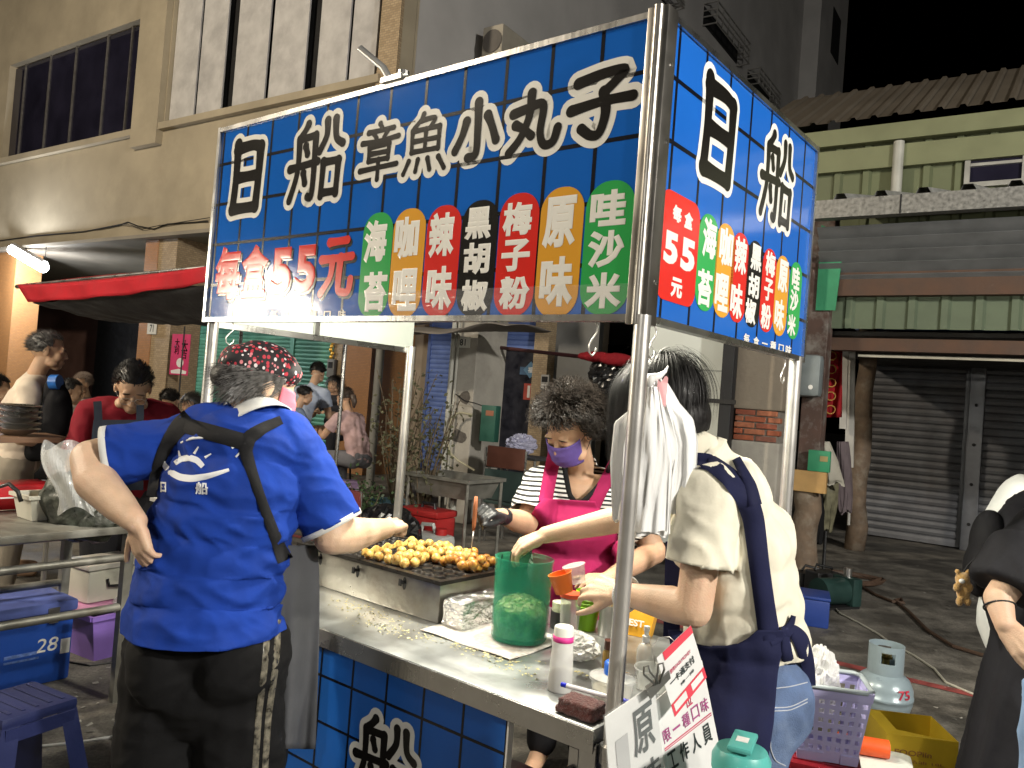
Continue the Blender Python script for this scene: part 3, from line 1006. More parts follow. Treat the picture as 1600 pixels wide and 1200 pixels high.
for m, (px, py, w, h), cs in (
        (PGREEN, (1104, 410.5, 31, 155), (('海', 1108, 373, 22, 64), ('苔', 1100, 450, 23, 58))),
        (PORANGE, (1131, 423, 29, 150), (('咖', 1134, 387, 21, 62), ('哩', 1127, 457, 21, 60))),
        (PRED, (1154, 434, 26, 143), (('辣', 1157, 400, 19, 60), ('味', 1150, 470, 19, 56))),
        (PBLACK, (1177, 444, 24, 138), (('黑', 1181, 403, 17, 42), ('胡', 1177, 447, 17, 40), ('椒', 1172, 487, 17, 40))),
        (PRED, (1199.5, 454, 22, 133), (('梅', 1203, 413, 15, 40), ('子', 1200, 453, 14, 36), ('粉', 1196, 495, 16, 40))),
        (PORANGE, (1220, 462.5, 21, 128), (('原', 1223, 432, 15, 52), ('味', 1217, 492, 15, 50))),
        (PGREEN, (1241, 470, 19, 123), (('哇', 1243, 435, 12, 36), ('沙', 1240, 470, 13, 34), ('米', 1236, 508, 13, 34)))):
    pill(SB, side, px, py, w, h, m)
    for c_ in cs:
        char(SB, side, *c_, m=PWHITE, bold=.04)
for ch, px, py, w, h in (('每', 1165.5, 529, 9, 16), ('盒', 1180.5, 534, 9, 16), ('一', 1194, 537, 9, 2.5), ('種', 1207, 541, 9, 16), ('口', 1219.5, 544.5, 8, 13), ('味', 1231, 547.5, 9, 16)):
    char(SB, side, ch, px, py, w, h, PWHITE, 0, None, .03)
# corner post trim between the boards
ct = link('corner_trim', MB().bbox(-.039, -.012, -.0145, .006, zb - .012, zt + .012, .003).bbox(-.010, .0145, -.010, .039, zb - .012, zt + .012, .003).cyl((-.011, -.011, zb - .012), (-.011, -.011, zt + .012), .012, n=14), mat('trim_steel', (.30, .285, .26), .34, .95, .15, 9, .05, 60, aniso=(1, 1, .05)), stall, 40)
for z_ in (zb + .09, zb + .42, zt - .12):
    link('screw', MB().lathe([(.001, .0), (.006, 0), (.004, .003), (.001, .0035)], 8).tr(T(.0148, .022, z_, 0, 0, math.pi / 2)), STEEL, ct)
# left side board (seen from inside), roof sheet, roof rails
lb = link('left_signboard', MB().box(-LW - .012, -LW + .004, .04, DP, zb + .012, zt), BLUE, stall)
link('lining', MB().box(-LW + .0045, -LW + .01, .04, DP, zb + .004, zt), LIN, lb)
link('frame', MB().box(-LW - .014, -LW + .014, .04, DP, zb - .02, zb + .003), STEEL, lb)
ym = .5
link('batten', MB().box(-LW + .011, -LW + .024, ym - .012, ym + .012, zb + .004, zt), STEEL, lb)
link('roof_sheet', MB().box(-LW - .01, .0, .022, DP, zt + .006, zt + .012), mat('roof_tin', (.5, .52, .5), .5, .2, .1), stall)
for y_ in (.3, .62, .94):
    link('roof_rail', MB().box(-LW + .03, -.03, y_, y_ + .025, zt - .03, zt - .004), STEEL, stall)
link('back_rail', MB().box(-LW + .03, -.03, DP - .03, DP, zt - .03, zt + .004), STEEL, stall)
# angled stub and latch on the top edge of the front board
su, sz_ = on_front(612, 128)
stub = link('stub_pole', MB().tube([(su, -.005, zt + .012), (su - .02, -.02, zt + .05), (su - .1, -.05, zt + .115)], .011, 10), STEELB, stall, 40)
link('latch', MB().box(su - .03, su + .06, -.02, .01, zt + .005, zt + .02).lathe([(.004, 0), (.018, 0), (.018, .012), (.004, .012)], 14, (su + .05, 0, zt + .02)), STEEL, stub)

# printed lower apron board
la, _ = on_front(797, 1118)
low = link('apron_board', MB().box(CXL + .04, la, -.006, .008, .06, CZ - .058), BLUEP, stall)
LB = Board(lambda x, y: on_front(x, y, .006), Vector((0, -.006, 0)), Vector((1, 0, 0)), Vector((0, -1, 0)))
lus = [on_front(x, y)[0] for x, y in ((552, 1080), (608, 1060), (664, 1090), (727, 1110))]
dl_ = (lus[3] - lus[0]) / 3
lzs = [on_front(600, 1097)[1], on_front(640, 1185)[1]]
dz_ = abs(lzs[1] - lzs[0])
gridlines(LB, low, CXL + .04, la, .06, CZ - .058, [lus[0] + dl_ * k for k in range(-8, 6)], [on_front(560, 1078)[1] + dl_ * k * .95 for k in range(-6, 3)], .004)
char(LB, low, '船', 600, 1192, 96, 128, PBLACK, .017, PWHITE, .03)
link('edge_trim', MB().box(la + .0005, la + .006, -.009, .012, .06, CZ - .058), WHITE, low)

# lamps under the canopy: two LED bulbs on a cable
BULB = mat('bulb_glow', (1, 1, 1), .4, 0, 0, emit=(1, .96, .86, 30))
lamp_xyz = [(-.52, .50, 2.17), (-1.08, .52, 2.17)]
for i, (x, y, z) in enumerate(lamp_xyz):
    o = thing('hanging_bulb', ['lit LED bulb hanging under the canopy near the corner post', 'lit LED bulb hanging under the canopy over the griddle'][i], 'lamp', stw(x, y, z), SRZ, 'bulbs under the stall canopy')
    link('globe', MB().ell((0, 0, 0), (.032, .032, .036)), BULB, o, True)
    link('socket', MB().cyl((0, 0, .03), (0, 0, .085), .016, n=12), WHITE, o, 40)
    link('cord', MB().cyl((0, 0, .085), (0, 0, zt - .03 - z), .004, n=6), BLACK, o)
    light('bulb_light', stw(x, y, z - .05), 40 if i == 0 else 36, (1, .93, .78), .035)
# ---------------------------------------------------------------- added fill lamps on poles; bulbs of the stall next door (outside the picture)
def fill_lamp(loc, rz, power, col, label, h=7.5):
    o = thing('fill_lamp', label, 'fill lamp', loc, rz, 'added fill lamps outside the view')
    link('pole', MB().cyl((0, 0, 0), (0, 0, h), .09, .05, 12), STEEL, o, 40)
    link('arm', MB().tube([(0, 0, h - .1), (.4, 0, h + .15), (1.2, 0, h + .2)], .035, 8), STEEL, o, 40)
    link('lamp_head', MB().bbox(1.0, 1.7, -.14, .14, h + .14, h + .26, .03), STEEL, o)
    link('diffuser', MB().box(1.05, 1.65, -.11, .11, h + .115, h + .138), mat('fill_glow', (1, 1, 1), .5, 0, 0, emit=(1, .93, .8, 6)), o)
    p = o.matrix_basis @ Vector((1.35, 0, h - .05))
    light('fill_light', p, power, col, .25)
fill_lamp((-11, 2, 0), R(60), 1700, (1, .86, .66), 'added unseen fill lamp on a tall pole down the street on the left')
fill_lamp((6.5, -4.5, 0), R(110), 1900, (1, .95, .86), 'added unseen fill lamp on a pole behind the viewer on the right', 5.2)
# bulbs of the stall next door on the left
NGL = mat('neighbour_glow', (1, 1, 1), .4, 0, 0, emit=(1, .9, .7, 75))
for i, (x, y, z, pw_) in enumerate(((-3.95, 3.12, 2.07, 12), (-3.8, 2.93, 2.22, 12), (-3.7, 2.74, 2.02, 12))):
    o = thing('hanging_bulb', ['lit bulb under the neighbouring red awning, farthest one', 'lit bulb under the neighbouring red awning, highest one', 'lit bulb under the neighbouring red awning, nearest one'][i], 'lamp', (x, y, z), 0, 'bulbs of the neighbouring stall')
    link('globe', MB().ell((0, 0, 0), (.06, .06, .07)), NGL, o, True)
    link('socket', MB().cyl((0, 0, .065), (0, 0, .12), .02, n=12), WHITE, o, 40)
    link('cord', MB().cyl((0, 0, .12), (0, 0, .5), .005, n=6), BLACK, o)
    light('bulb_light', (x, y, z - .1), pw_, (1, .9, .72), .05)

# unseen bulbs on stands, added behind the viewer to brighten the signboards
def fill_stand(loc, label, h, power):
    o = thing('fill_stand', label, 'lamp', loc, 0, 'added fill bulbs behind the viewer')
    link('pole', MB().cyl((0, 0, 0), (0, 0, h - .06), .015, n=10), STEEL, o, 40)
    link('foot', MB().cyl((0, 0, 0), (0, 0, .02), .16, n=20), BLACK, o, 40)
    link('globe', MB().ell((0, 0, h), (.06, .06, .065)), MATS['bulb_glow'], o, True)
    light('fill_stand_light', (loc[0] * .97, loc[1] * .97 + .1, h), power, (1, .95, .86), .09)
fill_stand((2.6, -1.3, 0), 'added unseen fill bulb on a stand behind the viewer, right one', 2.7, 75)
fill_stand((-1.9, -1.7, 0), 'added unseen fill bulb on a stand behind the viewer, left one', 2.9, 46)
# ================================================================ PEOPLE: tools
from mathutils.bvhtree import BVHTree
SKIN = mat('skin', (.52, .325, .21), .5, 0, .1, 22, .16, 210, sub=.1, stain=(.5, .27, .18, .4), ss=9)
SKIN2 = mat('skin_tan', (.52, .33, .215), .55, 0, .08, 14, .06, 160, sub=.1)
SKIN3 = mat('skin_fair', (.58, .40, .275), .5, 0, .1, 22, .16, 210, sub=.1, stain=(.60, .34, .23, .4), ss=9)
HAIRB = mat('black_hair', (.011, .010, .010), .5, 0, .3, 60, spec=.3)
HAIRG = mat('greying_hair', (.011, .0085, .007), .5, 0, .85, 22, stain=(.04, .032, .026, .5), ss=9, spec=.15)
HAIRD = mat('dark_hair', (.016, .014, .013), .5, 0, .3, 60)
def cloth(name, col, **k):
    k = {'var': .12, 'vs': 9, 'spec': .2, **k, 'bump': .28, 'bs': 17}
    return mat(name, col, .85, 0, **k)

def remesh(mb, vox, sm=5, fac=.5):
    me = mb.mesh('tmp')
    fixn(me)
    o = bpy.data.objects.new('tmp', me)
    COL.objects.link(o)
    r = o.modifiers.new('r', 'REMESH')
    r.mode = 'VOXEL'
    r.voxel_size = vox
    if sm:
        s = o.modifiers.new('s', 'SMOOTH')
        s.factor = fac
        s.iterations = sm
    dg = bpy.context.evaluated_depsgraph_get()
    out = bpy.data.meshes.new_from_object(o.evaluated_get(dg))
    bpy.data.objects.remove(o)
    bpy.data.meshes.remove(me)
    return out

def cut(me, co_, no_):                 # remove everything on the side no_ points to
    bm = bmesh.new()
    bm.from_mesh(me)
    bmesh.ops.bisect_plane(bm, geom=list(bm.verts) + list(bm.edges) + list(bm.faces), plane_co=co_, plane_no=no_, clear_outer=True)
    bm.to_mesh(me)
    bm.free()
    return me

def fold(me, fn):                      # fn(co) -> displacement along the normal
    n = len(me.vertices)
    co_ = np.empty(n * 3, 'f'); no_ = np.empty(n * 3, 'f')
    me.vertices.foreach_get('co', co_)
    me.vertices.foreach_get('normal', no_)
    co_ = co_.reshape(-1, 3); no_ = no_.reshape(-1, 3)
    d = np.array([fn(Vector(c)) for c in co_], 'f')
    me.vertices.foreach_set('co', (co_ + no_ * d[:, None]).ravel())
    me.update()
    return me

def wrinkle(scale, amp, stretch=(1, 1, 1), rot=0., ridge=True, mask=None):
    sc_ = Vector(stretch) * scale
    c_, s_ = math.cos(rot), math.sin(rot)
    def f(p):
        q = Vector(((p.x * c_ - p.z * s_) * sc_.x, p.y * sc_.y, (p.x * s_ + p.z * c_) * sc_.z))
        w = mnoise.noise(q + Vector((mnoise.noise(q * .5), 0, mnoise.noise(q * .5 + Vector((7, 3, 1))))) * .6)
        v = (1 - abs(w) * 2.2) if ridge else w
        return amp * v * (mask(p) if mask else 1)
    return f

def open_end(me, c, ax, r, back=.007):
    """open a sleeve: drop the closed end so the hem is a crisp edge"""
    ax = Vector(ax).normalized()
    bm = bmesh.new()
    bm.from_mesh(me)
    kill = []
    for f in bm.faces:
        d = f.calc_center_median() - c
        h = d.dot(ax)
        if -.016 < h < .05 and f.normal.dot(ax) > .45 and (d - ax * h).length < r * 1.05:
            kill.append(f)
    bmesh.ops.delete(bm, geom=kill, context='FACES')
    for v in bm.verts:                       # settle the cut edge onto one plane
        if v.is_boundary:
            d = v.co - c
            h = d.dot(ax)
            if abs(h) < .03 and (d - ax * h).length < r * 1.3:
                v.co -= ax * (h + .006)
    bm.to_mesh(me)
    bm.free()
    return me

def solid(me, t):
    """give an open cloth sheet a little thickness"""
    o = bpy.data.objects.new('tmp', me)
    COL.objects.link(o)
    s = o.modifiers.new('s', 'SOLIDIFY')
    s.thickness = t
    s.offset = -1
    dg = bpy.context.evaluated_depsgraph_get()
    out = bpy.data.meshes.new_from_object(o.evaluated_get(dg))
    bpy.data.objects.remove(o)
    return out

def put(name, me, m, root, smooth=True):
    """link a mesh given in world coordinates under a thing"""
    me.transform(root.matrix_basis.inverted())
    return link(name, me, m, root, smooth)

def bvh(*mes):
    vs, fs = [], []
    for me in mes:
        b = len(vs)
        vs += [v.co.copy() for v in me.vertices]
        fs += [[i + b for i in p.vertices] for p in me.polygons]
    return BVHTree.FromPolygons(vs, fs)

def drape(tree, px, py, off, dflt):
    d = ray(px, py).normalized()
    h = tree.ray_cast(CAM, d)
    if h[0] is None:
        return at_d(px, py, dflt)
    return h[0] - d * off

def strap(tree, pts, w, off, dflt, sub=5, th=.0):
    """cloth band lying on a surface along photo pixels; w in pixels (one width or one per point)"""
    P = []
    ws = w if isinstance(w, (list, tuple)) else [w] * len(pts)
    for i in range(len(pts) - 1):
        for k in range(sub):
            t = k / sub
            P.append((pts[i][0] * (1 - t) + pts[i + 1][0] * t, pts[i][1] * (1 - t) + pts[i + 1][1] * t, ws[i] * (1 - t) + ws[i + 1] * t))
    P.append((*pts[-1], ws[-1]))
    mb = MB()
    rows = []
    for i, (x, y, w_) in enumerate(P):
        a, b = P[max(i - 1, 0)], P[min(i + 1, len(P) - 1)]
        tx, ty = b[0] - a[0], b[1] - a[1]
        l_ = math.hypot(tx, ty) or 1
        nx, ny = -ty / l_, tx / l_
        rows.append([drape(tree, x + nx * w_ * q, y + ny * w_ * q, off * (1 if abs(q) < .4 else .4), dflt) for q in (-.5, -.3, 0, .3, .5)])
    # smooth depth jumps along the band
    for _ in range(2):
        for i in range(1, len(rows) - 1):
            for j in range(5):
                rows[i][j] = (rows[i - 1][j] + rows[i][j] * 2 + rows[i + 1][j]) / 4
    vs = [p for r_ in rows for p in r_]
    return mb.add(vs, [(i * 5 + j, i * 5 + j + 1, (i + 1) * 5 + j + 1, (i + 1) * 5 + j) for i in range(len(rows) - 1) for j in range(4)])

def drape_text(tree, ch, px, py, w, h, off, dflt, bold=.03, skew=0.):
    a, mid, sz, zs, fs = glyph(ch, bold, 4)
    vs = []
    for x, y, z in a:
        X = (x - mid[0]) / sz[0] * w
        Y = (y - mid[1]) / sz[1] * h
        vs.append(drape(tree, px + X + skew * Y, py - Y + X * .05, off, dflt))
    return MB().add(vs, fs)

class Head:
    def __init__(s, c, f, u, k=1.):
        s.c = Vector(c)
        f = Vector(f).normalized()
        r = f.cross(Vector(u)).normalized()
        u = r.cross(f)
        s.M = Matrix(((r.x, f.x, u.x), (r.y, f.y, u.y), (r.z, f.z, u.z)))
        s.k = k
    def P(s, x, y, z):
        return s.c + s.M @ (Vector((x, y, z)) * s.k)
    def D(s, x, y, z):
        return s.M @ Vector((x, y, z))
    def ell(s, mb, c, r):
        mb.ell(s.P(*c), Vector(r) * s.k, s.M, 18, 12)
    def flesh(s, mb, neck, nr=.052):
        k = s.k
        s.ell(mb, (0, -.012, .025), (.074, .094, .084))
        s.ell(mb, (0, .028, -.03), (.06, .06, .078))
        s.ell(mb, (0, .052, -.088), (.034, .032, .028))
        mb.cap(s.P(0, .088, .004), .008 * k, s.P(0, .1, -.032), .013 * k)
        for q in (-1, 1):
            s.ell(mb, (q * .014, .092, -.036), (.009, .01, .008))
            s.ell(mb, (q * .036, .055, -.03), (.026, .028, .032))
            s.ell(mb, (q * .03, .077, .024), (.022, .012, .009))
            s.ell(mb, (q * .03, .074, .002), (.016, .014, .011))
            s.ell(mb, (q * .077, -.008, -.008), (.009, .02, .033))
            s.ell(mb, (q * .05, .03, -.075), (.026, .034, .022))
        s.ell(mb, (0, .085, -.062), (.024, .012, .007))
        s.ell(mb, (0, .084, -.072), (.02, .012, .007))
        mb.cap(s.P(0, -.02, -.06), nr * k, neck, nr * 1.08)
    def eyes(s, root, closed=True):
        for q in (-1, 1):
            mb = MB()
            mb.tube([s.P(q * (.03 + .017 * t), .0865 - .005 * t * t - .004 * abs(t) + .002, -.006 - .005 * (1 - t * t)) for t in (-1, -.5, 0, .5, 1)], [.0006, .0013, .0015, .0013, .0006], 6)
            link('eyelashes', mb, HAIRB, root, True, True)
            br = MB().tube([s.P(q * (.032 + .019 * t), .089 - .006 * t * t, .024 + .004 * (1 - t * t)) for t in (-1, -.5, 0, .5, 1)], [.001, .0026, .003, .0024, .0008], 6)
            link('eyebrow', br, HAIRB, root, True, True)
    def mask(s, root, m, name='face_mask'):
        mb = MB()
        def fn(u, v):
            a = (u - .5) * R(168)
            z = -.001 - .098 * v
            wv = .012 * math.sin(math.pi * v) + .0015 * math.sin(v * 24)
            rx = .072 - .012 * v
            ry = .079 + wv - .022 * max(0, v - .55) - .008 * (1 - v)
            z += .014 * (abs(u - .5) * 2) ** 2 * (v - .45) * -1
            return s.P(rx * math.sin(a), .028 + ry * math.cos(a), z)
        mb.grid(fn, 28, 14)
        me = mb.mesh(name)
        fixn(me)
        o = put(name, solid(me, .002), m, root)
        for q in (-1, 1):
            lp = MB().tube([s.P(q * .07, .03, -.01), s.P(q * .08, .0, .01), s.P(q * .08, -.022, .008), s.P(q * .08, -.024, -.02), s.P(q * .074, .0, -.05), s.P(q * .062, .03, -.085)], .0016, 6)
            lp.tr(root.matrix_basis.inverted())
            link('ear_loop', lp, BLACK if name == 'face_mask' and m.name.startswith('mask_p') else WHITE, o, True)
        return o

def hair(hd, root, m, n, length, region, flow, width=.0011, curl=0., seed=1, shell=True, step=6, cr=40., r=(.083, .102, .094), c=(0, -.013, .028), name='hair', taper=True, shell_d=1., keep=1., jit=.06):
    """scalp shell plus many ribbon strands; region(v) says where hair grows on the unit sphere, flow(p, v) combs it (head space)"""
    rnd = random.Random(seed)
    mb = MB()
    if shell:
        nu, nv = 36, 22
        base = len(mb.v)
        vs, fs = [], []
        for j in range(nv + 1):
            a = -math.pi / 2 + math.pi * j / nv
            for k in range(nu):
                v = Vector((math.cos(a) * math.cos(2 * math.pi * k / nu), math.cos(a) * math.sin(2 * math.pi * k / nu), math.sin(a)))
                q = 1 + .04 * mnoise.noise(v * 5 + Vector((seed, 0, 0)))
                vs.append((v, hd.P(c[0] + v.x * r[0] * q * shell_d, c[1] + v.y * r[1] * q * shell_d, c[2] + v.z * r[2] * q * shell_d)))
        for j in range(nv):
            for k in range(nu):
                q = [j * nu + k, j * nu + (k + 1) % nu, (j + 1) * nu + (k + 1) % nu, (j + 1) * nu + k]
                if all(region(vs[i][0]) for i in q):
                    fs.append(q)
        mb.add([p for _, p in vs], fs)
    cnt = 0
    while cnt < n:
        v = Vector((rnd.gauss(0, 1), rnd.gauss(0, 1), rnd.gauss(0, 1))).normalized()
        if not region(v):
            continue
        cnt += 1
        p = Vector((c[0] + v.x * r[0], c[1] + v.y * r[1], c[2] + v.z * r[2]))
        L_ = length(v) * rnd.uniform(.75, 1.15)
        d = flow(p, v).normalized()
        ph, fr_ = rnd.uniform(0, 6.28), rnd.uniform(.7, 1.3)
        pts = [p]
        for i in range(step):
            d = (d * keep + (flow(pts[-1], v) * .5) + Vector((rnd.uniform(-1, 1), rnd.uniform(-1, 1), rnd.uniform(-1, 1))) * jit).normalized()
            q = pts[-1] + d * (L_ / step)
            # stay outside the skull
            e = Vector(((q.x - c[0]) / r[0], (q.y - c[1]) / r[1], (q.z - c[2]) / r[2]))
            if e.length < 1.01:
                e = e.normalized() * rnd.uniform(1.01, 1.06)
                q = Vector((c[0] + e.x * r[0], c[1] + e.y * r[1], c[2] + e.z * r[2]))
            pts.append(q)
        if curl:
            t = d.orthogonal().normalized()
            b = d.cross(t)
            pts = [q + (t * math.cos(ph + cr * fr_ * L_ * i / step) + b * math.sin(ph + cr * fr_ * L_ * i / step)) * curl * min(1, i / 2) for i, q in enumerate(pts)]
        side = v.cross(d)
        side = side.normalized() if side.length > 1e-4 else Vector((1, 0, 0))
        vs = []
        for i, q in enumerate(pts):
            w_ = width * (1 - (.75 * i / step if taper else 0)) * rnd.uniform(.8, 1.2)
            a_ = side * w_
            vs += [hd.P(*(q - a_)), hd.P(*(q + a_))]
        mb.add(vs, [(2 * i, 2 * i + 1, 2 * i + 3, 2 * i + 2) for i in range(step)])
    me = mb.mesh(name)
    return put(name, me, m, root)

def hand(mb, w, d, up, side, curl=(.5, .6, .7, .8), s=1., spread=.06, thumb=(.6, .7, -.35), tcurl=.25, fist=False):
    """palm, four fingers and a thumb; d: direction of the fingers, up: back of the hand, side: +1 if the thumb lies towards d x up"""
    d = Vector(d).normalized()
    up = Vector(up)
    up = (up - d * up.dot(d)).normalized()
    lat = d.cross(up) * side
    kn = []
    for i in range(4):
        k_ = w + d * (.086 - .006 * abs(i - 1.2)) * s + lat * (.031 - .0205 * i) * s + up * (.004 * (1 - abs(i - 1.5) / 1.5)) * s
        kn.append(k_)
        mb.cap(w + lat * (.014 - .009 * i) * s, .0165 * s, k_, .0108 * s, 10)
        mb.cap(w + d * .03 * s + lat * (.02 - .013 * i) * s - up * .006 * s, .014 * s, k_ - up * .005 * s, .0105 * s, 10)
    Ls = (.074, .082, .076, .06)
    for i in range(4):
        p = kn[i]
        fd = (d + lat * spread * (1.5 - i)).normalized()
        a = 0
        for j, fr_ in enumerate((.46, .31, .23)):
            a += curl[i] * (1, 1.15, .7)[j]
            dd = fd * math.cos(a) - up * math.sin(a)
            q = p + dd * Ls[i] * fr_ * s
            mb.cap(p, (.0094, .0086, .0078)[j] * s, q, (.0086, .0078, .0066)[j] * s, 10)
            p = q
    p = w + d * .022 * s + lat * .024 * s - up * .006 * s
    td = (d * thumb[0] + lat * thumb[1] + up * thumb[2]).normalized()
    mb.cap(w + d * .012 * s, .016 * s, p, .0145 * s, 10)
    for j, L_ in enumerate((.042, .032, .026)):
        q = p + td * L_ * s
        mb.cap(p, (.0135, .0105, .0092)[j] * s, q, (.0108, .0095, .0075)[j] * s, 10)
        p = q
        td = (td + d * tcurl - lat * tcurl * .6).normalized()
    return mb

def xf(p, c, ax, ang):
    return c + Matrix.Rotation(ang, 3, ax) @ (p - c)
# ================================================================ PEOPLE: the three at the stall
def lerp_(a, b, t):
    return a + (b - a) * t

def A(x, y, d):
    return at_d(x, y, d)
UPV = Vector((0, 0, 1))

# ---------------------------------------------------------------- cook in the royal-blue polo, seen from behind
def blue_cook():
    foot = at_d(330, 1000, 2.28)
    root = thing('person', 'person in royal-blue polo and heart-patterned bandana seen from behind at the griddle', 'person', (foot.x, foot.y, 0))
    pel, wst, chs, upb = A(318, 965, 2.26), A(338, 865, 2.28), A(362, 765, 2.30), A(378, 700, 2.32)
    nk = A(402, 655, 2.36)
    shL, elL, wrL = A(285, 696, 2.36), A(140, 716, 2.28), A(212, 815, 2.12)
    shR, elR, wrR = A(464, 714, 2.36), A(519, 836, 2.36), A(602, 826, 2.64)
    hipL, hipR = A(276, 1000, 2.28), A(378, 1000, 2.27)
    Ax = CR
    def tor(mb, g):
        for c, rx, ry, rz in ((pel, .195, .165, .13), (A(328, 915, 2.27), .188, .165, .13), (wst, .185, .16, .13), (A(350, 815, 2.29), .19, .155, .13), (chs, .186, .15, .13), (upb, .165, .12, .10)):
            mb.ell(c, (rx + g, ry + g, rz + g), Matrix.Rotation(-.08, 3, 'Y'), 24, 14)
        mb.cap(upb + Vector((-.1, .03, .03)), .085 + g, shL, .07 + g)
        mb.cap(upb + Vector((.1, .03, .02)), .085 + g, shR, .072 + g)
        mb.cap(upb + Vector((0, .04, .02)), .09 + g, nk, .062 + g * .5)
    # skin: head, neck, arms, hands, trunk and legs as one surface
    sk = MB()
    hd = Head(A(409, 602, 2.40), Vector((.80, .60, -.18)), Vector((.05, .08, 1)), 1.02)
    hd.flesh(sk, nk, .058)
    tor(sk, -.015)
    sk.chain([shL, A(205, 704, 2.33), elL], [.058, .06, .052])
    sk.chain([elL, A(150, 752, 2.23), A(186, 790, 2.17), wrL], [.052, .057, .045, .031])
    hand(sk, wrL, A(221, 858, 2.12) - wrL, Vector((-.55, -.7, .1)), 1, (.3, .4, .5, .6), 1.0, .05, (.6, .6, .1))
    sk.chain([shR, A(498, 780, 2.36), elR], [.062, .06, .056])
    sk.chain([elR, A(548, 836, 2.45), A(580, 830, 2.56), wrR], [.058, .056, .042, .034])
    hand(sk, wrR, A(632, 812, 2.76) - wrR, Vector((.1, -.3, 1)), -1, (1.25, 1.3, 1.35, 1.4), 1.05, .02, (.75, .45, -.55), .5)
    for h, x in ((hipL, -.01), (hipR, .01)):
        kn = Vector((h.x + x, h.y + .02, .46))
        an = Vector((h.x + x, h.y, .09))
        sk.chain([h, kn, an], [.11, .075, .05])
        sk.cap(an + Vector((0, -.03, -.045)), .045, an + Vector((0.02, .15, -.055)), .035)
    put('body', remesh(sk, .0055, 4), SKIN3, root)
    hd.eyes(root)
    # trousers
    tb = MB()
    for c, rx, ry, rz in ((A(322, 990, 2.27), .19, .165, .13), (A(270, 1025, 2.22), .11, .135, .14), (A(372, 1025, 2.22), .115, .135, .14), (A(322, 1060, 2.27), .18, .15, .16)):
        tb.ell(c, (rx, ry, rz), None, 20, 12)
    for h, x in ((hipL, -.01), (hipR, .01)):
        tb.chain([h + Vector((0, 0, -.02)), Vector((h.x + x * 2, h.y + .01, .46)), Vector((h.x + x * 2, h.y, .07))], [.135, .125, .105])
    tm = remesh(tb, .009, 6)
    tf1, tf2 = wrinkle(7, .008, (1.0, 1, .9), .5), wrinkle(15, .004, (.7, 1, 1.4), -.4)
    fold(tm, lambda p: tf1(p) + tf2(p))
    cut(tm, Vector((0, 0, .04)), Vector((0, 0, -1)))
    ttree = bvh(tm)
    trz = put('trousers', tm, cloth('black_jersey', (.006, .006, .0065)), root)
    CAMO = mat('camo_tape', (.11, .10, .075), .6, 0, .9, 60, stain=(.015, .015, .014, 1.), ss=40)
    for dx in (0, 17):
        link('side_stripe', strap(ttree, [(419 + dx, 968), (414 + dx, 1040), (404 + dx * .9, 1120), (398 + dx * .9, 1215)], 10, .004, 2.2, 10), CAMO, trz, True, False).matrix_parent_inverse = root.matrix_basis.inverted()
    # polo
    sb = MB()
    tor(sb, .012)
    sb.ell(A(321, 985, 2.25), (.214, .20, .16), None, 24, 14)
    sl0, sl1 = A(252, 700, 2.35), A(168, 715, 2.305)
    sb.cap(shL, .078, sl0, .077)
    sb.cyl(sl0, sl1, .077, .084, 24)
    sr0, sr1 = A(484, 752, 2.36), A(519, 822, 2.362)
    sb.cap(shR, .08, sr0, .08)
    sb.cyl(sr0, sr1, .08, .086, 24)
    sm = remesh(sb, .0065, 4)
    hem = A(318, 974, 2.26)
    fold(sm, lambda p: 0)
    m_low = lambda p: max(.25, min(1, (1.25 - p.z) / .25))
    f1, f2 = wrinkle(6.5, .015, (.5, 1, 1.9), -.25, True, m_low), wrinkle(14, .0075, (.6, 1, 1.6), .4)
    fold(sm, lambda p: f1(p) + f2(p))
    cut(sm, hem, Vector((0.02, .05, -1)))
    open_end(sm, sl1, sl1 - sl0, .088)
    open_end(sm, sr1, sr1 - sr0, .09)
    tree = bvh(sm)
    polo = put('polo_shirt', solid(sm, .003), cloth('royal_blue_pique', (.008, .036, .245), bump=.25, bs=420), root)
    PI_ = root.matrix_basis.inverted()
    def on(name, mb, m, par=polo, sm_=True):
        mb.tr(PI_)
        return link(name, mb, m, par, sm_)
    CUFF = cloth('cuff_grey', (.55, .55, .53))
    def cuff(c, ax, r, w):
        mb = MB()
        a = ax.normalized()
        mb.tube([c - a * w, c + a * w], r, 28, False)
        me = mb.mesh('c')
        fixn(me)
        return put('cuff', solid(me, .004), CUFF, root)
    cuff(lerp_(sl0, sl1, .97), sl1 - sl0, .0925, .009)
    cuff(lerp_(sr0, sr1, .97), sr1 - sr0, .0945, .008)
    # collar: a leaning ring round the neck
    cm = MB()
    nd_ = hd.P(0, -.02, -.06) - nk
    ax = nd_.normalized()
    e1 = ax.orthogonal().normalized()
    e2 = ax.cross(e1)
    def cf(u, v):
        a = 2 * math.pi * u
        r_ = .076 + .03 * (1 - v) + .006 * math.sin(a * 2)
        return nk + ax * (-.018 + .05 * v) + (e1 * math.cos(a) + e2 * math.sin(a)) * r_
    cm.grid(cf, 40, 6)
    me = cm.mesh('collar')
    fixn(me)
    put('collar', solid(me, .004), CUFF, root)
    # apron straps and the apron hanging at the front right
    APR = cloth('charcoal_apron', (.06, .062, .068), bump=.2)
    APB = cloth('black_strap', (.012, .012, .013))
    ap = thing('apron', 'charcoal cross-back apron worn over the royal-blue polo', 'apron', root.location)
    ap.parent = root
    ap.matrix_basis = Matrix()
    del ap['category']
    del ap['label']
    def oa(name, mb, m):
        mb.tr(PI_)
        return link(name, mb, m, ap, True)
    oa('strap', strap(tree, [(297, 652), (278, 668), (262, 692), (249, 720), (240, 750), (235, 775)], [30, 28, 22, 18, 15, 13], .009, 2.2), APB)
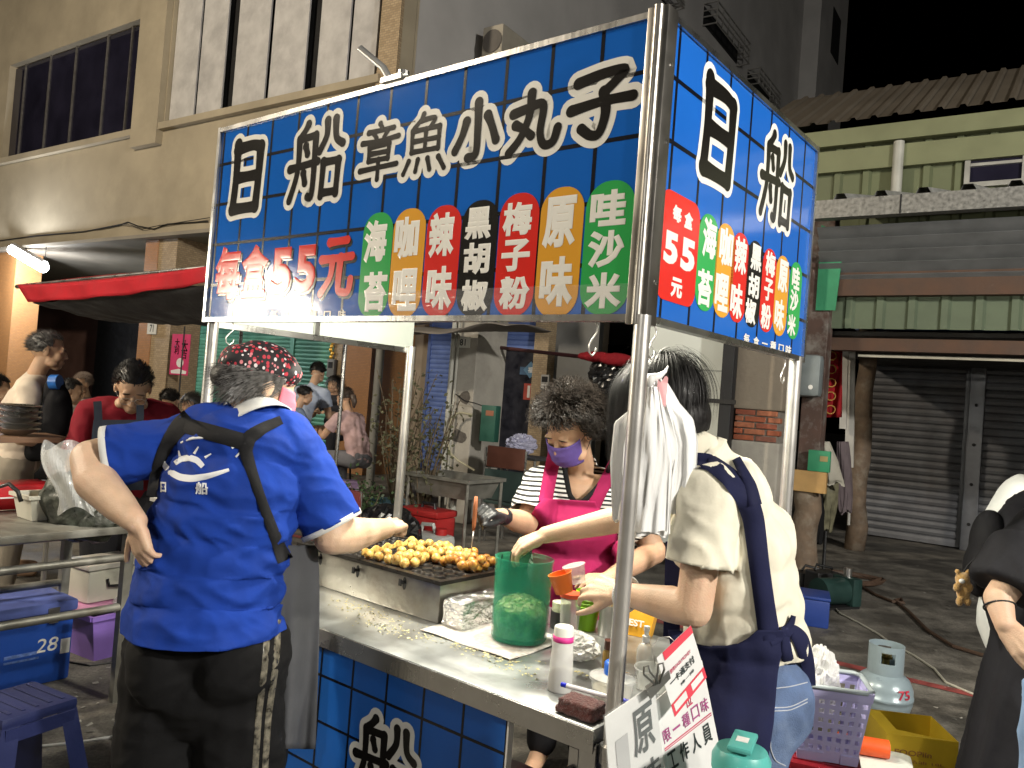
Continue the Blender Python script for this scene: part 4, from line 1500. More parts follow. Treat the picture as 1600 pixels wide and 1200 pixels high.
    oa('strap', strap(tree, [(288, 664), (330, 676), (380, 690)], [24, 26, 26], .010, 2.2), APB)
    oa('strap', strap(tree, [(440, 656), (412, 668), (388, 684), (383, 705), (394, 738), (408, 780), (424, 822), (437, 856), (446, 876)], [14, 18, 24, 22, 17, 16, 17, 20, 26], .010, 2.2), APB)
    am = MB()
    def af(u, v):
        y = 852 + 318 * v
        x0 = 428 + 6 * v
        x1 = 508 - 16 * v - 12 * (1 - v) ** 3
        x = x0 + (x1 - x0) * u
        d = 2.24 + .16 * u + .02 * math.sin(u * 9 + v * 2) * (.3 + v)
        return A(x, y, d)
    am.grid(af, 24, 30)
    me = am.mesh('skirt')
    fixn(me)
    me.transform(PI_)
    link('skirt', solid(me, .003), APR, ap, True)
    bk = MB().grid(lambda u, v: A(186 + 44 * u + 14 * v * (1 - u) + (1 - v) * 30 * (1 - u), 1000 + 118 * v + 10 * u, 2.3 + .02 * math.sin(u * 6)), 8, 8)
    me = bk.mesh('tail')
    fixn(me)
    me.transform(PI_)
    link('tail', solid(me, .003), APB, ap, True)
    # print on the back: sun over a boat and two characters
    LOGO = mat('logo_white', (.62, .63, .64), .6, 0, .1)
    on('print', strap(tree, [(253, 715), (256, 726), (266, 738), (282, 746), (300, 748), (325, 744), (358, 734)], [6, 8, 10, 11, 11, 9, 5], .0035, 2.2, 6), LOGO)
    on('print', strap(tree, [(273, 724), (283, 717), (296, 715), (308, 719), (317, 729)], [7, 9, 10, 10, 8], .0035, 2.2, 6), LOGO)
    for a_, b_ in (((281, 713), (279, 704)), ((303, 709), (310, 698)), ((320, 715), (330, 709))):
        on('print', strap(tree, [a_, b_], [4, 2], .0035, 2.2, 4), LOGO)
    on('print', strap(tree, [(282, 692), (300, 684), (320, 684)], [3, 5, 3], .0035, 2.2, 4), LOGO)
    on('print', strap(tree, [(362, 700), (372, 695), (378, 705), (368, 714)], [4, 4, 4, 3], .0035, 2.2, 4), LOGO)
    on('print', drape_text(tree, '日', 255, 761, 9, 16, .0035, 2.2, .04), LOGO, sm_=False)
    on('print', drape_text(tree, '船', 315, 763, 20, 20, .0035, 2.2, .03), LOGO, sm_=False)
    # bandana with scattered hearts, knotted low at the back
    def bandana():
        m, t, b = nodes('heart_bandana')
        L = t.links.new
        tc = nd(t, 'TexCoord')
        vo = nd(t, 'TexVoronoi')
        vo.inputs['Scale'].default_value = 84
        mpg = nd(t, 'Mapping')
        mpg.inputs['Scale'].default_value = (1, 1, .8)
        L(tc.outputs['Object'], mpg.inputs[0])
        L(mpg.outputs[0], vo.inputs['Vector'])
        lt = nd(t, 'Math', operation='LESS_THAN')
        lt.inputs[1].default_value = .42
        L(vo.outputs['Distance'], lt.inputs[0])
        sp = nd(t, 'SeparateColor')
        L(vo.outputs['Color'], sp.inputs[0])
        cr_ = nd(t, 'ValToRGB')
        cr_.color_ramp.interpolation = 'CONSTANT'
        els = cr_.color_ramp.elements
        els[0].position, els[0].color = 0, (.45, .03, .05, 1)
        els[1].position, els[1].color = .42, (.62, .2, .22, 1)
        e = els.new(.66)
        e.color = (.72, .66, .66, 1)
        e = els.new(.86)
        e.color = (.012, .01, .012, 1)
        L(sp.outputs[0], cr_.inputs[0])
        mx = nd(t, 'Mix', data_type='RGBA')
        mx.inputs[6].default_value = (.012, .01, .012, 1)
        L(lt.outputs[0], mx.inputs[0])
        L(cr_.outputs[0], mx.inputs[7])
        L(mx.outputs[2], b.inputs['Base Color'])
        b.inputs['Roughness'].default_value = .75
        return m
    bm_ = MB()
    hd.ell(bm_, (0, -.01, .055), (.089, .108, .072))
    hd.ell(bm_, (0, -.055, .045), (.078, .085, .062))
    hd.ell(bm_, (0, .02, .05), (.084, .088, .056))
    bme = remesh(bm_, .006, 4)
    cut(bme, hd.P(0, -.05, .012), hd.D(0, -.12, -1))
    fold(bme, wrinkle(22, .003, (.5, .5, 1.6)))
    put('bandana', solid(bme, .003), bandana(), root)
    # greying hair showing below the cloth
    reg = lambda v: -.75 < v.z < .12 and (v.y < .25 or (abs(v.x) > .75 and v.y < .55))
    hair(hd, root, mat('grey_black_hair', (.10, .095, .09), .5, 0, .7, 60), 1500, lambda v: .055, reg, lambda p, v: Vector((v.x * .2, -.7, -.35 + v.z)), .0012, .002, 3)
    bun = MB()
    hd.ell(bun, (.0, -.115, .0), (.05, .036, .036))
    put('hair_bun', remesh(bun, .006, 2), HAIRD, root)
    hd.mask(root, mat('mask_pink_cloth', (.72, .16, .22), .8, 0, .08, 12, .1, 200))
    return root
blue_cook()
def proj(p):
    d = p - CAM
    k = d.dot(_F)
    return 800 + FPX * d.dot(CR) / k, 600 - FPX * d.dot(CU) / k

def carve(me, poly):
    """open a neckline: delete the faces on the viewer's side whose middle lies inside a pixel polygon"""
    bm = bmesh.new()
    bm.from_mesh(me)
    def inside(x, y):
        c = False
        j = len(poly) - 1
        for i in range(len(poly)):
            xi, yi = poly[i]
            xj, yj = poly[j]
            if (yi > y) != (yj > y) and x < (xj - xi) * (y - yi) / (yj - yi) + xi:
                c = not c
            j = i
        return c
    kill = [f for f in bm.faces if f.normal.dot(f.calc_center_median() - CAM) < 0 and inside(*proj(f.calc_center_median()))]
    bmesh.ops.delete(bm, geom=kill, context='FACES')
    bm.to_mesh(me)
    bm.free()

def stripes(name, c1, c2, pitch, duty=.5, tilt=(0, 0, 1)):
    m, t, b = nodes(name)
    L = t.links.new
    tc = nd(t, 'TexCoord')
    dt = nd(t, 'VectorMath', operation='DOT_PRODUCT')
    dt.inputs[1].default_value = Vector(tilt) / pitch
    nz = nd(t, 'TexNoise')
    nz.inputs['Scale'].default_value = 5
    L(tc.outputs['Object'], nz.inputs['Vector'])
    L(tc.outputs['Object'], dt.inputs[0])
    ml_ = nd(t, 'Math', operation='MULTIPLY_ADD')
    ml_.inputs[1].default_value = 1.6
    L(nz.outputs[0], ml_.inputs[0])
    L(dt.outputs['Value'], ml_.inputs[2])
    fr_ = nd(t, 'Math', operation='FRACT')
    L(ml_.outputs[0], fr_.inputs[0])
    gt = nd(t, 'Math', operation='GREATER_THAN')
    gt.inputs[1].default_value = duty
    L(fr_.outputs[0], gt.inputs[0])
    mx = nd(t, 'Mix', data_type='RGBA')
    mx.inputs[6].default_value = (*c1, 1)
    mx.inputs[7].default_value = (*c2, 1)
    L(gt.outputs[0], mx.inputs[0])
    L(mx.outputs[2], b.inputs['Base Color'])
    b.inputs['Roughness'].default_value = .85
    return m

def lerp(a, b, t):
    return a + (b - a) * t

# ---------------------------------------------------------------- cook in the magenta apron behind the griddle
def pink_cook():
    base = at_d(890, 900, 3.32)
    root = thing('person', 'person with curly greying hair in magenta apron and purple mask holding a pick', 'person', (base.x, base.y, 0))
    PI_ = root.matrix_basis.inverted()
    nk, up_, chs, wst, pel = A(908, 728, 3.25), A(905, 768, 3.26), A(898, 820, 3.27), A(892, 890, 3.31), A(893, 960, 3.34)
    shR, elR, wrR = A(846, 757, 3.24), A(822, 818, 3.12), A(784, 806, 2.93)
    shL, elL, wrL = A(972, 765, 3.28), A(1022, 862, 3.18), A(950, 905, 2.98)
    def tor(mb, g):
        for c, rx, ry, rz in ((pel, .175, .15, .13), (wst, .165, .14, .14), (chs, .172, .135, .13), (up_, .158, .105, .085)):
            mb.ell(c, (rx + g, ry + g, rz + g), None, 22, 12)
        mb.cap(up_ + Vector((-.08, 0, .02)), .07 + g, shR, .055 + g)
        mb.cap(up_ + Vector((.08, 0, .02)), .07 + g, shL, .055 + g)
        mb.cap(up_, .07 + g, nk, .055 + g * .3)
    hd = Head(A(889, 672, 3.12), Vector((-.52, -.58, -.66)), Vector((-.1, -.3, 1)), 1.07)
    sk = MB()
    hd.flesh(sk, nk, .05)
    tor(sk, -.012)
    sk.chain([shR, elR], [.052, .046])
    sk.chain([elR, lerp(elR, wrR, .35), wrR], [.044, .045, .029])
    sk.cap(wrR, .028, wrR + (wrR - elR).normalized() * .05, .02)
    sk.chain([shL, elL], [.054, .05])
    sk.chain([elL, lerp(elL, wrL, .35), wrL], [.047, .046, .03])
    hand(sk, wrL, A(905, 908, 2.86) - wrL, Vector((.2, -.3, 1)), 1, (.5, .5, .55, .6))
    for s_ in (-1, 1):
        h = pel + Vector((s_ * .085, 0, -.06))
        sk.chain([h, Vector((h.x, h.y, .45)), Vector((h.x, h.y, .08))], [.09, .06, .045])
        sk.cap(Vector((h.x, h.y + .02, .045)), .04, Vector((h.x - .05, h.y - .16, .035)), .03)
    put('body', remesh(sk, .0055, 4), SKIN, root)
    hd.eyes(root)
    tb = MB()
    tb.ell(pel, (.185, .16, .13))
    for s_ in (-1, 1):
        h = pel + Vector((s_ * .085, 0, -.06))
        tb.chain([h, Vector((h.x, h.y, .45)), Vector((h.x, h.y, .1))], [.105, .08, .065])
    put('trousers', remesh(tb, .011, 5), cloth('black_trouser', (.014, .014, .016)), root)
    sb = MB()
    tor(sb, .012)
    sb.cap(shR, .075, lerp(shR, elR, .35), .076)
    sb.cyl(lerp(shR, elR, .35), lerp(shR, elR, .84), .077, .082, 18)
    sb.cap(shL, .075, lerp(shL, elL, .35), .078)
    sb.cyl(lerp(shL, elL, .35), lerp(shL, elL, .82), .078, .084, 18)
    sm = remesh(sb, .008, 5)
    fold(sm, wrinkle(9, .009, (.7, 1, 1.2), .3))
    tree = bvh(sm)
    V_ = [(878, 716), (884, 742), (890, 776), (903, 787), (925, 770), (944, 748), (954, 716), (930, 700), (890, 700)]
    s2 = sm.copy()
    carve(s2, V_)
    cut(s2, A(893, 968, 3.3), Vector((0, 0, -1)))
    open_end(s2, lerp(shR, elR, .84), elR - shR, .083)
    open_end(s2, lerp(shL, elL, .82), elL - shL, .085)
    tee = put('striped_tee', solid(s2, .003), stripes('black_white_stripe', (.74, .74, .72), (.012, .012, .013), .0175, .54), root)
    def on(name, mb, m, par=root, sm_=True):
        mb.tr(PI_)
        return link(name, mb, m, par, sm_)
    on('neck_trim', strap(tree, [(880, 718), (884, 742), (890, 774), (900, 786), (912, 783), (927, 769), (944, 748), (955, 722)], 8, .005, 3.1, 6), cloth('trim_black', (.012, .012, .013)), tee)
    MAG = cloth('magenta_twill', (.30, .016, .08), bump=.3)
    ap = link('apron', MB().box(0, .001, 0, .001, 0, .001), MAG, root)
    t2 = bvh(sm, remesh(MB().ell(wst, (.19, .165, .2)).ell(pel, (.2, .175, .2)).ell(chs, (.186, .15, .14)), .012, 4))
    rows = [(779, 849, 930), (790, 838, 934), (805, 829, 946), (825, 826, 962), (850, 831, 968), (880, 834, 968), (930, 830, 968), (1000, 826, 970), (1080, 822, 974)]
    def af(u, v):
        k = v * (len(rows) - 1)
        i = min(int(k), len(rows) - 2)
        t = k - i
        y = rows[i][0] * (1 - t) + rows[i + 1][0] * t
        x0 = rows[i][1] * (1 - t) + rows[i + 1][1] * t
        x1 = rows[i][2] * (1 - t) + rows[i + 1][2] * t
        return drape(t2, x0 + (x1 - x0) * u, y + 4 * u * (1 - v), .012 + .003 * math.sin(u * 14 + v * 5), 3.12)
    am = MB().grid(af, 30, 40)
    am.v = [v for v in am.v]
    me = am.mesh('bib')
    fixn(me)
    for _ in range(1):
        pass
    me.transform(PI_)
    ap_me = solid(me, .003)
    ap.data = ap_me
    ap_me.materials.clear()
    ap_me.materials.append(MAG)
    ap_me.shade_smooth()
    on('strap', strap(tree, [(869, 700), (864, 722), (858, 750), (852, 784)], 22, .010, 3.1), MAG, ap)
    on('strap', strap(tree, [(962, 722), (951, 745), (938, 768), (924, 800)], 21, .010, 3.1), MAG, ap)
    GL = mat('black_nitrile', (.018, .019, .021), .4, 0, .2, 30, .15, 80)
    gm = MB()
    wd_ = (wrR - elR).normalized()
    gm.cyl(lerp(elR, wrR, .86), wrR, .034, .031, 14)
    tip = A(738, 858, 2.86)
    hdir = A(752, 792, 2.83) - wrR
    hand(gm, wrR, hdir, Vector((.1, -.35, 1)), -1, (.75, 1.0, 1.1, 1.1), 1.08, .03, (.9, .3, -.5), .3)
    put('glove', remesh(gm, .005, 3), GL, root)
    rg = lambda v: v.z > -.35 and not (v.y > .42 and v.z < .55) and not (v.y > .15 and v.z < .0)
    fl = lambda p, v: Vector((v.x * 1.0, v.y * .75 - .12, v.z * .8 + .1)) + Vector((0, .1 if v.z > .6 else 0, -.4))
    hair(hd, root, HAIRG, 3600, lambda v: .062 if v.z > -.1 else .055, rg, fl, .0017, .010, 5, True, 9, 120, (.092, .112, .10), (0, -.015, .032))
    hd.mask(root, mat('mask_purple', (.11, .07, .29), .75, 0, .1, 12, .15, 120))
    # the pick she turns the balls with
    h0, h1 = A(744, 776, 2.83), A(740, 829, 2.845)
    pk = thing('takoyaki_pick', 'wooden-handled steel pick held upright in the black glove', 'tool', h1)
    link('handle', MB().tube([h0, lerp(h0, h1, .3), lerp(h0, h1, .8), h1], [.006, .0085, .0075, .005], 10), mat('pick_wood', (.32, .11, .045), .5, 0, .2, 20), pk, True, True)
    link('spike', MB().tube([h1, A(736, 862, 2.86)], [.0028, .0012], 8), STEELB, pk, True, True)
pink_cook()

# ---------------------------------------------------------------- seller in the cream tee at the right end
def cream_seller():
    base = at_d(1160, 1060, 2.08)
    root = thing('person', 'person with black bob in cream tee and navy apron filling a cup', 'person', (base.x, base.y, 0))
    PI_ = root.matrix_basis.inverted()
    nk, up_, chs, wst, pel = A(1092, 708, 2.13), A(1128, 778, 2.13), A(1142, 850, 2.13), A(1158, 945, 2.12), A(1162, 1050, 2.12)
    shN, elN, wrN = A(1108, 778, 1.98), A(1084, 952, 1.95), A(968, 926, 2.15)
    shF, elF, wrF = A(1092, 752, 2.30), A(992, 806, 2.44), A(852, 836, 2.52)
    Rz = Matrix.Rotation(-.15, 3, 'Z')
    def tor(mb, g):
        for c, rx, ry, rz in ((pel, .145, .165, .14), (wst, .125, .15, .15), (A(1150, 900, 2.12), .132, .16, .13), (chs, .138, .17, .13), (up_, .105, .17, .09)):
            mb.ell(c, (rx + g, ry + g, rz + g), Matrix.Rotation(-.12, 3, 'Y'), 22, 12)
        mb.cap(up_, .08 + g, shN + Vector((0, .03, 0)), .055 + g)
        mb.cap(up_, .08 + g, shF - Vector((0, .03, 0)), .055 + g)
        mb.cap(up_ + Vector((0, 0, .02)), .075 + g, nk, .05 + g * .4)
    hd = Head(A(1026, 636, 2.16), Vector((-.80, .42, -.42)), Vector((-.3, .1, 1)), 1.0)
    sk = MB()
    hd.flesh(sk, nk, .048)
    tor(sk, -.012)
    sk.chain([shN, elN], [.05, .045])
    sk.chain([elN, lerp(elN, wrN, .3), wrN], [.044, .046, .027])
    fN = A(868, 902, 2.30) - wrN
    hand(sk, wrN, fN, Vector((.3, -.75, .35)), -1, (.42, .48, .55, .6), 1.06, .07, (.8, .65, -.25), .2)
    sk.chain([shF, elF], [.05, .042])
    sk.chain([elF, lerp(elF, wrF, .3), wrF], [.041, .041, .027])
    hand(sk, wrF, A(788, 862, 2.53) - wrF, Vector((-.1, -.25, 1)), 1, (.55, .6, .5, .5), 1.03, .05, (.85, .35, -.6), .3)
    for s_ in (-1, 1):
        h = pel + Vector((.0, s_ * .085, -.07))
        sk.chain([h, Vector((h.x, h.y, .46)), Vector((h.x, h.y, .08))], [.09, .06, .045])
        sk.cap(Vector((h.x, h.y, .045)), .04, Vector((h.x - .16, h.y + .05, .035)), .03)
    put('body', remesh(sk, .005, 3), SKIN3, root)
    tb = MB()
    tb.ell(pel + Vector((.0, 0, -.01)), (.16, .18, .145))
    tb.ell(pel + Vector((.055, -.07, -.05)), (.105, .105, .125)).ell(pel + Vector((.055, .07, -.05)), (.105, .105, .125))
    for s_ in (-1, 1):
        h = pel + Vector((.0, s_ * .085, -.07))
        tb.chain([h, Vector((h.x, h.y, .46)), Vector((h.x, h.y, .1))], [.115, .078, .06])
    jm = remesh(tb, .009, 5)
    fold(jm, wrinkle(10, .005, (1, 1, 1), .4))
    jt = bvh(jm)
    JEAN = mat('blue_denim', (.085, .13, .24), .8, 0, .3, 14, .3, 300, stain=(.2, .26, .36, .5), ss=5)
    jo = put('jeans', jm, JEAN, root)
    def on(name, mb, m, par, sm_=True):
        mb.tr(PI_)
        return link(name, mb, m, par, sm_)
    STI = mat('pale_stitching', (.38, .4, .45), .8)
    for pts_ in ([(1208, 1076), (1235, 1073), (1262, 1066)], [(1208, 1106), (1236, 1105), (1262, 1092)], [(1209, 1111), (1236, 1110), (1262, 1097)], [(1206, 1112), (1203, 1170), (1212, 1190), (1228, 1197)]):
        on('stitching', strap(jt, pts_, 2, .003, 2.0, 5), STI, jo)
    sb = MB()
    tor(sb, .014)
    sb.ell(A(1166, 985, 2.12), (.15, .17, .1))
    for s0, e0, q in ((shN, elN, .62), (shF, elF, .55)):
        sb.cap(s0, .075, lerp(s0, e0, .25), .076)
        sb.cyl(lerp(s0, e0, .25), lerp(s0, e0, q), .077, .083 if q > .6 else .078, 22)
    sm = remesh(sb, .0075, 5)
    fw, fw2 = wrinkle(6.5, .014, (1.3, 1, .45), .3), wrinkle(14, .007, (1.3, 1, .6), -.35)
    fold(sm, lambda p: fw(p) + fw2(p))
    cut(sm, A(1160, 1012, 2.12), Vector((.15, 0, -1)))
    open_end(sm, lerp(shN, elN, .62), elN - shN, .086)
    open_end(sm, lerp(shF, elF, .55), elF - shF, .08)
    tree = bvh(sm)
    tee = put('cream_tee', solid(sm, .003), cloth('cream_cotton', (.74, .70, .57), sub=.0), root)
    ax = (hd.P(0, -.02, -.06) - nk).normalized()
    e1 = ax.orthogonal().normalized()
    e2 = ax.cross(e1)
    cm = MB().grid(lambda u, v: nk + ax * (-.024 + .022 * v) + (e1 * math.cos(6.2832 * u) + e2 * math.sin(6.2832 * u)) * (.078 - .012 * v), 36, 4)
    me = cm.mesh('collar')
    fixn(me)
    put('collar', solid(me, .004), MATS['cream_cotton'], root)
    NAVY = cloth('navy_twill', (.012, .014, .045), bump=.15)
    ap = link('apron', MB().box(0, .001, 0, .001, 0, .001), NAVY, root)
    t2 = bvh(sm, jm)
    t3 = bvh(sm, remesh(MB().ell(pel, (.17, .195, .16)).ell(wst, (.16, .18, .17)).ell(A(1146, 1140, 2.1), (.19, .225, .22)).ell(A(1138, 1260, 2.1), (.185, .22, .24)), .012, 4))
    rows = [(984, 1044, 1226), (1000, 1046, 1226), (1040, 1052, 1216), (1080, 1058, 1212), (1130, 1066, 1208), (1180, 1072, 1200), (1260, 1075, 1196), (1340, 1078, 1190)]
    def af(u, v):
        k = v * (len(rows) - 1)
        i = min(int(k), len(rows) - 2)
        t = k - i
        y = rows[i][0] * (1 - t) + rows[i + 1][0] * t
        x0 = rows[i][1] * (1 - t) + rows[i + 1][1] * t
        x1 = rows[i][2] * (1 - t) + rows[i + 1][2] * t
        dip = 34 * math.sin(math.pi * min(1, max(0, u * 1.5 - .15))) * max(0, 1 - v * 5)
        return drape(t3, x0 + (x1 - x0) * u, y + dip, .014 + .003 * math.sin(u * 10 + v * 7), 1.98)
    me = MB().grid(af, 34, 40).mesh('skirt')
    fixn(me)
    me.transform(PI_)
    me = solid(me, .003)
    ap.data = me
    me.materials.clear()
    me.materials.append(NAVY)
    me.shade_smooth()
    on('strap', strap(tree, [(1058, 735), (1085, 718), (1110, 722), (1140, 745), (1166, 775), (1178, 812), (1186, 880), (1194, 940), (1203, 1000)], [24, 24, 26, 30, 36, 34, 32, 32, 34], .018, 1.98, 6), NAVY, ap)
    on('strap', strap(tree, [(1150, 716), (1160, 735), (1172, 760), (1178, 790)], [14, 16, 22, 26], .020, 2.05, 6), NAVY, ap)
    on('bib_edge', MB().grid(lambda u, v: A(1040 + 26 * u - 4 * v, 846 + 150 * v, 2.13 - .03 * u), 6, 10), NAVY, ap)
    for pts_, w_ in (([(1222, 988), (1240, 985), (1252, 1000), (1262, 1035), (1268, 1072)], [18, 22, 26, 22, 14]), ([(1226, 995), (1228, 1020), (1236, 1050), (1252, 1070)], [16, 20, 18, 12]), ([(1205, 1006), (1222, 996), (1236, 975), (1240, 962)], [14, 16, 12, 8])):
        on('tie', strap(t2, pts_, w_, .018, 2.02, 6), NAVY, ap)
    # straight black bob, face turned away
    rg = lambda v: v.z > -.5 and not (v.y > .62 and v.z < .30) and not (v.y > .35 and v.z < -.2 and abs(v.x) < .8)
    gdn = hd.M.transposed() @ Vector((0, 0, -1))
    def fl(p, v):
        e = Vector((p.x / .1, (p.y + .014) / .121, (p.z - .03) / .107))
        n_ = e.normalized()
        t_ = gdn - n_ * gdn.dot(n_)
        if n_.dot(gdn) < -.93:
            t_ = t_ + Vector((v.x, v.y, 0)) * .6
        return t_.normalized() if n_.dot(gdn) < .05 else gdn - n_ * .04
    vol = MB()
    hd.ell(vol, (0, -.014, .03), (.101, .122, .108))
    hd.ell(vol, (0, -.045, -.045), (.096, .088, .085))
    hd.ell(vol, (.058, .005, -.05), (.04, .07, .085))
    hd.ell(vol, (-.058, .005, -.05), (.04, .07, .085))
    bme = remesh(vol, .006, 5)
    cut(bme, hd.P(0, -.03, -.112), hd.D(0, -.1, -1))
    bm_ = bmesh.new()
    bm_.from_mesh(bme)
    Mi = hd.M.transposed()
    bmesh.ops.delete(bm_, geom=[f for f in bm_.faces if (lambda q: q.y > .055 and q.z < .075)(Mi @ (f.calc_center_median() - hd.c))], context='FACES')
    bm_.to_mesh(bme)
    bm_.free()
    fold(bme, lambda p: (lambda q: .0016 * mnoise.noise(Vector((math.atan2(q.x, q.y) * 26, q.z * 5, 0))))(Mi @ (p - hd.c)))
    put('hair_volume', bme, HAIRB, root)
    hair(hd, root, HAIRB, 5200, lambda v: .085 + .125 * max(0, v.z + .35), rg, fl, .0011, .0, 9, False, 10, 40, (.1, .121, .107), (0, -.014, .03), taper=True, keep=.15, jit=.03)
    wb_d = (wrN - elN).normalized()
    c_ = lerp(elN, wrN, .9)
    e1 = wb_d.orthogonal().normalized()
    e2 = wb_d.cross(e1)
    br = MB()
    ringp = [c_ + (e1 * math.cos(k * math.pi / 12) + e2 * math.sin(k * math.pi / 12)) * .0415 for k in range(25)]
    br.tube(ringp, .009, 8, False)
    hb = link('wristband', br, mat('grey_towelling', (.55, .56, .57), .9, 0, .1, 40, .5, 200), root, True, True)
cream_seller()
# ================================================================ ON THE COUNTER
def sthing(name, label, cat, x, y, z=CZ, rz=0., group=None):
    return thing(name, label, cat, stw(x, y, z + .001), SRZ + rz, group)

# griddle
gx0, gx1, gy0, gy1, gh_ = -1.57, -.84, .30, .74, .125
gr = sthing('griddle', 'steel gas griddle box with cast-iron ball pans on the counter', 'griddle', (gx0 + gx1) / 2, (gy0 + gy1) / 2)
hw, hd_ = (gx1 - gx0) / 2, (gy1 - gy0) / 2
GSTEEL = mat('griddle_steel', (.40, .385, .35), .34, 1., .25, 7, .12, 40, stain=(.24, .2, .15, .5), ss=6)
link('casing', MB().bbox(-hw, hw, -hd_, hd_, 0, gh_, .004), GSTEEL, gr, 40)
IRON = mat('cast_iron', (.03, .027, .025), .38, .6, .3, 20, .2, 60)
link('pan_rim', MB().box(-hw - .012, hw + .012, -hd_ - .014, -hd_ + .012, gh_ + .001, gh_ + .014).box(-hw - .012, hw + .012, hd_ - .012, hd_ + .012, gh_ + .001, gh_ + .014)
     .box(-hw - .012, -hw + .012, -hd_ + .0125, hd_ - .0125, gh_ + .001, gh_ + .0135).box(hw - .012, hw + .012, -hd_ + .0125, hd_ - .0125, gh_ + .001, gh_ + .0135), IRON, gr)
def cup_plate(x0, x1, y0, y1, pit):
    mb = MB()
    nx, ny = max(1, int((x1 - x0) / pit)), max(1, int((y1 - y0) / pit))
    dx, dy = (x1 - x0) / nx, (y1 - y0) / ny
    K = 16
    for i in range(nx):
        for j in range(ny):
            cx, cy = x0 + dx * (i + .5), y0 + dy * (j + .5)
            r = min(dx, dy) * .43
            sq, rings = [], []
            for k in range(K):
                a = 2 * math.pi * k / K
                c_, s_ = math.cos(a), math.sin(a)
                q = 1 / max(abs(c_), abs(s_))
                sq.append((cx + c_ * q * dx / 2, cy + s_ * q * dy / 2, gh_ + .008))
            for rr, zz in ((1.06, .0095), (1, .008), (.9, -.004), (.6, -.014), (.15, -.018)):
                rings.append([(cx + math.cos(2 * math.pi * k / K) * r * rr, cy + math.sin(2 * math.pi * k / K) * r * rr, gh_ + zz) for k in range(K)])
            vs = sq + [v for q in rings for v in q]
            fs = [(l * K + k, l * K + (k + 1) % K, (l + 1) * K + (k + 1) % K, (l + 1) * K + k) for l in range(5) for k in range(K)] + [list(range(5 * K, 6 * K))]
            mb.add(vs, fs)
    return mb
xm = .02
link('cup_pan', cup_plate(xm + .012, hw - .014, -hd_ + .014, hd_ - .014, .05), IRON, gr, 50)
link('cup_pan', cup_plate(-hw + .014, xm - .012, -hd_ + .014, hd_ - .014, .05), IRON, gr, 50)
link('divider', MB().box(xm - .0105, xm + .0105, -hd_ + .013, hd_ - .013, gh_ + .001, gh_ + .02), IRON, gr)
for px, py in ((501, 874), (559, 893), (632, 912)):
    u, z = on_front(px, py, -gy0)
    u -= (gx0 + gx1) / 2
    z = max(.03, min(.1, z - CZ))
    kb = link('tap_slot', MB().prism([(u + .009 * math.cos(a), -hd_ - .0008, z + .022 * math.sin(a)) for a in [k * math.pi / 8 for k in range(16)]], (0, .0006, 0)), BLACK, gr)
    link('tap', MB().cyl((u + .002, -hd_ - .001, z + .006), (u + .002, -hd_ - .02, z + .006), .006, n=10).box(u - .003, u + .007, -hd_ - .026, -hd_ - .02, z - .004, z + .018), BLACK, kb)

# octopus balls, one object each
def tako_mat(name, c0, c1, c2, sc_):
    m, t, b = nodes(name)
    L = t.links.new
    tc = nd(t, 'TexCoord')
    nz = nd(t, 'TexNoise')
    nz.inputs['Scale'].default_value = sc_
    nz.inputs['Detail'].default_value = 6
    nz.inputs['Roughness'].default_value = .62
    oi = nd(t, 'ObjectInfo')
    ad = nd(t, 'VectorMath', operation='ADD')
    L(tc.outputs['Object'], ad.inputs[0])
    L(oi.outputs['Random'], ad.inputs[1])
    L(ad.outputs[0], nz.inputs['Vector'])
    r = nd(t, 'ValToRGB')
    r.color_ramp.elements[0].position, r.color_ramp.elements[0].color = .36, (*c0, 1)
    r.color_ramp.elements[1].position, r.color_ramp.elements[1].color = .64, (*c2, 1)
    e = r.color_ramp.elements.new(.5)
    e.color = (*c1, 1)
    L(nz.outputs[0], r.inputs[0])
    L(r.outputs[0], b.inputs['Base Color'])
    b.inputs['Roughness'].default_value = .35
    b.inputs['Subsurface Weight'].default_value = .1
    b.inputs['Subsurface Scale'].default_value = .05
    bp = nd(t, 'Bump')
    bp.inputs['Strength'].default_value = .35
    bp.inputs['Distance'].default_value = .003
    L(nz.outputs[0], bp.inputs['Height'])
    L(bp.outputs[0], b.inputs['Normal'])
    return m
PALE = tako_mat('batter_pale', (.72, .52, .16), (.66, .44, .13), (.36, .16, .03), 70)
GOLD = tako_mat('batter_golden', (.62, .36, .08), (.48, .22, .04), (.20, .06, .015), 75)
def ball_mesh(seed):
    mb = MB().ell((0, 0, 0), .018, None, 16, 10)
    mb.v = [v * (1 + .09 * mnoise.noise(v * 60 + Vector((seed * 9, 0, 0)))) for v in mb.v]
    me = mb.mesh('octopus_ball')
    fixn(me)
    me.shade_smooth()
    return me
BM = [ball_mesh(i) for i in range(5)]
BMG = [m.copy() for m in BM]
for m in BM:
    m.materials.append(PALE)
for m in BMG:
    m.materials.append(GOLD)
pale_px = [(110, 575), (210, 595), (318, 622), (425, 640), (430, 590), (530, 622), (650, 632), (540, 570), (640, 565), (640, 515), (760, 590), (752, 535), (740, 462), (850, 550), (850, 505), (950, 575), (940, 500), (845, 478), (1040, 535), (655, 470), (555, 432), (555, 490), (1060, 590), (1150, 600), (300, 560), (960, 530), (690, 600), (810, 610), (590, 660), (480, 665), (450, 540), (1120, 560)]
gold_px = [(895, 640), (1005, 625), (1110, 600), (1200, 550), (1215, 610), (1140, 695), (1232, 665), (1330, 620), (1312, 690), (1080, 690), (1185, 650), (1240, 715), (1388, 645), (1010, 580), (1290, 650), (1060, 640)]
zp = CZ + gh_ + .028
pale_px += [((a[0] + b[0]) / 2 + 20, (a[1] + b[1]) / 2 - 8) for a, b in zip(pale_px[2:26:2], pale_px[3:27:2]) if abs(a[0] - b[0]) < 260]
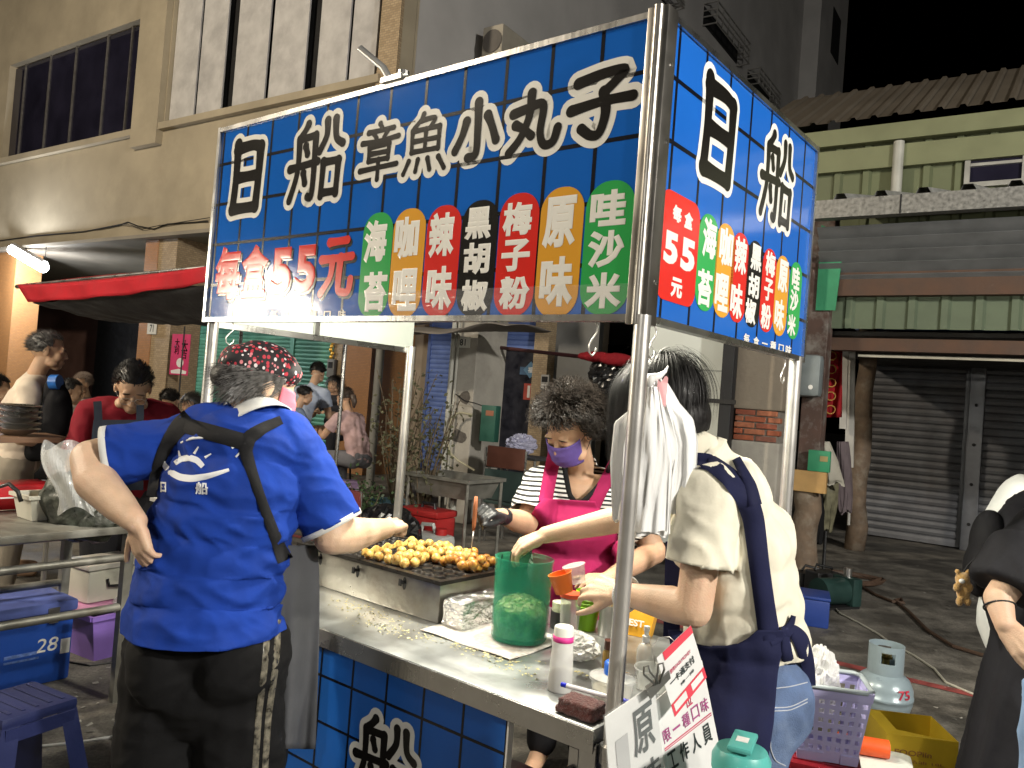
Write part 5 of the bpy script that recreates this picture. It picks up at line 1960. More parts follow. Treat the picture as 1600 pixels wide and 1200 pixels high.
gold_px += [((a[0] + b[0]) / 2, (a[1] + b[1]) / 2 - 10) for a, b in zip(gold_px[0:14:2], gold_px[1:15:2])]
def place_balls(pxs, meshes, zz, grp, lab):
    placed = []
    for i, (cx, cy) in enumerate(pxs):
        px, py = 560 + .15 * cx, 780 + .15 * cy
        p = at_z(px, py, zz)
        n_ = sum(1 for q in placed if (q - p).length < .033)
        up = Vector((0, 0, .0))
        if n_:
            # resting on its neighbours: move up along the line of sight
            k = .014 * min(n_, 2)
            d = ray(px, py)
            p = CAM + (p - CAM) * (1 - k / abs((p - CAM).z))
        placed.append(p)
        o = bpy.data.objects.new('octopus_ball', meshes[i % 5])
        COL.objects.link(o)
        o.matrix_basis = Matrix.Translation(p) @ Matrix.Rotation(i * 1.3, 4, 'Z') @ Matrix.Rotation(i * .7, 4, 'X')
        tag(o, lab, 'food', grp)
place_balls(pale_px, BM, zp, 'pale octopus balls heaped on the griddle', 'pale yellow octopus ball in the heap beside the blue-shirted cook')
place_balls(gold_px, BMG, zp, 'golden octopus balls on the griddle', 'browned golden octopus ball heaped near the green jar')
bsk = MB().grid(lambda u, v: at_z(566 + 72 * u, 868 - 16 * u - 9 * v, CZ + gh_ + .03 + .02 * v) + Vector((0, 0, .006 * math.sin(u * 26) * v)), 30, 4)
bo = link('batter_sheet', solid(bsk.mesh('batter_sheet'), .003), PALE, None, True)
tag(bo, 'wavy-edged pale sheet of cooked batter beside the heaped balls', 'food')

# foil-wrapped block
fo = sthing('foil_box', 'crumpled foil-wrapped block between griddle and green jar', 'box', -.775, .42)
fb_ = MB().bbox(-.045, .045, -.125, .12, 0, .088, .008)
fm = fb_.mesh('foil')
bm = bmesh.new(); bm.from_mesh(fm)
bmesh.ops.subdivide_edges(bm, edges=list(bm.edges), cuts=9, use_grid_fill=True)
for v in bm.verts:
    w_ = Vector((mnoise.noise(v.co * 40), mnoise.noise(v.co * 40 + Vector((5, 0, 0))), mnoise.noise(v.co * 40 + Vector((0, 9, 0)))))
    v.co += w_ * .0045
    v.co.z = max(v.co.z, 0)
bm.to_mesh(fm); bm.free()
link('foil_wrap', fm, mat('crumpled_foil', (.80, .80, .80), .2, 1., .1, 20, .9, 70), fo, False)

# paper sheet under jar
pp = sthing('newspaper_sheet', 'printed paper sheet lying under the green jar', 'paper', -.62, .36)
link('sheet', solid(MB().grid(lambda u, v: Vector((-.2 + .36 * u, -.16 + .3 * v, .003 + .002 * math.sin(u * 9 + v * 7))), 12, 12).mesh('s'), .0006), mat('printed_paper', (.62, .6, .56), .8, 0, .25, 60, stain=(.5, .2, .17, .5), ss=14), pp, True)

# green jar with cabbage
jr = sthing('plastic_jar', 'tall translucent green plastic jar half full of chopped cabbage', 'jar', -.565, .375, CZ + .006)
JG = mat('green_plastic', (.035, .42, .25), .22, 0, .04, 4, alpha=.45, spec=.5)
prof = [(.006, .002), (.083, .002), (.087, .01), (.0885, .12), (.09, .238), (.0925, .24), (.0925, .25), (.0885, .25), (.0855, .236), (.084, .12), (.082, .014), (.006, .012)]
link('wall', MB().lathe(prof, 40), JG, jr, 50)
cb = MB().lathe([(.002, .014), (.08, .014), (.081, .06), (.0815, .092), (.07, .108), (.045, .122), (.02, .13), (.002, .131)], 40)
cb.v = [v + Vector((0, 0, .012 * mnoise.noise(v * 50) if v.z > .08 else 0)) for v in cb.v]
link('cabbage', cb, mat('chopped_cabbage', (.18, .32, .08), .7, 0, .6, 55, .8, 70, stain=(.62, .68, .35, .9), ss=38), jr, True)
shr = MB()
rn = random.Random(3)
for k in range(130):
    a, r_ = rn.uniform(0, 6.28), rn.uniform(0, .072)
    p = Vector((r_ * math.cos(a), r_ * math.sin(a), .132 - .03 * (r_ / .075) ** 2))
    d = Vector((rn.uniform(-1, 1), rn.uniform(-1, 1), rn.uniform(-.3, .6))).normalized() * rn.uniform(.006, .013)
    s_ = d.orthogonal().normalized() * .0035
    shr.add([p - d - s_, p + d - s_, p + d + s_, p - d + s_], [(0, 1, 2, 3)])
so_ = link('cabbage_shreds', shr, mat('cabbage_pale', (.62, .70, .34), .6, 0, .35, 80), jr)
so_['kind'] = 'stuff'
# tongs in the far hand
tg = thing('tongs', 'thin dark tongs dipping from the hand into the green jar', 'tool', at_d(786, 872, 2.5))
for a_, b_ in (((785, 866, 2.5), (781, 892, 2.5)), ((799, 862, 2.5), (794, 897, 2.48))):
    link('arm', MB().cyl(A(*a_), A(*b_), .0022, .0016, 8), BLACK, tg, False, True)

# shaker with pink band
sh = sthing('shaker_bottle', 'frosted shaker bottle with a pink band and grey powder inside', 'bottle', -.235, .125)
FROST = mat('frosted_plastic', (.80, .80, .76), .45, 0, .03, alpha=.62)
link('bottle', MB().lathe([(.002, 0), (.031, 0), (.0325, .004), (.030, .075), (.0265, .125), (.002, .125)], 28), FROST, sh, 50)
link('powder', MB().lathe([(.002, .002), (.030, .002), (.0295, .04), (.018, .052), (.002, .05)], 24), mat('grey_powder', (.22, .21, .20), .9, 0, .15, 60), sh, 50)
link('band', MB().lathe([(.0268, .126), (.0272, .126), (.0266, .141), (.026, .141)], 28, close=False), mat('pink_band', (.75, .05, .30), .5, 0, .05), sh, True)
link('lid', MB().lathe([(.002, .1255), (.0262, .1255), (.0255, .16), (.0235, .164), (.002, .162)], 28), mat('lid_white', (.72, .74, .66), .5, 0, .06), sh, 50)
for k in range(7):
    a = k * .9
    link('hole', MB().lathe([(.0003, 0), (.0018, 0), (.0003, .0004)], 8, (.012 * math.cos(a), .012 * math.sin(a), .1638)), DARK, sh)

# lime cups, dark pot, skewer can
ORD = ('lowest', 'second lowest', 'middle', 'second from top', 'topmost')
for k in range(5):
    tag(link('lime_cup', MB().lathe([(.03, .012 * k), (.041, .012 * k + .075), (.043, .012 * k + .078), (.041, .012 * k + .08), (.028, .012 * k + .005)], 26), mat('lime_plastic', (.30, .62, .02), .35, 0, .06), None, 40), ORD[k] + ' lime green cup of the stack behind the green jar', 'cup', 'stacked lime cups').matrix_basis = Matrix.Translation(stw(-.50, .66, CZ + .001))
pt_ = sthing('sauce_pot', 'small black sauce pot with a green-flecked lid behind the jar', 'pot', -.565, .60)
link('pot', MB().lathe([(.002, 0), (.032, 0), (.034, .004), (.034, .055), (.002, .055)], 22), BLACK, pt_, 50)
link('lid', MB().lathe([(.002, .0555), (.03, .0555), (.031, .085), (.002, .088)], 22), mat('clear_lid', (.55, .62, .42), .3, 0, .3, 60), pt_, 50)
cn = sthing('skewer_can', 'steel can full of wooden skewers left of the corner post', 'can', -.415, .66)
link('can', MB().lathe([(.002, 0), (.034, 0), (.034, .1), (.032, .1), (.032, .004), (.002, .004)], 28), STEELB, cn, 50)
for k in range(22):
    a, r_ = k * 2.4, .026 * math.sqrt((k + .5) / 22)
    tag(link('skewer', MB().cyl((r_ * math.cos(a) * .6, r_ * math.sin(a) * .6, .005), (r_ * math.cos(a), r_ * math.sin(a), .112 + .008 * math.sin(k * 5)), .0014, n=5), mat('bamboo', (.62, .47, .26), .7, 0, .1)), 'thin wooden skewer standing in the steel can', 'skewer', 'skewers in the steel can').matrix_basis = cn.matrix_basis.copy()

# crumpled clear bag lying by the cups
def crumple(name, label, cat, loc, rx, ry, rz_, m, seed, par=None, amp=.35, flat=True, sc_=3.2):
    o = thing(name, label, cat, loc, seed) if par is None else par
    mb = MB().ell((0, 0, rz_), (rx, ry, rz_), None, 40, 26)
    out = []
    for v in mb.v:
        q = Vector((v.x / rx, v.y / ry, (v.z - rz_) / rz_))
        n_ = mnoise.noise(q * sc_ + Vector((seed * 3.1, 0, 0))) + .5 * mnoise.noise(q * sc_ * 2.3 + Vector((0, seed, 0)))
        k = 1 + amp * (.35 - abs(n_) * 1.5)
        w = Vector((v.x * k, v.y * k, rz_ + (v.z - rz_) * k))
        if flat:
            w.z = max(w.z, .0)
        out.append(w)
    mb.v = out
    link('film', mb, m, o, False)
    return o
CLEARB = mat('clear_film', (.86, .87, .86), .18, 0, .05, alpha=.38, bump=.3, bs=30, spec=.9)
MILKB = mat('milky_film', (.82, .82, .80), .3, 0, .05, alpha=.7, bump=.3, bs=30, spec=.7)
crumple('plastic_bag', 'crumpled clear plastic bag beside the shaker bottle', 'bag', stw(-.36, .38, CZ + .002), .09, .06, .035, MILKB, 2)

# blue-capped tub, round clear tub, spray bottle, brown-capped bottle, box
tb_ = sthing('sauce_tub', 'clear round tub with a bright blue cap on the counter corner', 'tub', -.115, .185)
CLP = mat('clear_plastic', (.75, .77, .74), .15, 0, .04, alpha=.42, spec=.8)
link('tub', MB().lathe([(.002, 0), (.05, 0), (.056, .045), (.06, .047), (.06, .054), (.05, .058), (.02, .06), (.002, .06)], 30), CLP, tb_, 50)
link('cap', MB().lathe([(.002, .06), (.0235, .06), (.0235, .088), (.02, .092), (.002, .092)], 26), mat('blue_cap', (.015, .13, .62), .35, 0, .05), tb_, 50)
link('contents', MB().lathe([(.002, .003), (.047, .003), (.05, .025), (.002, .027)], 26), mat('sauce_pale', (.45, .42, .32), .5, 0, .2), tb_, 50)
tb2 = sthing('food_tub', 'clear lidless food tub right of the corner post', 'tub', -.045 - .03, .335)
link('tub', MB().lathe([(.002, 0), (.045, 0), (.052, .05), (.055, .052), (.054, .055), (.05, .052), (.043, .004), (.002, .004)], 30), CLP, tb2, 50)
sp = sthing('spray_bottle', 'clear spray bottle with white pump head beside the corner post', 'bottle', -.135, .39)
link('bottle', MB().lathe([(.002, 0), (.023, 0), (.024, .004), (.024, .075), (.02, .088), (.009, .098), (.002, .098)], 24), CLP, sp, 50)
link('pump', MB().lathe([(.002, .0985), (.011, .0985), (.011, .115), (.0065, .117), (.0065, .128), (.0085, .129), (.0085, .142), (.002, .144)], 18), WHITE, sp, 50)
link('dip_tube', MB().cyl((.004, 0, .006), (.0, 0, .1), .0018, n=6), WHITE, sp)
bc = sthing('condiment_bottle', 'small bottle with a brown screw cap beside the post', 'bottle', -.23, .36)
link('bottle', MB().lathe([(.002, 0), (.02, 0), (.02, .05), (.014, .06), (.002, .06)], 20), mat('amber_oil', (.5, .32, .08), .2, 0, .1, alpha=.8), bc, 50)
link('cap', MB().lathe([(.002, .0605), (.0175, .0605), (.0175, .085), (.002, .087)], 20), mat('brown_cap', (.10, .035, .02), .4, 0, .1), bc, 50)
yb = sthing('snack_bag', 'orange-yellow printed snack pouch at the far counter edge', 'pouch', -.385, .745, CZ, .2)
link('pouch', MB().prism([(-.075, -.025, 0), (.075, -.025, 0), (.085, -.006, .082), (-.085, -.006, .082)], (0, .045, 0)), mat('orange_pouch', (.66, .33, .03), .35, 0, .1, 8, .2, 20), yb)
link('lettering', letter(MB(), '日', Vector((-.055, -.0225, .042)), Vector((1, 0, 0)), Vector((0, .2, .98)), .02, .026, Vector((0, -1, .2)), .0008, .03), PBLACK, yb)
link('lettering', letter(MB(), 'BEST', Vector((.02, -.0225, .042)), Vector((1, 0, 0)), Vector((0, .2, .98)), .07, .022, Vector((0, -1, .2)), .0008, .03), PWHITE, yb)

# cups held by the seller
hc = thing('plastic_cup', 'bright orange cup held in the seller\'s near hand', 'cup', at_d(889, 915, 2.33))
hc2 = thing('plastic_cup', 'clear cup held just behind the orange cup', 'cup', at_d(889, 915, 2.33))
ct_ = Matrix.Rotation(R(-18), 4, 'Y')
link('wall', MB().lathe([(.002, 0), (.026, 0), (.034, .055), (.036, .057), (.033, .057), (.024, .004), (.002, .004)], 26).tr(Matrix.Translation((-.012, 0, -.02)) @ ct_), mat('orange_plastic', (.85, .22, .03), .4, 0, .06, alpha=.9), hc, 50)
link('wall', MB().lathe([(.002, 0), (.024, 0), (.032, .05), (.035, .052), (.002, .056)], 26).tr(Matrix.Translation((.028, .03, .005)) @ ct_), CLP, hc2, 50)
sc = thing('scoop_box', 'red-rimmed clear box standing behind the held cups', 'box', stw(-.50, .555, CZ + .001), SRZ)
link('box', MB().lathe([(.002, 0), (.03, 0), (.034, .12), (.002, .122)], 22), CLP, sc, 50)
link('lid', MB().lathe([(.002, .1225), (.037, .1225), (.037, .135), (.002, .14)], 22), mat('red_orange_lid', (.75, .10, .04), .4, 0, .05), sc, 50)

# towel and pen at the corner
tw = sthing('towel', 'folded maroon terry towel on the counter corner by the post', 'towel', -.085, .035)
tm_ = remesh(MB().bbox(-.075, .035, -.045, .035, 0, .018, .008).bbox(-.07, .03, -.04, .03, .019, .036, .008), .004, 2)
fold(tm_, lambda p: .003 * mnoise.noise(p * 160))
link('cloth', tm_, mat('maroon_terry', (.11, .022, .018), 1., 0, .3, 90, .8, 300, sheen=.4), tw, True)
pn = sthing('marker_pen', 'blue and white marker pen lying on the maroon towel', 'pen', -.09, .085, CZ + .03, .15)
link('barrel', MB().cyl((-.09, 0, .008), (.03, 0, .008), .006, n=12), mat('pen_white', (.7, .7, .72), .4), pn, 40)
link('cap', MB().cyl((.0305, 0, .008), (.085, 0, .008), .0068, n=12), mat('pen_blue', (.01, .02, .5), .35), pn, 40)
link('tip_cap', MB().cyl((-.105, 0, .008), (-.0905, 0, .008), .0062, n=12), MATS['pen_blue'], pn, 40)

# scattered crumbs and cabbage bits on the steel
cr = MB()
rn = random.Random(11)
for k in range(640):
    cx_, cy_, sg = rn.choice(((-1.0, .2, .10), (-.8, .17, .09), (-.62, .2, .07), (-.5, .2, .06), (-.9, .12, .06), (-.42, .16, .08), (-1.15, .22, .08), (-.3, .28, .05)))
    x, y = rn.gauss(cx_, sg), rn.gauss(cy_, sg * .4)
    if not (-1.75 < x < -.05 and .0 < y < .285):
        continue
    s_ = rn.uniform(.0016, .0062)
    a = rn.uniform(0, 6.28)
    c_, d_ = math.cos(a) * s_, math.sin(a) * s_
    p = stw(x, y, CZ + .0012)
    cr.add([p + Vector((c_, d_, 0)), p + Vector((-d_ * .5, c_ * .5, s_ * .5)), p - Vector((c_, d_, 0)), p + Vector((d_ * .5, -c_ * .5, 0))], [(0, 1, 2, 3)])
tag(link('crumbs', cr, mat('crumb', (.68, .62, .33), .7, 0, .4, 30)), 'scattered cabbage shreds and crumbs on the steel counter', None, kind='stuff')

# ---------------------------------------------------------------- hooks and the bundle of white bags
def shook(name, label, u, z, side=True):
    o = thing(name, label, 'hook', stw(-.004, u, z) if side else stw(u, .0, z), SRZ)
    pts = [(0, 0, .03 * math.sin(t) + (.0)) for t in (0,)]
    P = []
    for k in range(13):
        t = -math.pi / 2 + k * (1.35 * math.pi) / 12
        P.append((0, .014 * math.cos(t), -.012 + .014 * math.sin(t)))
    for k in range(13):
        t = math.pi / 2 + k * (1.3 * math.pi) / 12
        P.append((0, -.002 + .016 * math.cos(t) * -1, -.055 - .02 * (1 - math.sin(t)) + .0))
    link('wire', MB().tube([(0, .004, .012), (0, .016, .004), (0, .014, -.012), (0, -.004, -.03), (0, -.016, -.045), (0, -.014, -.062), (0, .0, -.07), (0, .014, -.06), (0, .016, -.048)], .0022, 8), STEELB, o, True)
    return o
bu, bz = on_side(1022, 528)
shook('wire_hook', 'bent steel hook holding the white bags under the side sign', bu, zb - .018)
shook('wire_hook', 'steel ring hook under the front sign left of the corner post', on_front(928, 515)[0], zb - .018, False)
shook('wire_hook', 'steel hook under the left end of the front sign', on_front(360, 518)[0], zb - .018, False)
shook('wire_hook', 'small hook under the far end of the side sign', on_side(1226, 572)[0], zb - .018)
bd = 1.93
bgs = thing('bag_bundle', 'bundle of white plastic carrier bags hanging from a hook at the corner post', 'bags', at_d(1022, 600, bd))
BAGW = mat('white_bag_film', (.80, .80, .79), .32, 0, .04, alpha=.93, bump=.35, bs=18, spec=.5, aniso=(3, 3, .7))
def hang_bag(pts, dep, fl_, seed, thick=.012):
    """a limp bag: rows of (y pixel, x left, x right); folds run down"""
    def fn(u, v):
        k = v * (len(pts) - 1)
        i = min(int(k), len(pts) - 2)
        t = k - i
        y = pts[i][0] * (1 - t) + pts[i + 1][0] * t
        x0 = pts[i][1] * (1 - t) + pts[i + 1][1] * t
        x1 = pts[i][2] * (1 - t) + pts[i + 1][2] * t
        a = 2 * math.pi * u
        w = (x1 - x0) / 2
        xx = (x0 + x1) / 2 + w * math.cos(a)
        rip = .0018 * math.sin(a * fl_ + seed + v * 2.5) * (1 - .5 * v) + .016 * mnoise.noise(Vector((math.cos(a) * 1.9, math.sin(a) * 1.9, v * 1.3 + seed))) * (.3 + v) + .006 * mnoise.noise(Vector((math.cos(a) * 5 + v * 2, math.sin(a) * 5, v * 3 + seed)))
        dd = dep - math.sin(a) * (thick * (.6 + .8 * math.sin(math.pi * min(1, v * 1.1)))) + rip
        yy = y + 9 * mnoise.noise(Vector((u * 9, seed, 0))) * v ** 3
        return A(xx + rip * 300, yy, dd)
    me = MB().grid(fn, 56, 34).mesh('bag')
    fixn(me)
    return me
for nm, pts_, dd, fl_, sd in (
        ('bag', [(592, 1005, 1034), (615, 1000, 1040), (650, 985, 1050), (700, 975, 1062), (760, 972, 1052), (836, 968, 1038)], 1.93, 9, 1.),
        ('bag', [(598, 1012, 1042), (630, 1012, 1060), (655, 1020, 1082), (690, 1030, 1090), (740, 1035, 1088), (802, 1030, 1074)], 1.955, 6, 2.2),
        ('bag', [(600, 1004, 1022), (640, 985, 1015), (660, 960, 1010), (720, 955, 1000), (770, 957, 995), (812, 958, 990)], 1.965, 6, 4.1),
        ('bag', [(604, 1008, 1030), (660, 998, 1042), (720, 995, 1050), (830, 985, 1045)], 1.915, 11, 5.3)):
    me = hang_bag(pts_, dd, fl_, sd)
    put(nm, me, BAGW, bgs)
link('handle_twist', MB().tube([A(1012, 604, 1.925), A(1018, 590, 1.925), A(1030, 588, 1.93), A(1040, 580, 1.93), A(1044, 572, 1.935)], [.012, .013, .009, .004, .0015], 8), BAGW, bgs, True, True)
link('pink_tag', MB().grid(lambda u, v: A(1028 + 16 * u - 4 * v, 592 + 46 * v + 5 * math.sin(u * 6), 1.912), 6, 10), mat('pink_film', (.78, .40, .42), .4, 0, .1, alpha=.85), bgs, True, True)

# ---------------------------------------------------------------- acrylic notice sheets clipped at the corner post
def quad_sheet(name, label, C4, m, th=.003, cat='sign'):
    """C4: four (px, py, depth) corners TL TR BR BL; returns thing, ux, uz, nrm, mapping"""
    P = [A(*c) for c in C4]
    cen = (P[0] + P[1] + P[2] + P[3]) / 4
    o = thing(name, label, cat, cen)
    nrm = ((P[1] - P[0]).cross(P[0] - P[3])).normalized()
    if nrm.dot(CAM - cen) < 0:
        nrm = -nrm
    link('sheet', MB().prism(P, -nrm * th), m, o, False, True)
    def mp(u, v):
        return (P[0] * (1 - u) + P[1] * u) * (1 - v) + (P[3] * (1 - u) + P[2] * u) * v
    return o, mp, nrm
PAPER = mat('notice_paper', (.66, .66, .65), .45, 0, .05, 20, coat=.6)
INKR = mat('ink_crimson', (.50, .03, .10), .6, 0, .1)
INKP = mat('ink_purple', (.33, .06, .20), .6, 0, .1)
INKB = mat('ink_black', (.02, .03, .03), .6, 0, .1)
def write(o, mp, nrm, ch, u, v, du, dv, m, d=.0012, bold=.012):
    c = mp(u, v) + nrm * d
    ux = mp(u + .05, v) - mp(u - .05, v)
    uz = mp(u, v - .05) - mp(u, v + .05)
    W, H = ux.length * 10 * du, uz.length * 10 * dv
    link('lettering', letter(MB(), ch, c, ux.normalized(), uz.normalized(), W, H, nrm, .0005, bold), m, o, False, True)
def bar(o, mp, nrm, u0, u1, v0, v1, m, d=.001, name='printed_band'):
    link(name, MB().prism([mp(u0, v0) + nrm * d, mp(u1, v0) + nrm * d, mp(u1, v1) + nrm * d, mp(u0, v1) + nrm * d], nrm * .0003), m, o, False, True)
o2, mp2, n2 = quad_sheet('notice_sheet', 'hanging white notice written in purple and black beside the navy apron', [(1018, 1100, 1.735), (1097, 1032, 1.80), (1132, 1205, 1.80), (1052, 1260, 1.735)], PAPER)
for i, ch in enumerate('限一種口味'):
    write(o2, mp2, n2, ch, .14 + .185 * i, .36, .14, .12 if ch != '一' else .02, INKP)
bar(o2, mp2, n2, .05, .97, .455, .465, INKR)
bar(o2, mp2, n2, .05, .97, .475, .482, INKR)
for i, ch in enumerate('工作人員'):
    write(o2, mp2, n2, ch, .15 + .225 * i, .60, .17, .17, INKB, bold=.02)
write(o2, mp2, n2, '位', .62, .22, .13, .11, INKR)
o1, mp1, n1 = quad_sheet('notice_sheet', 'clear acrylic sheet with bold handwritten character nearest the corner post', [(945, 1121, 1.70), (1022, 1068, 1.725), (1040, 1215, 1.725), (958, 1290, 1.70)], PAPER)
write(o1, mp1, n1, '原', .70, .36, .42, .46, INKB, bold=.02)
write(o1, mp1, n1, '味', .74, .84, .42, .3, INKB, bold=.02)
bar(o1, mp1, n1, .16, .4, .28, .62, mat('print_grey', (.42, .42, .42), .7, 0, .1))
acr = MB().prism([mp1(-.04, -.04) + n1 * .004, mp1(1.04, -.04) + n1 * .004, mp1(1.04, 1.04) + n1 * .004, mp1(-.04, 1.04) + n1 * .004], n1 * .002)
link('acrylic', acr, mat('acrylic_clear', (.85, .88, .88), .08, 0, 0, alpha=.07, spec=1.), o1, False, True)
o3, mp3, n3 = quad_sheet('payment_flyer', 'white flyer with red bands clipped above the hanging notices', [(1026, 1028, 1.715), (1079, 977, 1.76), (1104, 1058, 1.76), (1054, 1120, 1.715)], PAPER, .0008)
bar(o3, mp3, n3, .16, 1, 0, .14, mat('flyer_red', (.60, .04, .07), .5, 0, .1))
bar(o3, mp3, n3, 0, 1, .80, 1, MATS['flyer_red'])
bar(o3, mp3, n3, .06, .42, .83, .95, PAPER, .0016)
bar(o3, mp3, n3, .58, .92, .83, .95, PAPER, .0016)
write(o3, mp3, n3, '使用iPASS MONEY', .5, .36, .62, .07, INKR, .0016, .01)
write(o3, mp3, n3, '一卡通支付', .48, .52, .72, .12, INKB, .0016, .02)
write(o3, mp3, n3, '掃一掃', .55, .68, .4, .05, INKB, .0016, .01)
cl = thing('bulldog_clip', 'grey bulldog clip gripping the hanging notices', 'clip', at_d(1026, 1066, 1.71))
cm_ = mat('clip_grey', (.14, .14, .13), .4, .6, .1)
link('jaw', MB().prism([A(1010, 1078, 1.70), A(1046, 1050, 1.712), A(1048, 1060, 1.712), A(1016, 1094, 1.70)], _F * .02), cm_, cl, False, True)
for xx, yy in ((1010, 1050), (1032, 1046)):
    link('arm', MB().tube([A(1024, 1070, 1.70), A(xx - 4, yy + 4, 1.70), A(xx - 4, yy - 8, 1.70), A(xx + 4, yy - 10, 1.70), A(xx + 6, yy, 1.70), A(1030, 1068, 1.70)], .0024, 8), cm_, cl, True, True)
link('wire_loop', MB().tube([A(1024, 1040, 1.72), A(1020, 1010, 1.73), A(1030, 996, 1.735), A(1046, 995, 1.74), A(1056, 1004, 1.74)], .0011, 6), STEELB, cl, True, True)
# ================================================================ BACKGROUND PEOPLE
def figure(label, head, face, h=1.66, sit=False, lean=.12, nod=.2, shirt=(.5, .5, .5), pants=(.03, .03, .04), hairm=None, skin=None, arms='fwd', vox=.013, sleeve=.6, hlen=.03, group=None, long_hair=False, bow=0.):
    """head: world position of the head centre; face: compass direction (radians, 0 = away from the viewer, + = to the right)"""
    f = Vector((math.sin(face), math.cos(face), 0))
    r = Vector((f.y, -f.x, 0))
    k = h / 1.66
    hz = head.z
    nk = head - Vector((0, 0, .17 * k * (1 - .62 * bow))) - f * (.05 + .12 * lean) * k
    ch = nk - Vector((0, 0, .17 * k)) - f * .17 * lean * 1.5 * k
    wa = ch - Vector((0, 0, .2 * k)) - f * .2 * lean * 1.5 * k
    pe = wa - Vector((0, 0, .14 * k)) - f * .1 * lean * k
    if sit:
        pe.z = max(pe.z, .46)
    root = thing('person', label, 'person', (pe.x, pe.y, 0), 0, group)
    P = lambda b, x, y, z: b + r * x * k + f * y * k + ZV * z * k
    sk, sb, tb = MB(), MB(), MB()
    hems = []
    hd = Head(head, f + Vector((0, 0, -nod)), Vector((0, 0, 1)) + f * nod, k)
    hd.flesh(sk, nk, .05)
    def tor(mb, g, low=True):
        for c, rx, ry, rz in ((nk - Vector((0, 0, .07 * k)), .155, .09, .07), (ch, .17, .115, .13), (wa, .155, .115, .14), (pe, .165, .125, .11)):
            mb.ell(c, ((rx + g) * k, (ry + g) * k, (rz + g) * k), Matrix(((r.x, f.x, 0), (r.y, f.y, 0), (0, 0, 1))), 18, 10)
        mb.cap(nk - Vector((0, 0, .05 * k)), (.07 + g) * k, nk, (.05 + g * .4) * k)
        mb.chain([ch, wa, pe], [(.12 + g) * k, (.125 + g) * k, (.125 + g) * k])
    tor(sk, -.012)
    tor(sb, .012)
    for s_ in (-1, 1):
        sh = P(nk, s_ * .175, -.01, -.075)
        if arms == 'fwd':
            el, wr = P(sh, s_ * .05, .06, -.27), P(sh, s_ * -.02, .30, -.24)
        elif arms == 'table':
            el, wr = P(sh, s_ * .08, .14, -.22), P(sh, s_ * -.06, .36, -.16)
        elif arms == 'hold':
            el, wr = P(sh, s_ * .06, -.02, -.28), P(sh, s_ * -.05, .22, -.32)
        else:
            el, wr = P(sh, s_ * .05, 0, -.29), P(sh, s_ * .06, .06, -.53)
        sk.chain([sh, el], [.05 * k, .042 * k])
        sk.chain([el, lerp(el, wr, .4), wr], [.041 * k, .04 * k, .027 * k])
        hand(sk, wr, wr - el, ZV + r * s_ * .3, -s_, (.4, .5, .5, .6), k, .04)
        sb.cap(P(nk, s_ * .09, 0, -.06), .075 * k, sh, .068 * k)
        sb.cap(sh, .068 * k, lerp(sh, el, sleeve * .6), .068 * k)
        sb.cyl(lerp(sh, el, sleeve * .6), lerp(sh, el, sleeve), .068 * k, .075 * k, 14)
        hems.append((lerp(sh, el, sleeve), el - sh))
        hp = P(pe, s_ * .085, 0, -.03)
        if sit:
            kn, an = P(hp, s_ * .03, .40, -.0), None
            an = Vector((kn.x, kn.y, .09)) - f * .02
        else:
            kn = Vector((hp.x, hp.y, hp.z * .53)) + f * .02
            an = Vector((hp.x, hp.y, .08))
        sk.chain([hp, kn, an], [.09 * k, .06 * k, .042 * k])
        sk.cap(an - ZV * .04, .04, an - ZV * .05 + f * .15, .032)
        tb.chain([hp, kn, an + ZV * .04], [.11 * k, .078 * k, .062 * k])
    tb.ell(pe, (.18 * k, .145 * k, .12 * k), Matrix(((r.x, f.x, 0), (r.y, f.y, 0), (0, 0, 1))))
    put('body', remesh(sk, max(.007, vox * .6), 3), skin or SKIN2, root)
    sm = remesh(sb, vox, 4)
    fold(sm, wrinkle(8, .008, (.8, 1, 1.1), .3))
    cut(sm, pe - ZV * .05, Vector((0, 0, -1)))
    for c_, a_ in hems:
        open_end(sm, c_, a_, .078 * k)
    put('shirt', sm, cloth('shirt_%.2f_%.2f_%.2f' % shirt, shirt), root)
    put('trousers', remesh(tb, vox, 4), cloth('trouser_%.2f_%.2f_%.2f' % pants, pants), root)
    rg = (lambda v: v.z > -.45 and not (v.y > .45 and v.z < .42) and not (v.y > .1 and v.z < -.05)) if not long_hair else (lambda v: v.z > -.7 and not (v.y > .5 and v.z < .4))
    hair(hd, root, hairm or HAIRD, 900, lambda v: hlen, rg, lambda p, v: Vector((v.x, v.y - .3, v.z)) * .5 + Vector((0, -.3, -.5 if long_hair else .1)), .002, .002, 4, True, 4, 60, shell_d=1.0)
    return root, hd, sm, P, nk

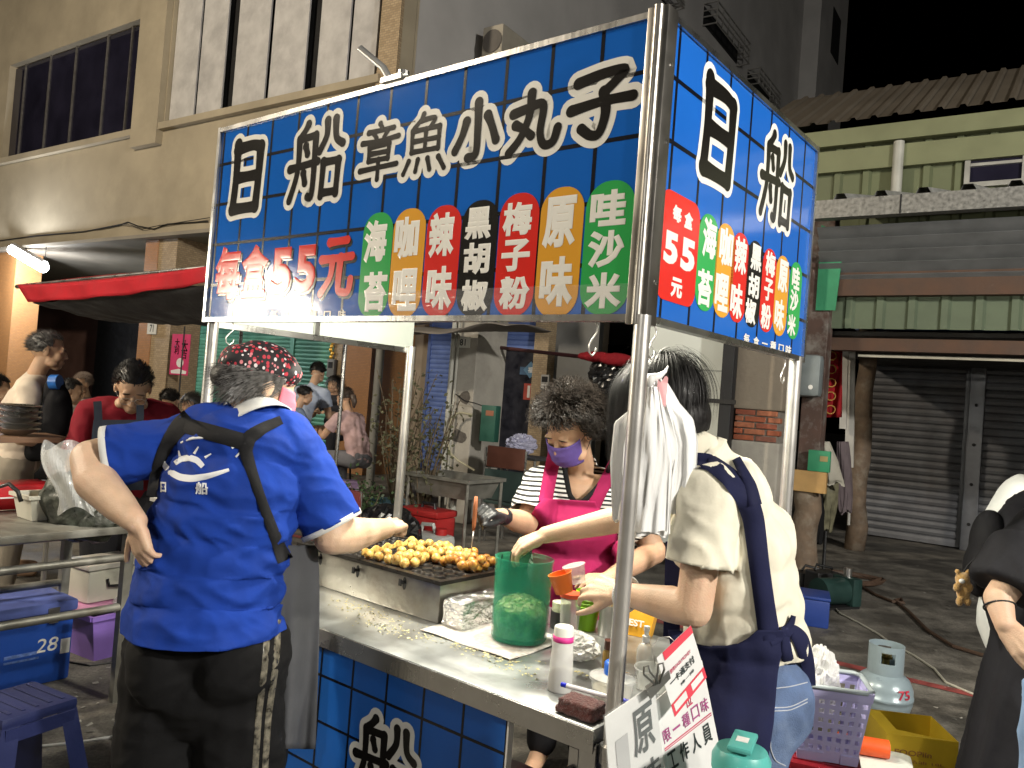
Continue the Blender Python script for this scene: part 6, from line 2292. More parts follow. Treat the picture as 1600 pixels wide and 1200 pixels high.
# man in the maroon tee stooping over the next stall's table
rt, hd, sm, P_, nk_ = figure('man in maroon tee and denim apron stooping over the left table', A(208, 606, 4.2), R(152), 1.78, False, .45, .75, (.20, .012, .022), (.03, .03, .035), HAIRD, SKIN2, 'fwd', .009, .75, .022, bow=1.)
hd.eyes(rt)
tr_ = bvh(sm)
DEN = cloth('dark_denim', (.028, .036, .055), bump=.25)
for pts_, w_ in (([(152, 627), (153, 640), (154, 668)], 13), ([(219, 633), (219, 648), (218, 668)], 12)):
    link('apron_strap', strap(tr_, pts_, w_, .008, 4.1), DEN, rt, True, True)
link('apron_bib', MB().grid(lambda u, v: drape(tr_, 146 + 78 * u - 12 * v * (1 - u), 656 + 110 * v, .012, 4.08), 14, 14), DEN, rt, True, True)
gl = MB()
for q in (-1, 1):
    gl.tube([hd.P(q * .032 + .024 * math.cos(t), .104, -.004 + .019 * math.sin(t)) for t in [k * math.pi / 8 for k in range(17)]], .0012, 6, False)
    gl.tube([hd.P(q * .056, .102, .002), hd.P(q * .074, .05, .004), hd.P(q * .08, -.01, .004)], .0012, 6)
gl.tube([hd.P(-.008, .104, 0), hd.P(0, .108, .003), hd.P(.008, .104, 0)], .0012, 6)
link('glasses', gl, STEEL, rt, True, True)
# man in the beige tee standing with a black bag
rt, hd, sm, P_, nk_ = figure('grey-haired man in beige tee standing with a black jacket over his arm', A(76, 548, 5.1), R(62), 1.72, False, .1, .05, (.64, .55, .45), (.34, .30, .24), mat('hair_salt', (.10, .095, .09), .5, 0, .6, 50), SKIN2, 'hold', .011, .62, .024)
jk = thing('jacket', 'black jacket hanging over the beige-shirted man\'s forearm', 'jacket', at_d(80, 690, 4.95))
jm = MB().ell(A(68, 668, 4.95), (.10, .08, .20)).ell(A(88, 655, 4.9), (.075, .07, .22)).ell(A(56, 690, 4.95), (.06, .06, .12)).ell(A(84, 610, 4.92), (.055, .05, .09))
me = remesh(jm, .012, 4)
fold(me, wrinkle(9, .016, (1.4, 1, .6)))
put('cloth', me, cloth('black_jacket', (.01, .01, .012)), jk)
bh = thing('blue_bottle', 'bright blue bottle held against the black jacket', 'bottle', at_d(86, 600, 4.9))
link('bottle', MB().cyl(A(80, 597, 4.86), A(93, 597, 4.86), .045, n=16), mat('blue_flask', (.02, .13, .45), .35, 0, .1), bh, 40, True)
# diners far behind on the left and under the arcade
FARG = 'diners at the tables under the arcade'
figure('diner with black hair in white seen beside the tiled pillar', A(266, 627, 8.2), R(20), 1.6, True, .3, .3, (.62, .64, .68), arms='table', group=FARG)
figure('diner with a long dark fringe facing this way right of the pink banner', A(297, 631, 8.5), R(190), 1.6, True, .2, .35, (.5, .45, .42), arms='table', group=FARG, long_hair=True, hlen=.1, skin=SKIN)
figure('balding diner in a pale shirt beyond the maroon-shirted man', A(112, 612, 7.2), R(70), 1.62, True, .3, .2, (.5, .53, .58), arms='table', group=FARG, hlen=.015)
figure('diner with bare forehead facing this way behind the blue bottle', A(128, 600, 9.0), R(200), 1.62, True, .2, .2, (.25, .22, .2), arms='table', group=FARG, hairm=mat('hair_thin', (.2, .15, .12), .6))
figure('person in a white top at the left edge of the picture', A(-6, 610, 5.6), R(60), 1.6, True, .2, .2, (.6, .6, .62), arms='table', group=FARG)
figure('man in pale blue tee standing over the far table', A(497, 583, 10.2), R(15), 1.72, False, .5, .5, (.40, .46, .58), (.25, .3, .4), arms='fwd', group=FARG)
figure('boy in a slate-blue tee seated at the far table', A(477, 618, 9.4), R(60), 1.5, True, .35, .35, (.16, .21, .30), (.05, .06, .09), arms='table', group=FARG)
rt, hd, sm, P_, nk_ = figure('woman with a ponytail in a pale pink tee on the lilac stool', A(538, 622, 9.3), R(-55), 1.6, True, .35, .2, (.52, .36, .36), (.17, .17, .19), arms='table', group=FARG, hairm=mat('brown_hair', (.07, .05, .04), .5, 0, .4, 60), skin=SKIN)
pt2 = MB().tube([hd.P(0, -.1, .02), hd.P(.0, -.15, -.0), hd.P(.0, -.165, -.07), hd.P(.0, -.15, -.14)], [.02, .036, .034, .012], 12)
link('ponytail', pt2, MATS['brown_hair'], rt, True, True)
figure('dark-haired person in black sitting behind the pale blue tee', A(521, 600, 11.), R(190), 1.6, True, .2, .2, (.03, .03, .035), arms='table', group=FARG, long_hair=True, hlen=.12, skin=SKIN)

# ================================================================ LEFT SIDE
# folding table of the diners
def small_table(label, loc, w=.75, d=.6, z=.68):
    o = thing('folding_table', label, 'table', loc, BRZ)
    link('tabletop', MB().bbox(-w / 2, w / 2, -d / 2, d / 2, z - .03, z, .006), mat('brown_laminate', (.16, .09, .05), .4, 0, .2), o)
    for a_ in (-1, 1):
        for b_ in (-1, 1):
            link('leg', MB().cyl((a_ * w * .4, b_ * d * .4, 0), (a_ * w * .28, b_ * d * .4, z - .031), .012, n=8), BLACK, o)
    return o
p = at_d(508, 668, 9.5)
small_table('brown folding table between the far diners', (p.x, p.y, 0))
cu = thing('drink_cup', 'clear plastic drink cup on the far diners table', 'cup', (p.x - .05, p.y - .1, .681))
link('cup', MB().lathe([(.002, 0), (.04, 0), (.05, .14), (.002, .142)], 16), mat('cup_clear', (.7, .75, .78), .2, 0, .1, alpha=.7), cu, 40)
def stool(label, loc, rz, h, m, w=.17, group=None):
    o = thing('plastic_stool', label, 'stool', loc, rz, group)
    t_ = w * .62
    seat = link('seat', MB().bbox(-t_, t_, -t_, t_, h - .035, h, .012), m, o, 40)
    for i in range(5):
        y_ = -t_ * .7 + t_ * 1.4 * i / 4
        link('seat_rib', MB().bbox(-t_ * .8, t_ * .8, y_ - .006, y_ + .006, h + .0005, h + .003, .001), m, seat)
    for a_ in (-1, 1):
        for b_ in (-1, 1):
            q = [(a_ * t_ * .98, b_ * t_ * .98), (a_ * t_ * .98, b_ * t_ * .52), (a_ * t_ * .52, b_ * t_ * .98)]
            e = [(a_ * w, b_ * w), (a_ * w, b_ * w * .68), (a_ * w * .68, b_ * w)]
            vs = [(x, y, h - .03) for x, y in q] + [(x, y, 0) for x, y in e]
            mb = MB().add(vs, [(0, 1, 2), (3, 5, 4), (0, 3, 4, 1), (1, 4, 5, 2), (2, 5, 3, 0)])
            link('leg', mb, m, o)
    for a_ in (-1, 1):
        link('apron_rail', MB().box(-t_ * .9, t_ * .9, a_ * t_ * 1.0 - .004, a_ * t_ * 1.0 + .004, h - .075, h - .034), m, o)
        link('apron_rail', MB().box(a_ * t_ * 1.0 - .004, a_ * t_ * 1.0 + .004, -t_ * .9, t_ * .9, h - .075, h - .034), m, o)
    return o
p = at_d(548, 710, 9.3)
stool('lilac plastic stool under the woman with the ponytail', (p.x, p.y, 0), .3, .43, mat('lilac_plastic', (.36, .25, .46), .4, 0, .08))
p = at_z(30, 1092, .46)
stool('navy blue plastic stool in the bottom left corner', (p.x, p.y, 0), R(-28), .46, mat('navy_plastic', (.014, .019, .07), .45, 0, .12, 8, .1, 60), .19)

# next stall: steel table with shelf
tl = at_z(200, 822, .8)
t2_ = at_z(-40, 842, .8)
ang = math.atan2(tl.y - t2_.y, tl.x - t2_.x)
tbw = thing('steel_table', 'worn steel work table with lower rails at the left edge', 'table', (tl.x, tl.y, 0), ang)
STW = mat('worn_steel', (.24, .235, .21), .5, .45, .3, 8, .15, 40, stain=(.2, .17, .12, .5), ss=5)
TWd, TDp = 1.7, .62
link('tabletop', MB().bbox(-TWd, .06, 0, TDp, .765, .8, .006), STW, tbw, 40)
for z_ in (.655, .43):
    link('rail', MB().cyl((-TWd, .02, z_), (.04, .02, z_), .018, n=10), STW, tbw, 40)
    link('rail', MB().cyl((-TWd, TDp - .03, z_), (.04, TDp - .03, z_), .018, n=10), STW, tbw, 40)
for x_ in (.02, -TWd + .05):
    for y_ in (.02, TDp - .03):
        link('leg', MB().box(x_ - .02, x_ + .02, y_ - .0195, y_ + .0195, 0, .764), STW, tbw)
def ttop(px, py, z=.8):
    return at_z(px, py, z)
# things on it
def lidless_box(name, label, loc, rz, w, d, h, m, cont=None, cat='container', lipm=None):
    o = thing(name, label, cat, loc, rz)
    t_ = .004
    b_ = .82
    mb = MB()
    O = [(-w / 2, -d / 2), (w / 2, -d / 2), (w / 2, d / 2), (-w / 2, d / 2)]
    vs = [(x * b_, y * b_, 0) for x, y in O] + [(x, y, h) for x, y in O] + [(x * .95, y * .95, h) for x, y in O] + [(x * b_ * .95, y * b_ * .95, .006) for x, y in O]
    fs = [(3, 2, 1, 0)] + [(k, (k + 1) % 4, 4 + (k + 1) % 4, 4 + k) for k in range(4)] + [(4 + k, 4 + (k + 1) % 4, 8 + (k + 1) % 4, 8 + k) for k in range(4)] + [(8 + k, 8 + (k + 1) % 4, 12 + (k + 1) % 4, 12 + k) for k in range(4)] + [(12, 13, 14, 15)]
    link('tub', mb.add(vs, fs), m, o)
    rm = MB().box(-w / 2 - .012, w / 2 + .012, -d / 2 - .012, -d / 2 + .001, h - .012, h + .004).box(-w / 2 - .012, w / 2 + .012, d / 2 - .001, d / 2 + .012, h - .012, h + .004) \
        .box(-w / 2 - .012, -w / 2 + .001, -d / 2 + .002, d / 2 - .002, h - .012, h + .004).box(w / 2 - .001, w / 2 + .012, -d / 2 + .002, d / 2 - .002, h - .012, h + .004)
    link('rim', rm, lipm or m, o)
    if cont:
        mb = MB().grid(lambda u, v: Vector(((u - .5) * w * .86, (v - .5) * d * .86, h * .32 + .02 * mnoise.noise(Vector((u * 6, v * 6, 1))))), 16, 16)
        link('contents', mb, cont, o, True)
    return o
MILK = mat('milky_tub', (.70, .69, .60), .4, 0, .06, alpha=.8)
p = ttop(50, 815)
lidless_box('food_tub', 'white plastic tub of pale batter on the steel table', p + ZV * .002 + Vector((0, .12, 0)), ang, .24, .18, .11, MILK, mat('batter', (.66, .56, .22), .5, 0, .3, 20))
p = ttop(212, 790)
lidless_box('food_tray', 'shallow white tray of food behind the cook\'s elbow', Vector((tl.x + .08, tl.y + .42, .802)), ang, .22, .2, .07, mat('tray_white', (.66, .65, .6), .5, 0, .05), mat('tray_food', (.55, .5, .36), .6, 0, .4, 40))
# tall knotted plastic bag
bgm = MB()
c0 = A(118, 810, 3.62)
bag = thing('produce_bag', 'tall clear plastic bag of dark greens behind the cook\'s elbow', 'bag', (c0.x, c0.y, .801))
bb_ = MB().ell(A(122, 790, 3.62), (.125, .10, .16)).ell(A(98, 775, 3.62), (.09, .08, .1)).ell(A(150, 815, 3.62), (.11, .09, .09))
me = remesh(bb_, .01, 3)
fold(me, wrinkle(14, .012))
me.transform(Matrix.Translation((0, 0, 0)))
put('greens', me, mat('dark_greens', (.035, .04, .03), .5, 0, .6, 30, .5, 40, stain=(.16, .16, .14, .5), ss=18), bag)
fm_ = MB().grid(lambda u, v: A(108 + (42 - 8 * v + 6 * math.sin(v * 7)) * math.cos(6.2832 * u) + 10 * v, 695 + 105 * v + 8 * math.sin(u * 19), 3.60 - .11 * math.sin(6.2832 * u) + .01 * math.sin(u * 60 + v * 9)), 60, 20)
put('film', fm_.mesh('film'), CLEARB, bag, False)
# stacked steel bowls and red case
sbp = at_d(22, 700, 4.1)
for k in range(5):
    tag(link('steel_bowl', MB().lathe([(.05, .03 * k), (.11, .03 * k + .028), (.115, .03 * k + .032), (.11, .03 * k + .034), (.046, .03 * k + .006)], 26), STEEL, None, 40), ORD[k] + ' steel bowl of the stack at the left edge', 'bowl', 'stacked steel bowls').location = (sbp.x, sbp.y, 1.131)
shp = thing('wire_shelf', 'brown shelf board carrying the steel bowls', 'shelf', (sbp.x, sbp.y, 0), ang)
link('board', MB().bbox(-.5, .22, -.14, .16, 1.10, 1.129, .004), mat('shelf_brown', (.16, .09, .05), .5, 0, .2), shp)
for x_ in (-.46, .2):
    link('leg', MB().cyl((x_, .0, .0), (x_, .0, 1.099), .014, n=8), STW, shp)
rp = at_d(30, 758, 3.9)
rc = thing('red_case', 'red plastic case behind the white batter tub', 'case', (rp.x, rp.y, .802), ang)
link('case', MB().bbox(-.26, .14, -.1, .12, 0, .115, .012), mat('red_plastic', (.48, .012, .02), .35, 0, .08), rc, 40)
link('trim', MB().box(-.26, .14, -.1035, -.1005, .055, .062), WHITE, rc)
fc = thing('ladle', 'dark curved ladle handle rising over the batter tub', 'ladle', at_d(5, 765, 3.55))
link('handle', MB().tube([A(-30, 800, 3.5), A(-5, 762, 3.5), A(14, 756, 3.5), A(28, 768, 3.5), A(33, 784, 3.5)], .009, 8), BLACK, fc, True, True)

# under the table: blue cooler, white box, purple crate
def gbox(name, label, px, py, w, d, h, rz, m, cat, z=0.):
    p = at_z(px, py, z)
    return thing(name, label, cat, (p.x, p.y, z), rz)
CB = mat('cooler_blue', (.016, .075, .40), .42, 0, .1, 6, .06, 40)
cp = at_z(108, 1060, 0)
ck = thing('cooler_box', 'blue cooler box marked 28 with a steel latch under the table', 'cooler', (cp.x, cp.y, 0), ang)
link('tank', MB().bbox(-.62, 0, .0, .36, 0, .33, .018), CB, ck, 40)
lid = link('lid', MB().bbox(-.63, .01, -.012, .372, .332, .385, .014), mat('cooler_lid', (.10, .14, .42), .5, 0, .2, 8), ck, 40)
lt = link('latch', MB().box(-.13, -.08, -.018, -.0125, .30, .36), STEEL, ck)
link('keeper', MB().box(-.125, -.085, -.024, -.0185, .29, .325), STEEL, lt)
NB = Vector((0, -1, 0))
link('lettering', letter(MB(), '28', Vector((-.115, -.0005, .185)), Vector((1, 0, 0)), ZV, .095, .065, NB, .0008, .005, .15), PWHITE, ck)
link('sticker', MB().box(-.055, -.012, -.0022, -.0005, .13, .2), WHITE, ck)
link('worn_print', MB().box(-.3, -.16, -.0016, -.0005, .15, .165).box(-.3, -.15, -.0016, -.0005, .128, .138), mat('faint_print', (.12, .2, .5), .6, 0, .4, 60), ck)
wb = thing('storage_box', 'white plastic storage box with black handle on the pink lid', 'box', Vector((at_z(150, 1028, 0).x - .06, at_z(150, 1028, 0).y + .14, .285)), ang + .1)
link('tub', MB().bbox(-.16, .17, -.11, .13, 0, .17, .02), MILK, wb, 40)
link('lid', MB().bbox(-.17, .18, -.12, .14, .171, .2, .01), mat('lid_milk', (.62, .60, .55), .5, 0, .1), wb, 40)
link('handle', MB().tube([(-.06, -.118, .12), (-.055, -.128, .085), (.0, -.132, .08), (.055, -.128, .085), (.06, -.118, .12)], .007, 8), BLACK, wb, True)
cr_ = thing('purple_crate', 'purple plastic crate with clear bags under the table', 'crate', Vector((at_z(150, 1028, 0).x, at_z(150, 1028, 0).y + .12, 0)), ang + .1)
PURP = mat('purple_plastic', (.25, .15, .52), .4, 0, .1)
link('tub', MB().add([(-.14, -.10, 0), (.2, -.10, 0), (.2, .2, 0), (-.14, .2, 0), (-.19, -.14, .24), (.24, -.14, .24), (.24, .24, .24), (-.19, .24, .24)], [(3, 2, 1, 0), (0, 1, 5, 4), (1, 2, 6, 5), (2, 3, 7, 6), (3, 0, 4, 7)]), PURP, cr_)
link('rim', MB().box(-.2, .25, -.155, -.14, .22, .245).box(-.2, .25, .24, .255, .22, .245).box(-.205, -.19, -.14, .24, .22, .245).box(.24, .255, -.14, .24, .22, .245), PURP, cr_)
link('lid', MB().bbox(-.25, .05, -.10, .2, .246, .282, .012), mat('pink_plastic', (.50, .22, .38), .4, 0, .1), cr_, 40)
crumple('plastic_bag', 'clear crumpled bags bulging from the purple crate', 'bag', Vector((at_z(150, 1028, 0).x + .12, at_z(150, 1028, 0).y + .08, .2)), .11, .09, .06, CLEARB, 5)
jl = thing('round_lid_tin', 'round navy tin lid behind the blue cooler', 'tin', Vector((cp.x - .22, cp.y + .5, 0)), 0)
link('tin', MB().lathe([(.002, 0), (.075, 0), (.075, .39), (.002, .39)], 24), mat('tin_navy', (.02, .04, .14), .4, .2, .1), jl, 40)
# white cable across the floor
cbp = [at_z(x, y, .006) for x, y in ((-20, 1166), (60, 1166), (120, 1160), (170, 1152), (230, 1140), (300, 1150))]
tag(link('cable', MB().tube(cbp, .006, 6), mat('cable_white', (.5, .5, .48), .6, 0, .1)), 'white cable running over the ground left of the stall', 'cable')
cbp = [at_z(x, y, .006) for x, y in ((105, 1034), (140, 1040), (180, 1034), (200, 1020))]
tag(link('cable', MB().tube(cbp, .005, 6), BLACK), 'black cable on the ground beside the purple crate', 'cable')

# red awning of the neighbouring stall
rn_ = 2.75
def onn(px, py, n):
    return at_plane(px, py, BY * n, BY)
aw = thing('awning', 'red canvas awning with a dark sagging underside over the left stall', 'awning', bw(bt(onn(150, 440, rn_)).x, rn_ + 1))
PI_ = aw.matrix_basis.inverted()
REDC = cloth('red_canvas', (.36, .014, .022), bump=.1)
L0, L1 = onn(28, 446, rn_), onn(330, 416, rn_)
l0, l1 = onn(44, 472, rn_), onn(330, 441, rn_)
ex = (L1 - L0)
def val(u, v):
    e = u * 1.25
    return (L0 + ex * e) * (1 - v) + (l0 + (l1 - l0) * e) * v + BY * (.02 * math.sin(u * 30) * v) - ZV * .02 * math.sin(e * 3.1)
me = MB().grid(val, 40, 5).mesh('valance')
put('valance', solid(me, .003), REDC, aw)
def roof(u, v):
    e = u * 1.25
    p = L0 + ex * e + BY * (2.2 * v) + ZV * (.42 * math.sin(v * math.pi * .5) - .06 * math.sin(v * math.pi) * abs(math.sin(u * 9)) + .004)
    return p - ZV * .02 * math.sin(e * 3.1) * (1 - v)
me = MB().grid(roof, 30, 14).mesh('cover')
put('cover', solid(me, .003), REDC, aw)
def under(u, v):
    e = u * 1.25
    q = l0 + (l1 - l0) * e
    sag = .06 + .13 * e
    p = q + BY * (.03 + 1.3 * v) + ZV * (-(sag) * math.sin(min(1, v * 2.2) * math.pi / 2) + .02 * mnoise.noise(Vector((u * 14, v * 9, 0))) + .25 * max(0, v - .45))
    return p
me = MB().grid(under, 60, 20).mesh('under')
put('underside_tarp', solid(me, .003), mat('dark_tarp', (.028, .028, .03), .55, 0, .3, 8, .3, 40), aw)
link('ridge_pole', MB().cyl(L0 - ex.normalized() * .08 + BY * .03, L0 + ex * 1.25 + BY * .03, .016, n=10), STEEL, aw, 40, True)
for e in (.02, .62):
    q = L0 + ex * e + BY * 1.9
    link('pole', MB().cyl(Vector((q.x, q.y, 0)), Vector((q.x, q.y, L0.z + .35)), .016, n=10), STEEL, aw, 40, True)

# pink new-year banner on the tiled pillar
s_, z_ = on_n(281, 556, PW - .02)
z0_ = on_n(281, 586, PW - .02)[1]
z1_ = on_n(281, 522, PW - .02)[1]
w_ = (on_n(296, 556, PW)[0] - on_n(267, 556, PW)[0])
ba = thing('paper_banner', 'pink paper banner with brushed characters on the tiled pillar', 'banner', bw(s_, PW - .02, z0_), BRZ)
H_ = z1_ - z0_
link('paper', MB().box(-w_ / 2, w_ / 2, 0, .003, 0, H_), mat('pink_paper', (.58, .035, .14), .6, 0, .1), ba)
for ch, u, v, sz in (('大', .22, .72, .34), ('吉', .22, .52, .3), ('大', -.2, .78, .26), ('利', -.2, .6, .24)):
    link('lettering', letter(MB(), ch, Vector((u * w_, -.001, v * H_)), Vector((1, 0, 0)), ZV, sz * w_, sz * w_ * 1.1, NB, .001, .02), PBLACK, ba)
link('emblem', MB().prism([(.02 + .19 * w_ * math.cos(t), -.002, H_ * .3 + .15 * w_ * math.sin(t)) for t in [k * math.pi / 8 for k in range(16)]], (0, .001, 0)), WHITE, ba)
link('emblem', MB().prism([(-w_ * .4, -.002, .02), (w_ * .4, -.002, .02), (w_ * .42, -.002, H_ * .1), (0, -.002, H_ * .15), (-w_ * .42, -.002, H_ * .1)], (0, .001, 0)), WHITE, ba)
sd = onn(281, 600, PW - .3)
pm = thing('metal_stake', 'thin metal stake standing before the pink banner', 'stake', (sd.x, sd.y, 0))
link('rod', MB().cyl((0, 0, 0), (0, 0, 2.25), .012, n=8), BLACK, pm)
# ================================================================ BEHIND THE STALL
def gth(name, label, cat, px, py, d, z=0., rz=BRZ, group=None):
    p = at_d(px, py, d)
    return thing(name, label, cat, (p.x, p.y, z), rz, group)
# grey drainpipe and thin pipes on the 81 pillar
pp_ = thing('drain_pipe', 'grey drainpipe standing before the blue shutter and orange tiles', 'pipe', bw(on_n(587, 640, 9.0)[0], 9.0), BRZ)
link('pipe', MB().cyl((0, 0, 0), (0, 0, slab_z - .1), .065, n=14), mat('pipe_grey', (.30, .30, .28), .5, 0, .15, 6), pp_, 40)
for z_ in (1.0, 2.2):
    link('clamp', MB().cyl((0, 0, z_), (0, 0, z_ + .04), .07, n=14), STEEL, pp_)
p2_ = thing('drain_pipe', 'thin pale pipe running up the left edge of pillar 81', 'pipe', bw(on_n(700, 640, PW - .05)[0], PW - .05), BRZ)
link('pipe', MB().cyl((0, 0, 0), (0, 0, slab_z - .1), .03, n=10), MATS['pvc_pipe'], p2_, 40)
link('pipe', MB().cyl((.075, 0, .2), (.075, 0, slab_z - .1), .016, n=8), MATS['pvc_pipe'], p2_, 40)
# hose from the pillar to the sink
hs = [onn(x, y, PW - .12) for x, y in ((698, 682), (706, 655), (722, 645), (738, 648))]
tag(link('hose', MB().tube([hs[0], (hs[0] + hs[1]) / 2, hs[1], (hs[1] + hs[2]) / 2 + ZV * .03, hs[2], hs[3]], .014, 8), mat('pale_hose', (.38, .36, .26), .5, 0, .2)), 'pale hose looped on the concrete pillar', 'hose')
hs = [onn(x, y, PW - .3) for x, y in ((699, 690), (704, 708), (716, 720), (730, 728), (742, 735))]
tag(link('hose', MB().tube(hs, .013, 8), MATS['pale_hose']), 'pale hose dropping from pillar 81 into the steel sink', 'hose')
# electric box on pillar 81
eb = thing('switch_box', 'dark green switch box on the side of pillar 81', 'switch box', bw(on_n(760, 664, PW - .1)[0], PW - .1, on_n(760, 690, PW - .1)[1]), BRZ)
link('case', MB().bbox(-.09, .12, 0, .1, 0, .42, .01), mat('box_green', (.025, .10, .075), .5, .1, .15), eb, 40)
link('label_plate', MB().box(-.02, .09, -.004, -.0005, .3, .36), mat('rust_label', (.3, .12, .07), .6), eb)
link('wire', MB().tube([(-.08, .05, .40), (-.2, .02, .43), (-.35, .0, .45), (-.5, .02, .52)], .007, 6), BLACK, eb)
# sink on legs
sk_p = at_z(712, 742, .80)
sink = thing('steel_sink', 'old steel sink on thin legs behind the griddle', 'sink', (sk_p.x, sk_p.y, 0), BRZ)
link('basin', MB().add([(-.33, -.25, .8), (.33, -.25, .8), (.33, .25, .8), (-.33, .25, .8), (-.27, -.2, .62), (.27, -.2, .62), (.27, .2, .62), (-.27, .2, .62), (-.36, -.28, .8), (.36, -.28, .8), (.36, .28, .8), (-.36, .28, .8), (-.36, -.28, .77), (.36, -.28, .77), (.36, .28, .77), (-.36, .28, .77)],
     [(4, 5, 6, 7), (0, 1, 5, 4), (1, 2, 6, 5), (2, 3, 7, 6), (3, 0, 4, 7), (8, 9, 1, 0), (9, 10, 2, 1), (10, 11, 3, 2), (11, 8, 0, 3), (8, 12, 13, 9), (9, 13, 14, 10), (10, 14, 15, 11), (11, 15, 12, 8)]), STW, sink)
for a_ in (-.33, .33):
    for b_ in (-.25, .25):
        link('leg', MB().cyl((a_, b_, 0), (a_, b_, .769), .015, n=8), STW, sink)
link('drain', MB().tube([(0, 0, .62), (0, 0, .45), (-.1, 0, .3), (-.12, 0, .05)], .028, 8), MATS['pvc_pipe'], sink, 40)
# white jug with red cap and red basin on it
jg = at_z(678, 868, 0.0)
jd = A(676, 832, 6.6)
ju = thing('jerry_can', 'cloudy white jerrycan with red cap behind the griddle', 'jerrycan', (jd.x, jd.y, 0), BRZ)
link('tank', MB().bbox(-.17, .17, -.11, .11, 0, .36, .05), mat('jug_white', (.50, .52, .50), .45, 0, .1, alpha=.92), ju, 40)
link('cap', MB().cyl((.09, 0, .36), (.09, 0, .41), .05, n=16), mat('cap_red', (.40, .02, .02), .45, 0, .1), ju, 40)
link('handle', MB().tube([(-.13, 0, .35), (-.11, 0, .42), (.0, 0, .43), (.03, 0, .36)], .018, 8), MATS['jug_white'], ju, 40)
jt_ = A(670, 800, 6.9)
rb_ = thing('toolbox', 'red plastic toolbox behind the jerrycan', 'box', (jt_.x, jt_.y, 0), BRZ)
link('case', MB().bbox(-.22, .2, -.13, .13, 0, .46, .02), mat('red_worn', (.36, .02, .02), .45, 0, .15), rb_, 40)
link('lid', MB().bbox(-.23, .21, -.14, .14, .461, .52, .02), MATS['red_worn'], rb_, 40)
link('grip', MB().tube([(-.08, 0, .52), (-.07, 0, .56), (.06, 0, .56), (.07, 0, .52)], .014, 8), BLACK, rb_, 40)
# black rubbish bag, plants, pots, red stool edge
c_ = A(605, 800, 6.3)
crumple('rubbish_bag', 'black rubbish bag beside the potted shrubs', 'bag', Vector((c_.x, c_.y, 0)), .30, .26, .30, mat('black_film', (.012, .012, .013), .25, 0, .1, spec=.6), 3, amp=.22)
def leafy(name, label, px, py, d, z0, rx, rz_, n, leaf, m, stems=6, seed=1, sparse=False, pot=None):
    p = at_d(px, py, d)
    o = thing(name, label, 'plant', (p.x, p.y, 0), 0)
    rnd = random.Random(seed)
    sm_ = MB()
    tips = []
    for k in range(stems):
        a = rnd.uniform(0, 6.28)
        q = Vector((rx * .9 * math.cos(a) * rnd.uniform(.2, 1), rx * .9 * math.sin(a) * rnd.uniform(.2, 1), z0 + rz_ * rnd.uniform(.9, 2)))
        mid = Vector((q.x * .4, q.y * .4, z0 + (q.z - z0) * .55)) + Vector((rnd.uniform(-.05, .05), rnd.uniform(-.05, .05), 0))
        sm_.tube([(0, 0, z0 - .02), mid, q], [.012, .008, .003], 6)
        tips += [(mid, q)]
    link('stems', sm_, mat('twig', (.11, .08, .05), .8, 0, .2), o, True)
    lf_ = MB()
    for k in range(n):
        mid, q = rnd.choice(tips)
        c = lerp(mid, q, rnd.uniform(-.3, 1.05)) + Vector((rnd.gauss(0, 1), rnd.gauss(0, 1), rnd.gauss(0, .8))) * rx * (.16 if sparse else .28)
        dr = Vector((rnd.gauss(0, 1), rnd.gauss(0, 1), rnd.gauss(.1, .6))).normalized()
        w = dr.orthogonal().normalized() * leaf * .3
        w = Matrix.Rotation(rnd.uniform(0, 6.28), 3, dr) @ w
        L_ = dr * leaf * rnd.uniform(.7, 1.3)
        lf_.add([c, c + L_ * .5 + w, c + L_, c + L_ * .5 - w], [(0, 1, 2, 3)])
    link('leaves', lf_, m, o)['kind'] = 'stuff'
    if pot:
        link('pot', MB().lathe([(.002, 0), (pot[0] * .75, 0), (pot[0], pot[1]), (pot[0] * 1.08, pot[1]), (pot[0] * 1.08, pot[1] + .03), (pot[0] * .95, pot[1] + .03), (pot[0] * .9, pot[1] - .02), (.002, pot[1] - .02)], 22), pot[2], o, 40)
    return o
LEAF = mat('leaf_dark', (.05, .085, .035), .55, 0, .4, 20)
LEAF2 = mat('leaf_dusty', (.10, .10, .055), .65, 0, .4, 20)
leafy('potted_shrub', 'low bushy green shrub behind the cook\'s sleeve', 566, 770, 7.0, .1, .30, .28, 1600, .045, LEAF, 26, 2, pot=(.18, .16, mat('pot_black', (.02, .02, .02), .6)))
leafy('potted_shrub', 'sparse twiggy shrub before the orange tiled pier', 620, 700, 8.3, .35, .45, .7, 420, .055, LEAF2, 22, 5, True, (.24, .34, mat('pot_blue', (.06, .13, .18), .5, 0, .15)))
leafy('potted_shrub', 'dry twiggy shrub left of pillar 81', 668, 690, 7.3, .25, .45, .62, 380, .055, LEAF2, 24, 8, True, (.2, .22, mat('pot_brown', (.07, .05, .035), .7)))
leafy('potted_shrub', 'small green shrub by the black rubbish bag', 640, 785, 6.9, .12, .2, .2, 500, .045, LEAF, 14, 9, pot=(.14, .14, MATS['pot_black']))
# maroon chair back beside the cook's sleeve
mp_ = A(530, 760, 5.6)
mc = thing('folding_chair', 'maroon-backed folding chair beyond the cook\'s right sleeve', 'chair', (mp_.x, mp_.y, 0), BRZ)
link('backrest', MB().bbox(-.2, .22, -.02, .02, .44, .80, .05 * .38), mat('maroon_vinyl', (.14, .02, .022), .5, 0, .15), mc, 40)
link('seat', MB().bbox(-.2, .22, .03, .42, .40, .45, .018), MATS['maroon_vinyl'], mc, 40)
for a_ in (-.19, .21):
    link('leg', MB().tube([(a_, -.0, .80), (a_, .02, .45), (a_, .38, .0)], .012, 8), STEEL, mc, 40)
    link('leg', MB().tube([(a_, .36, .42), (a_, -.05, .0)], .012, 8), STEEL, mc, 40)
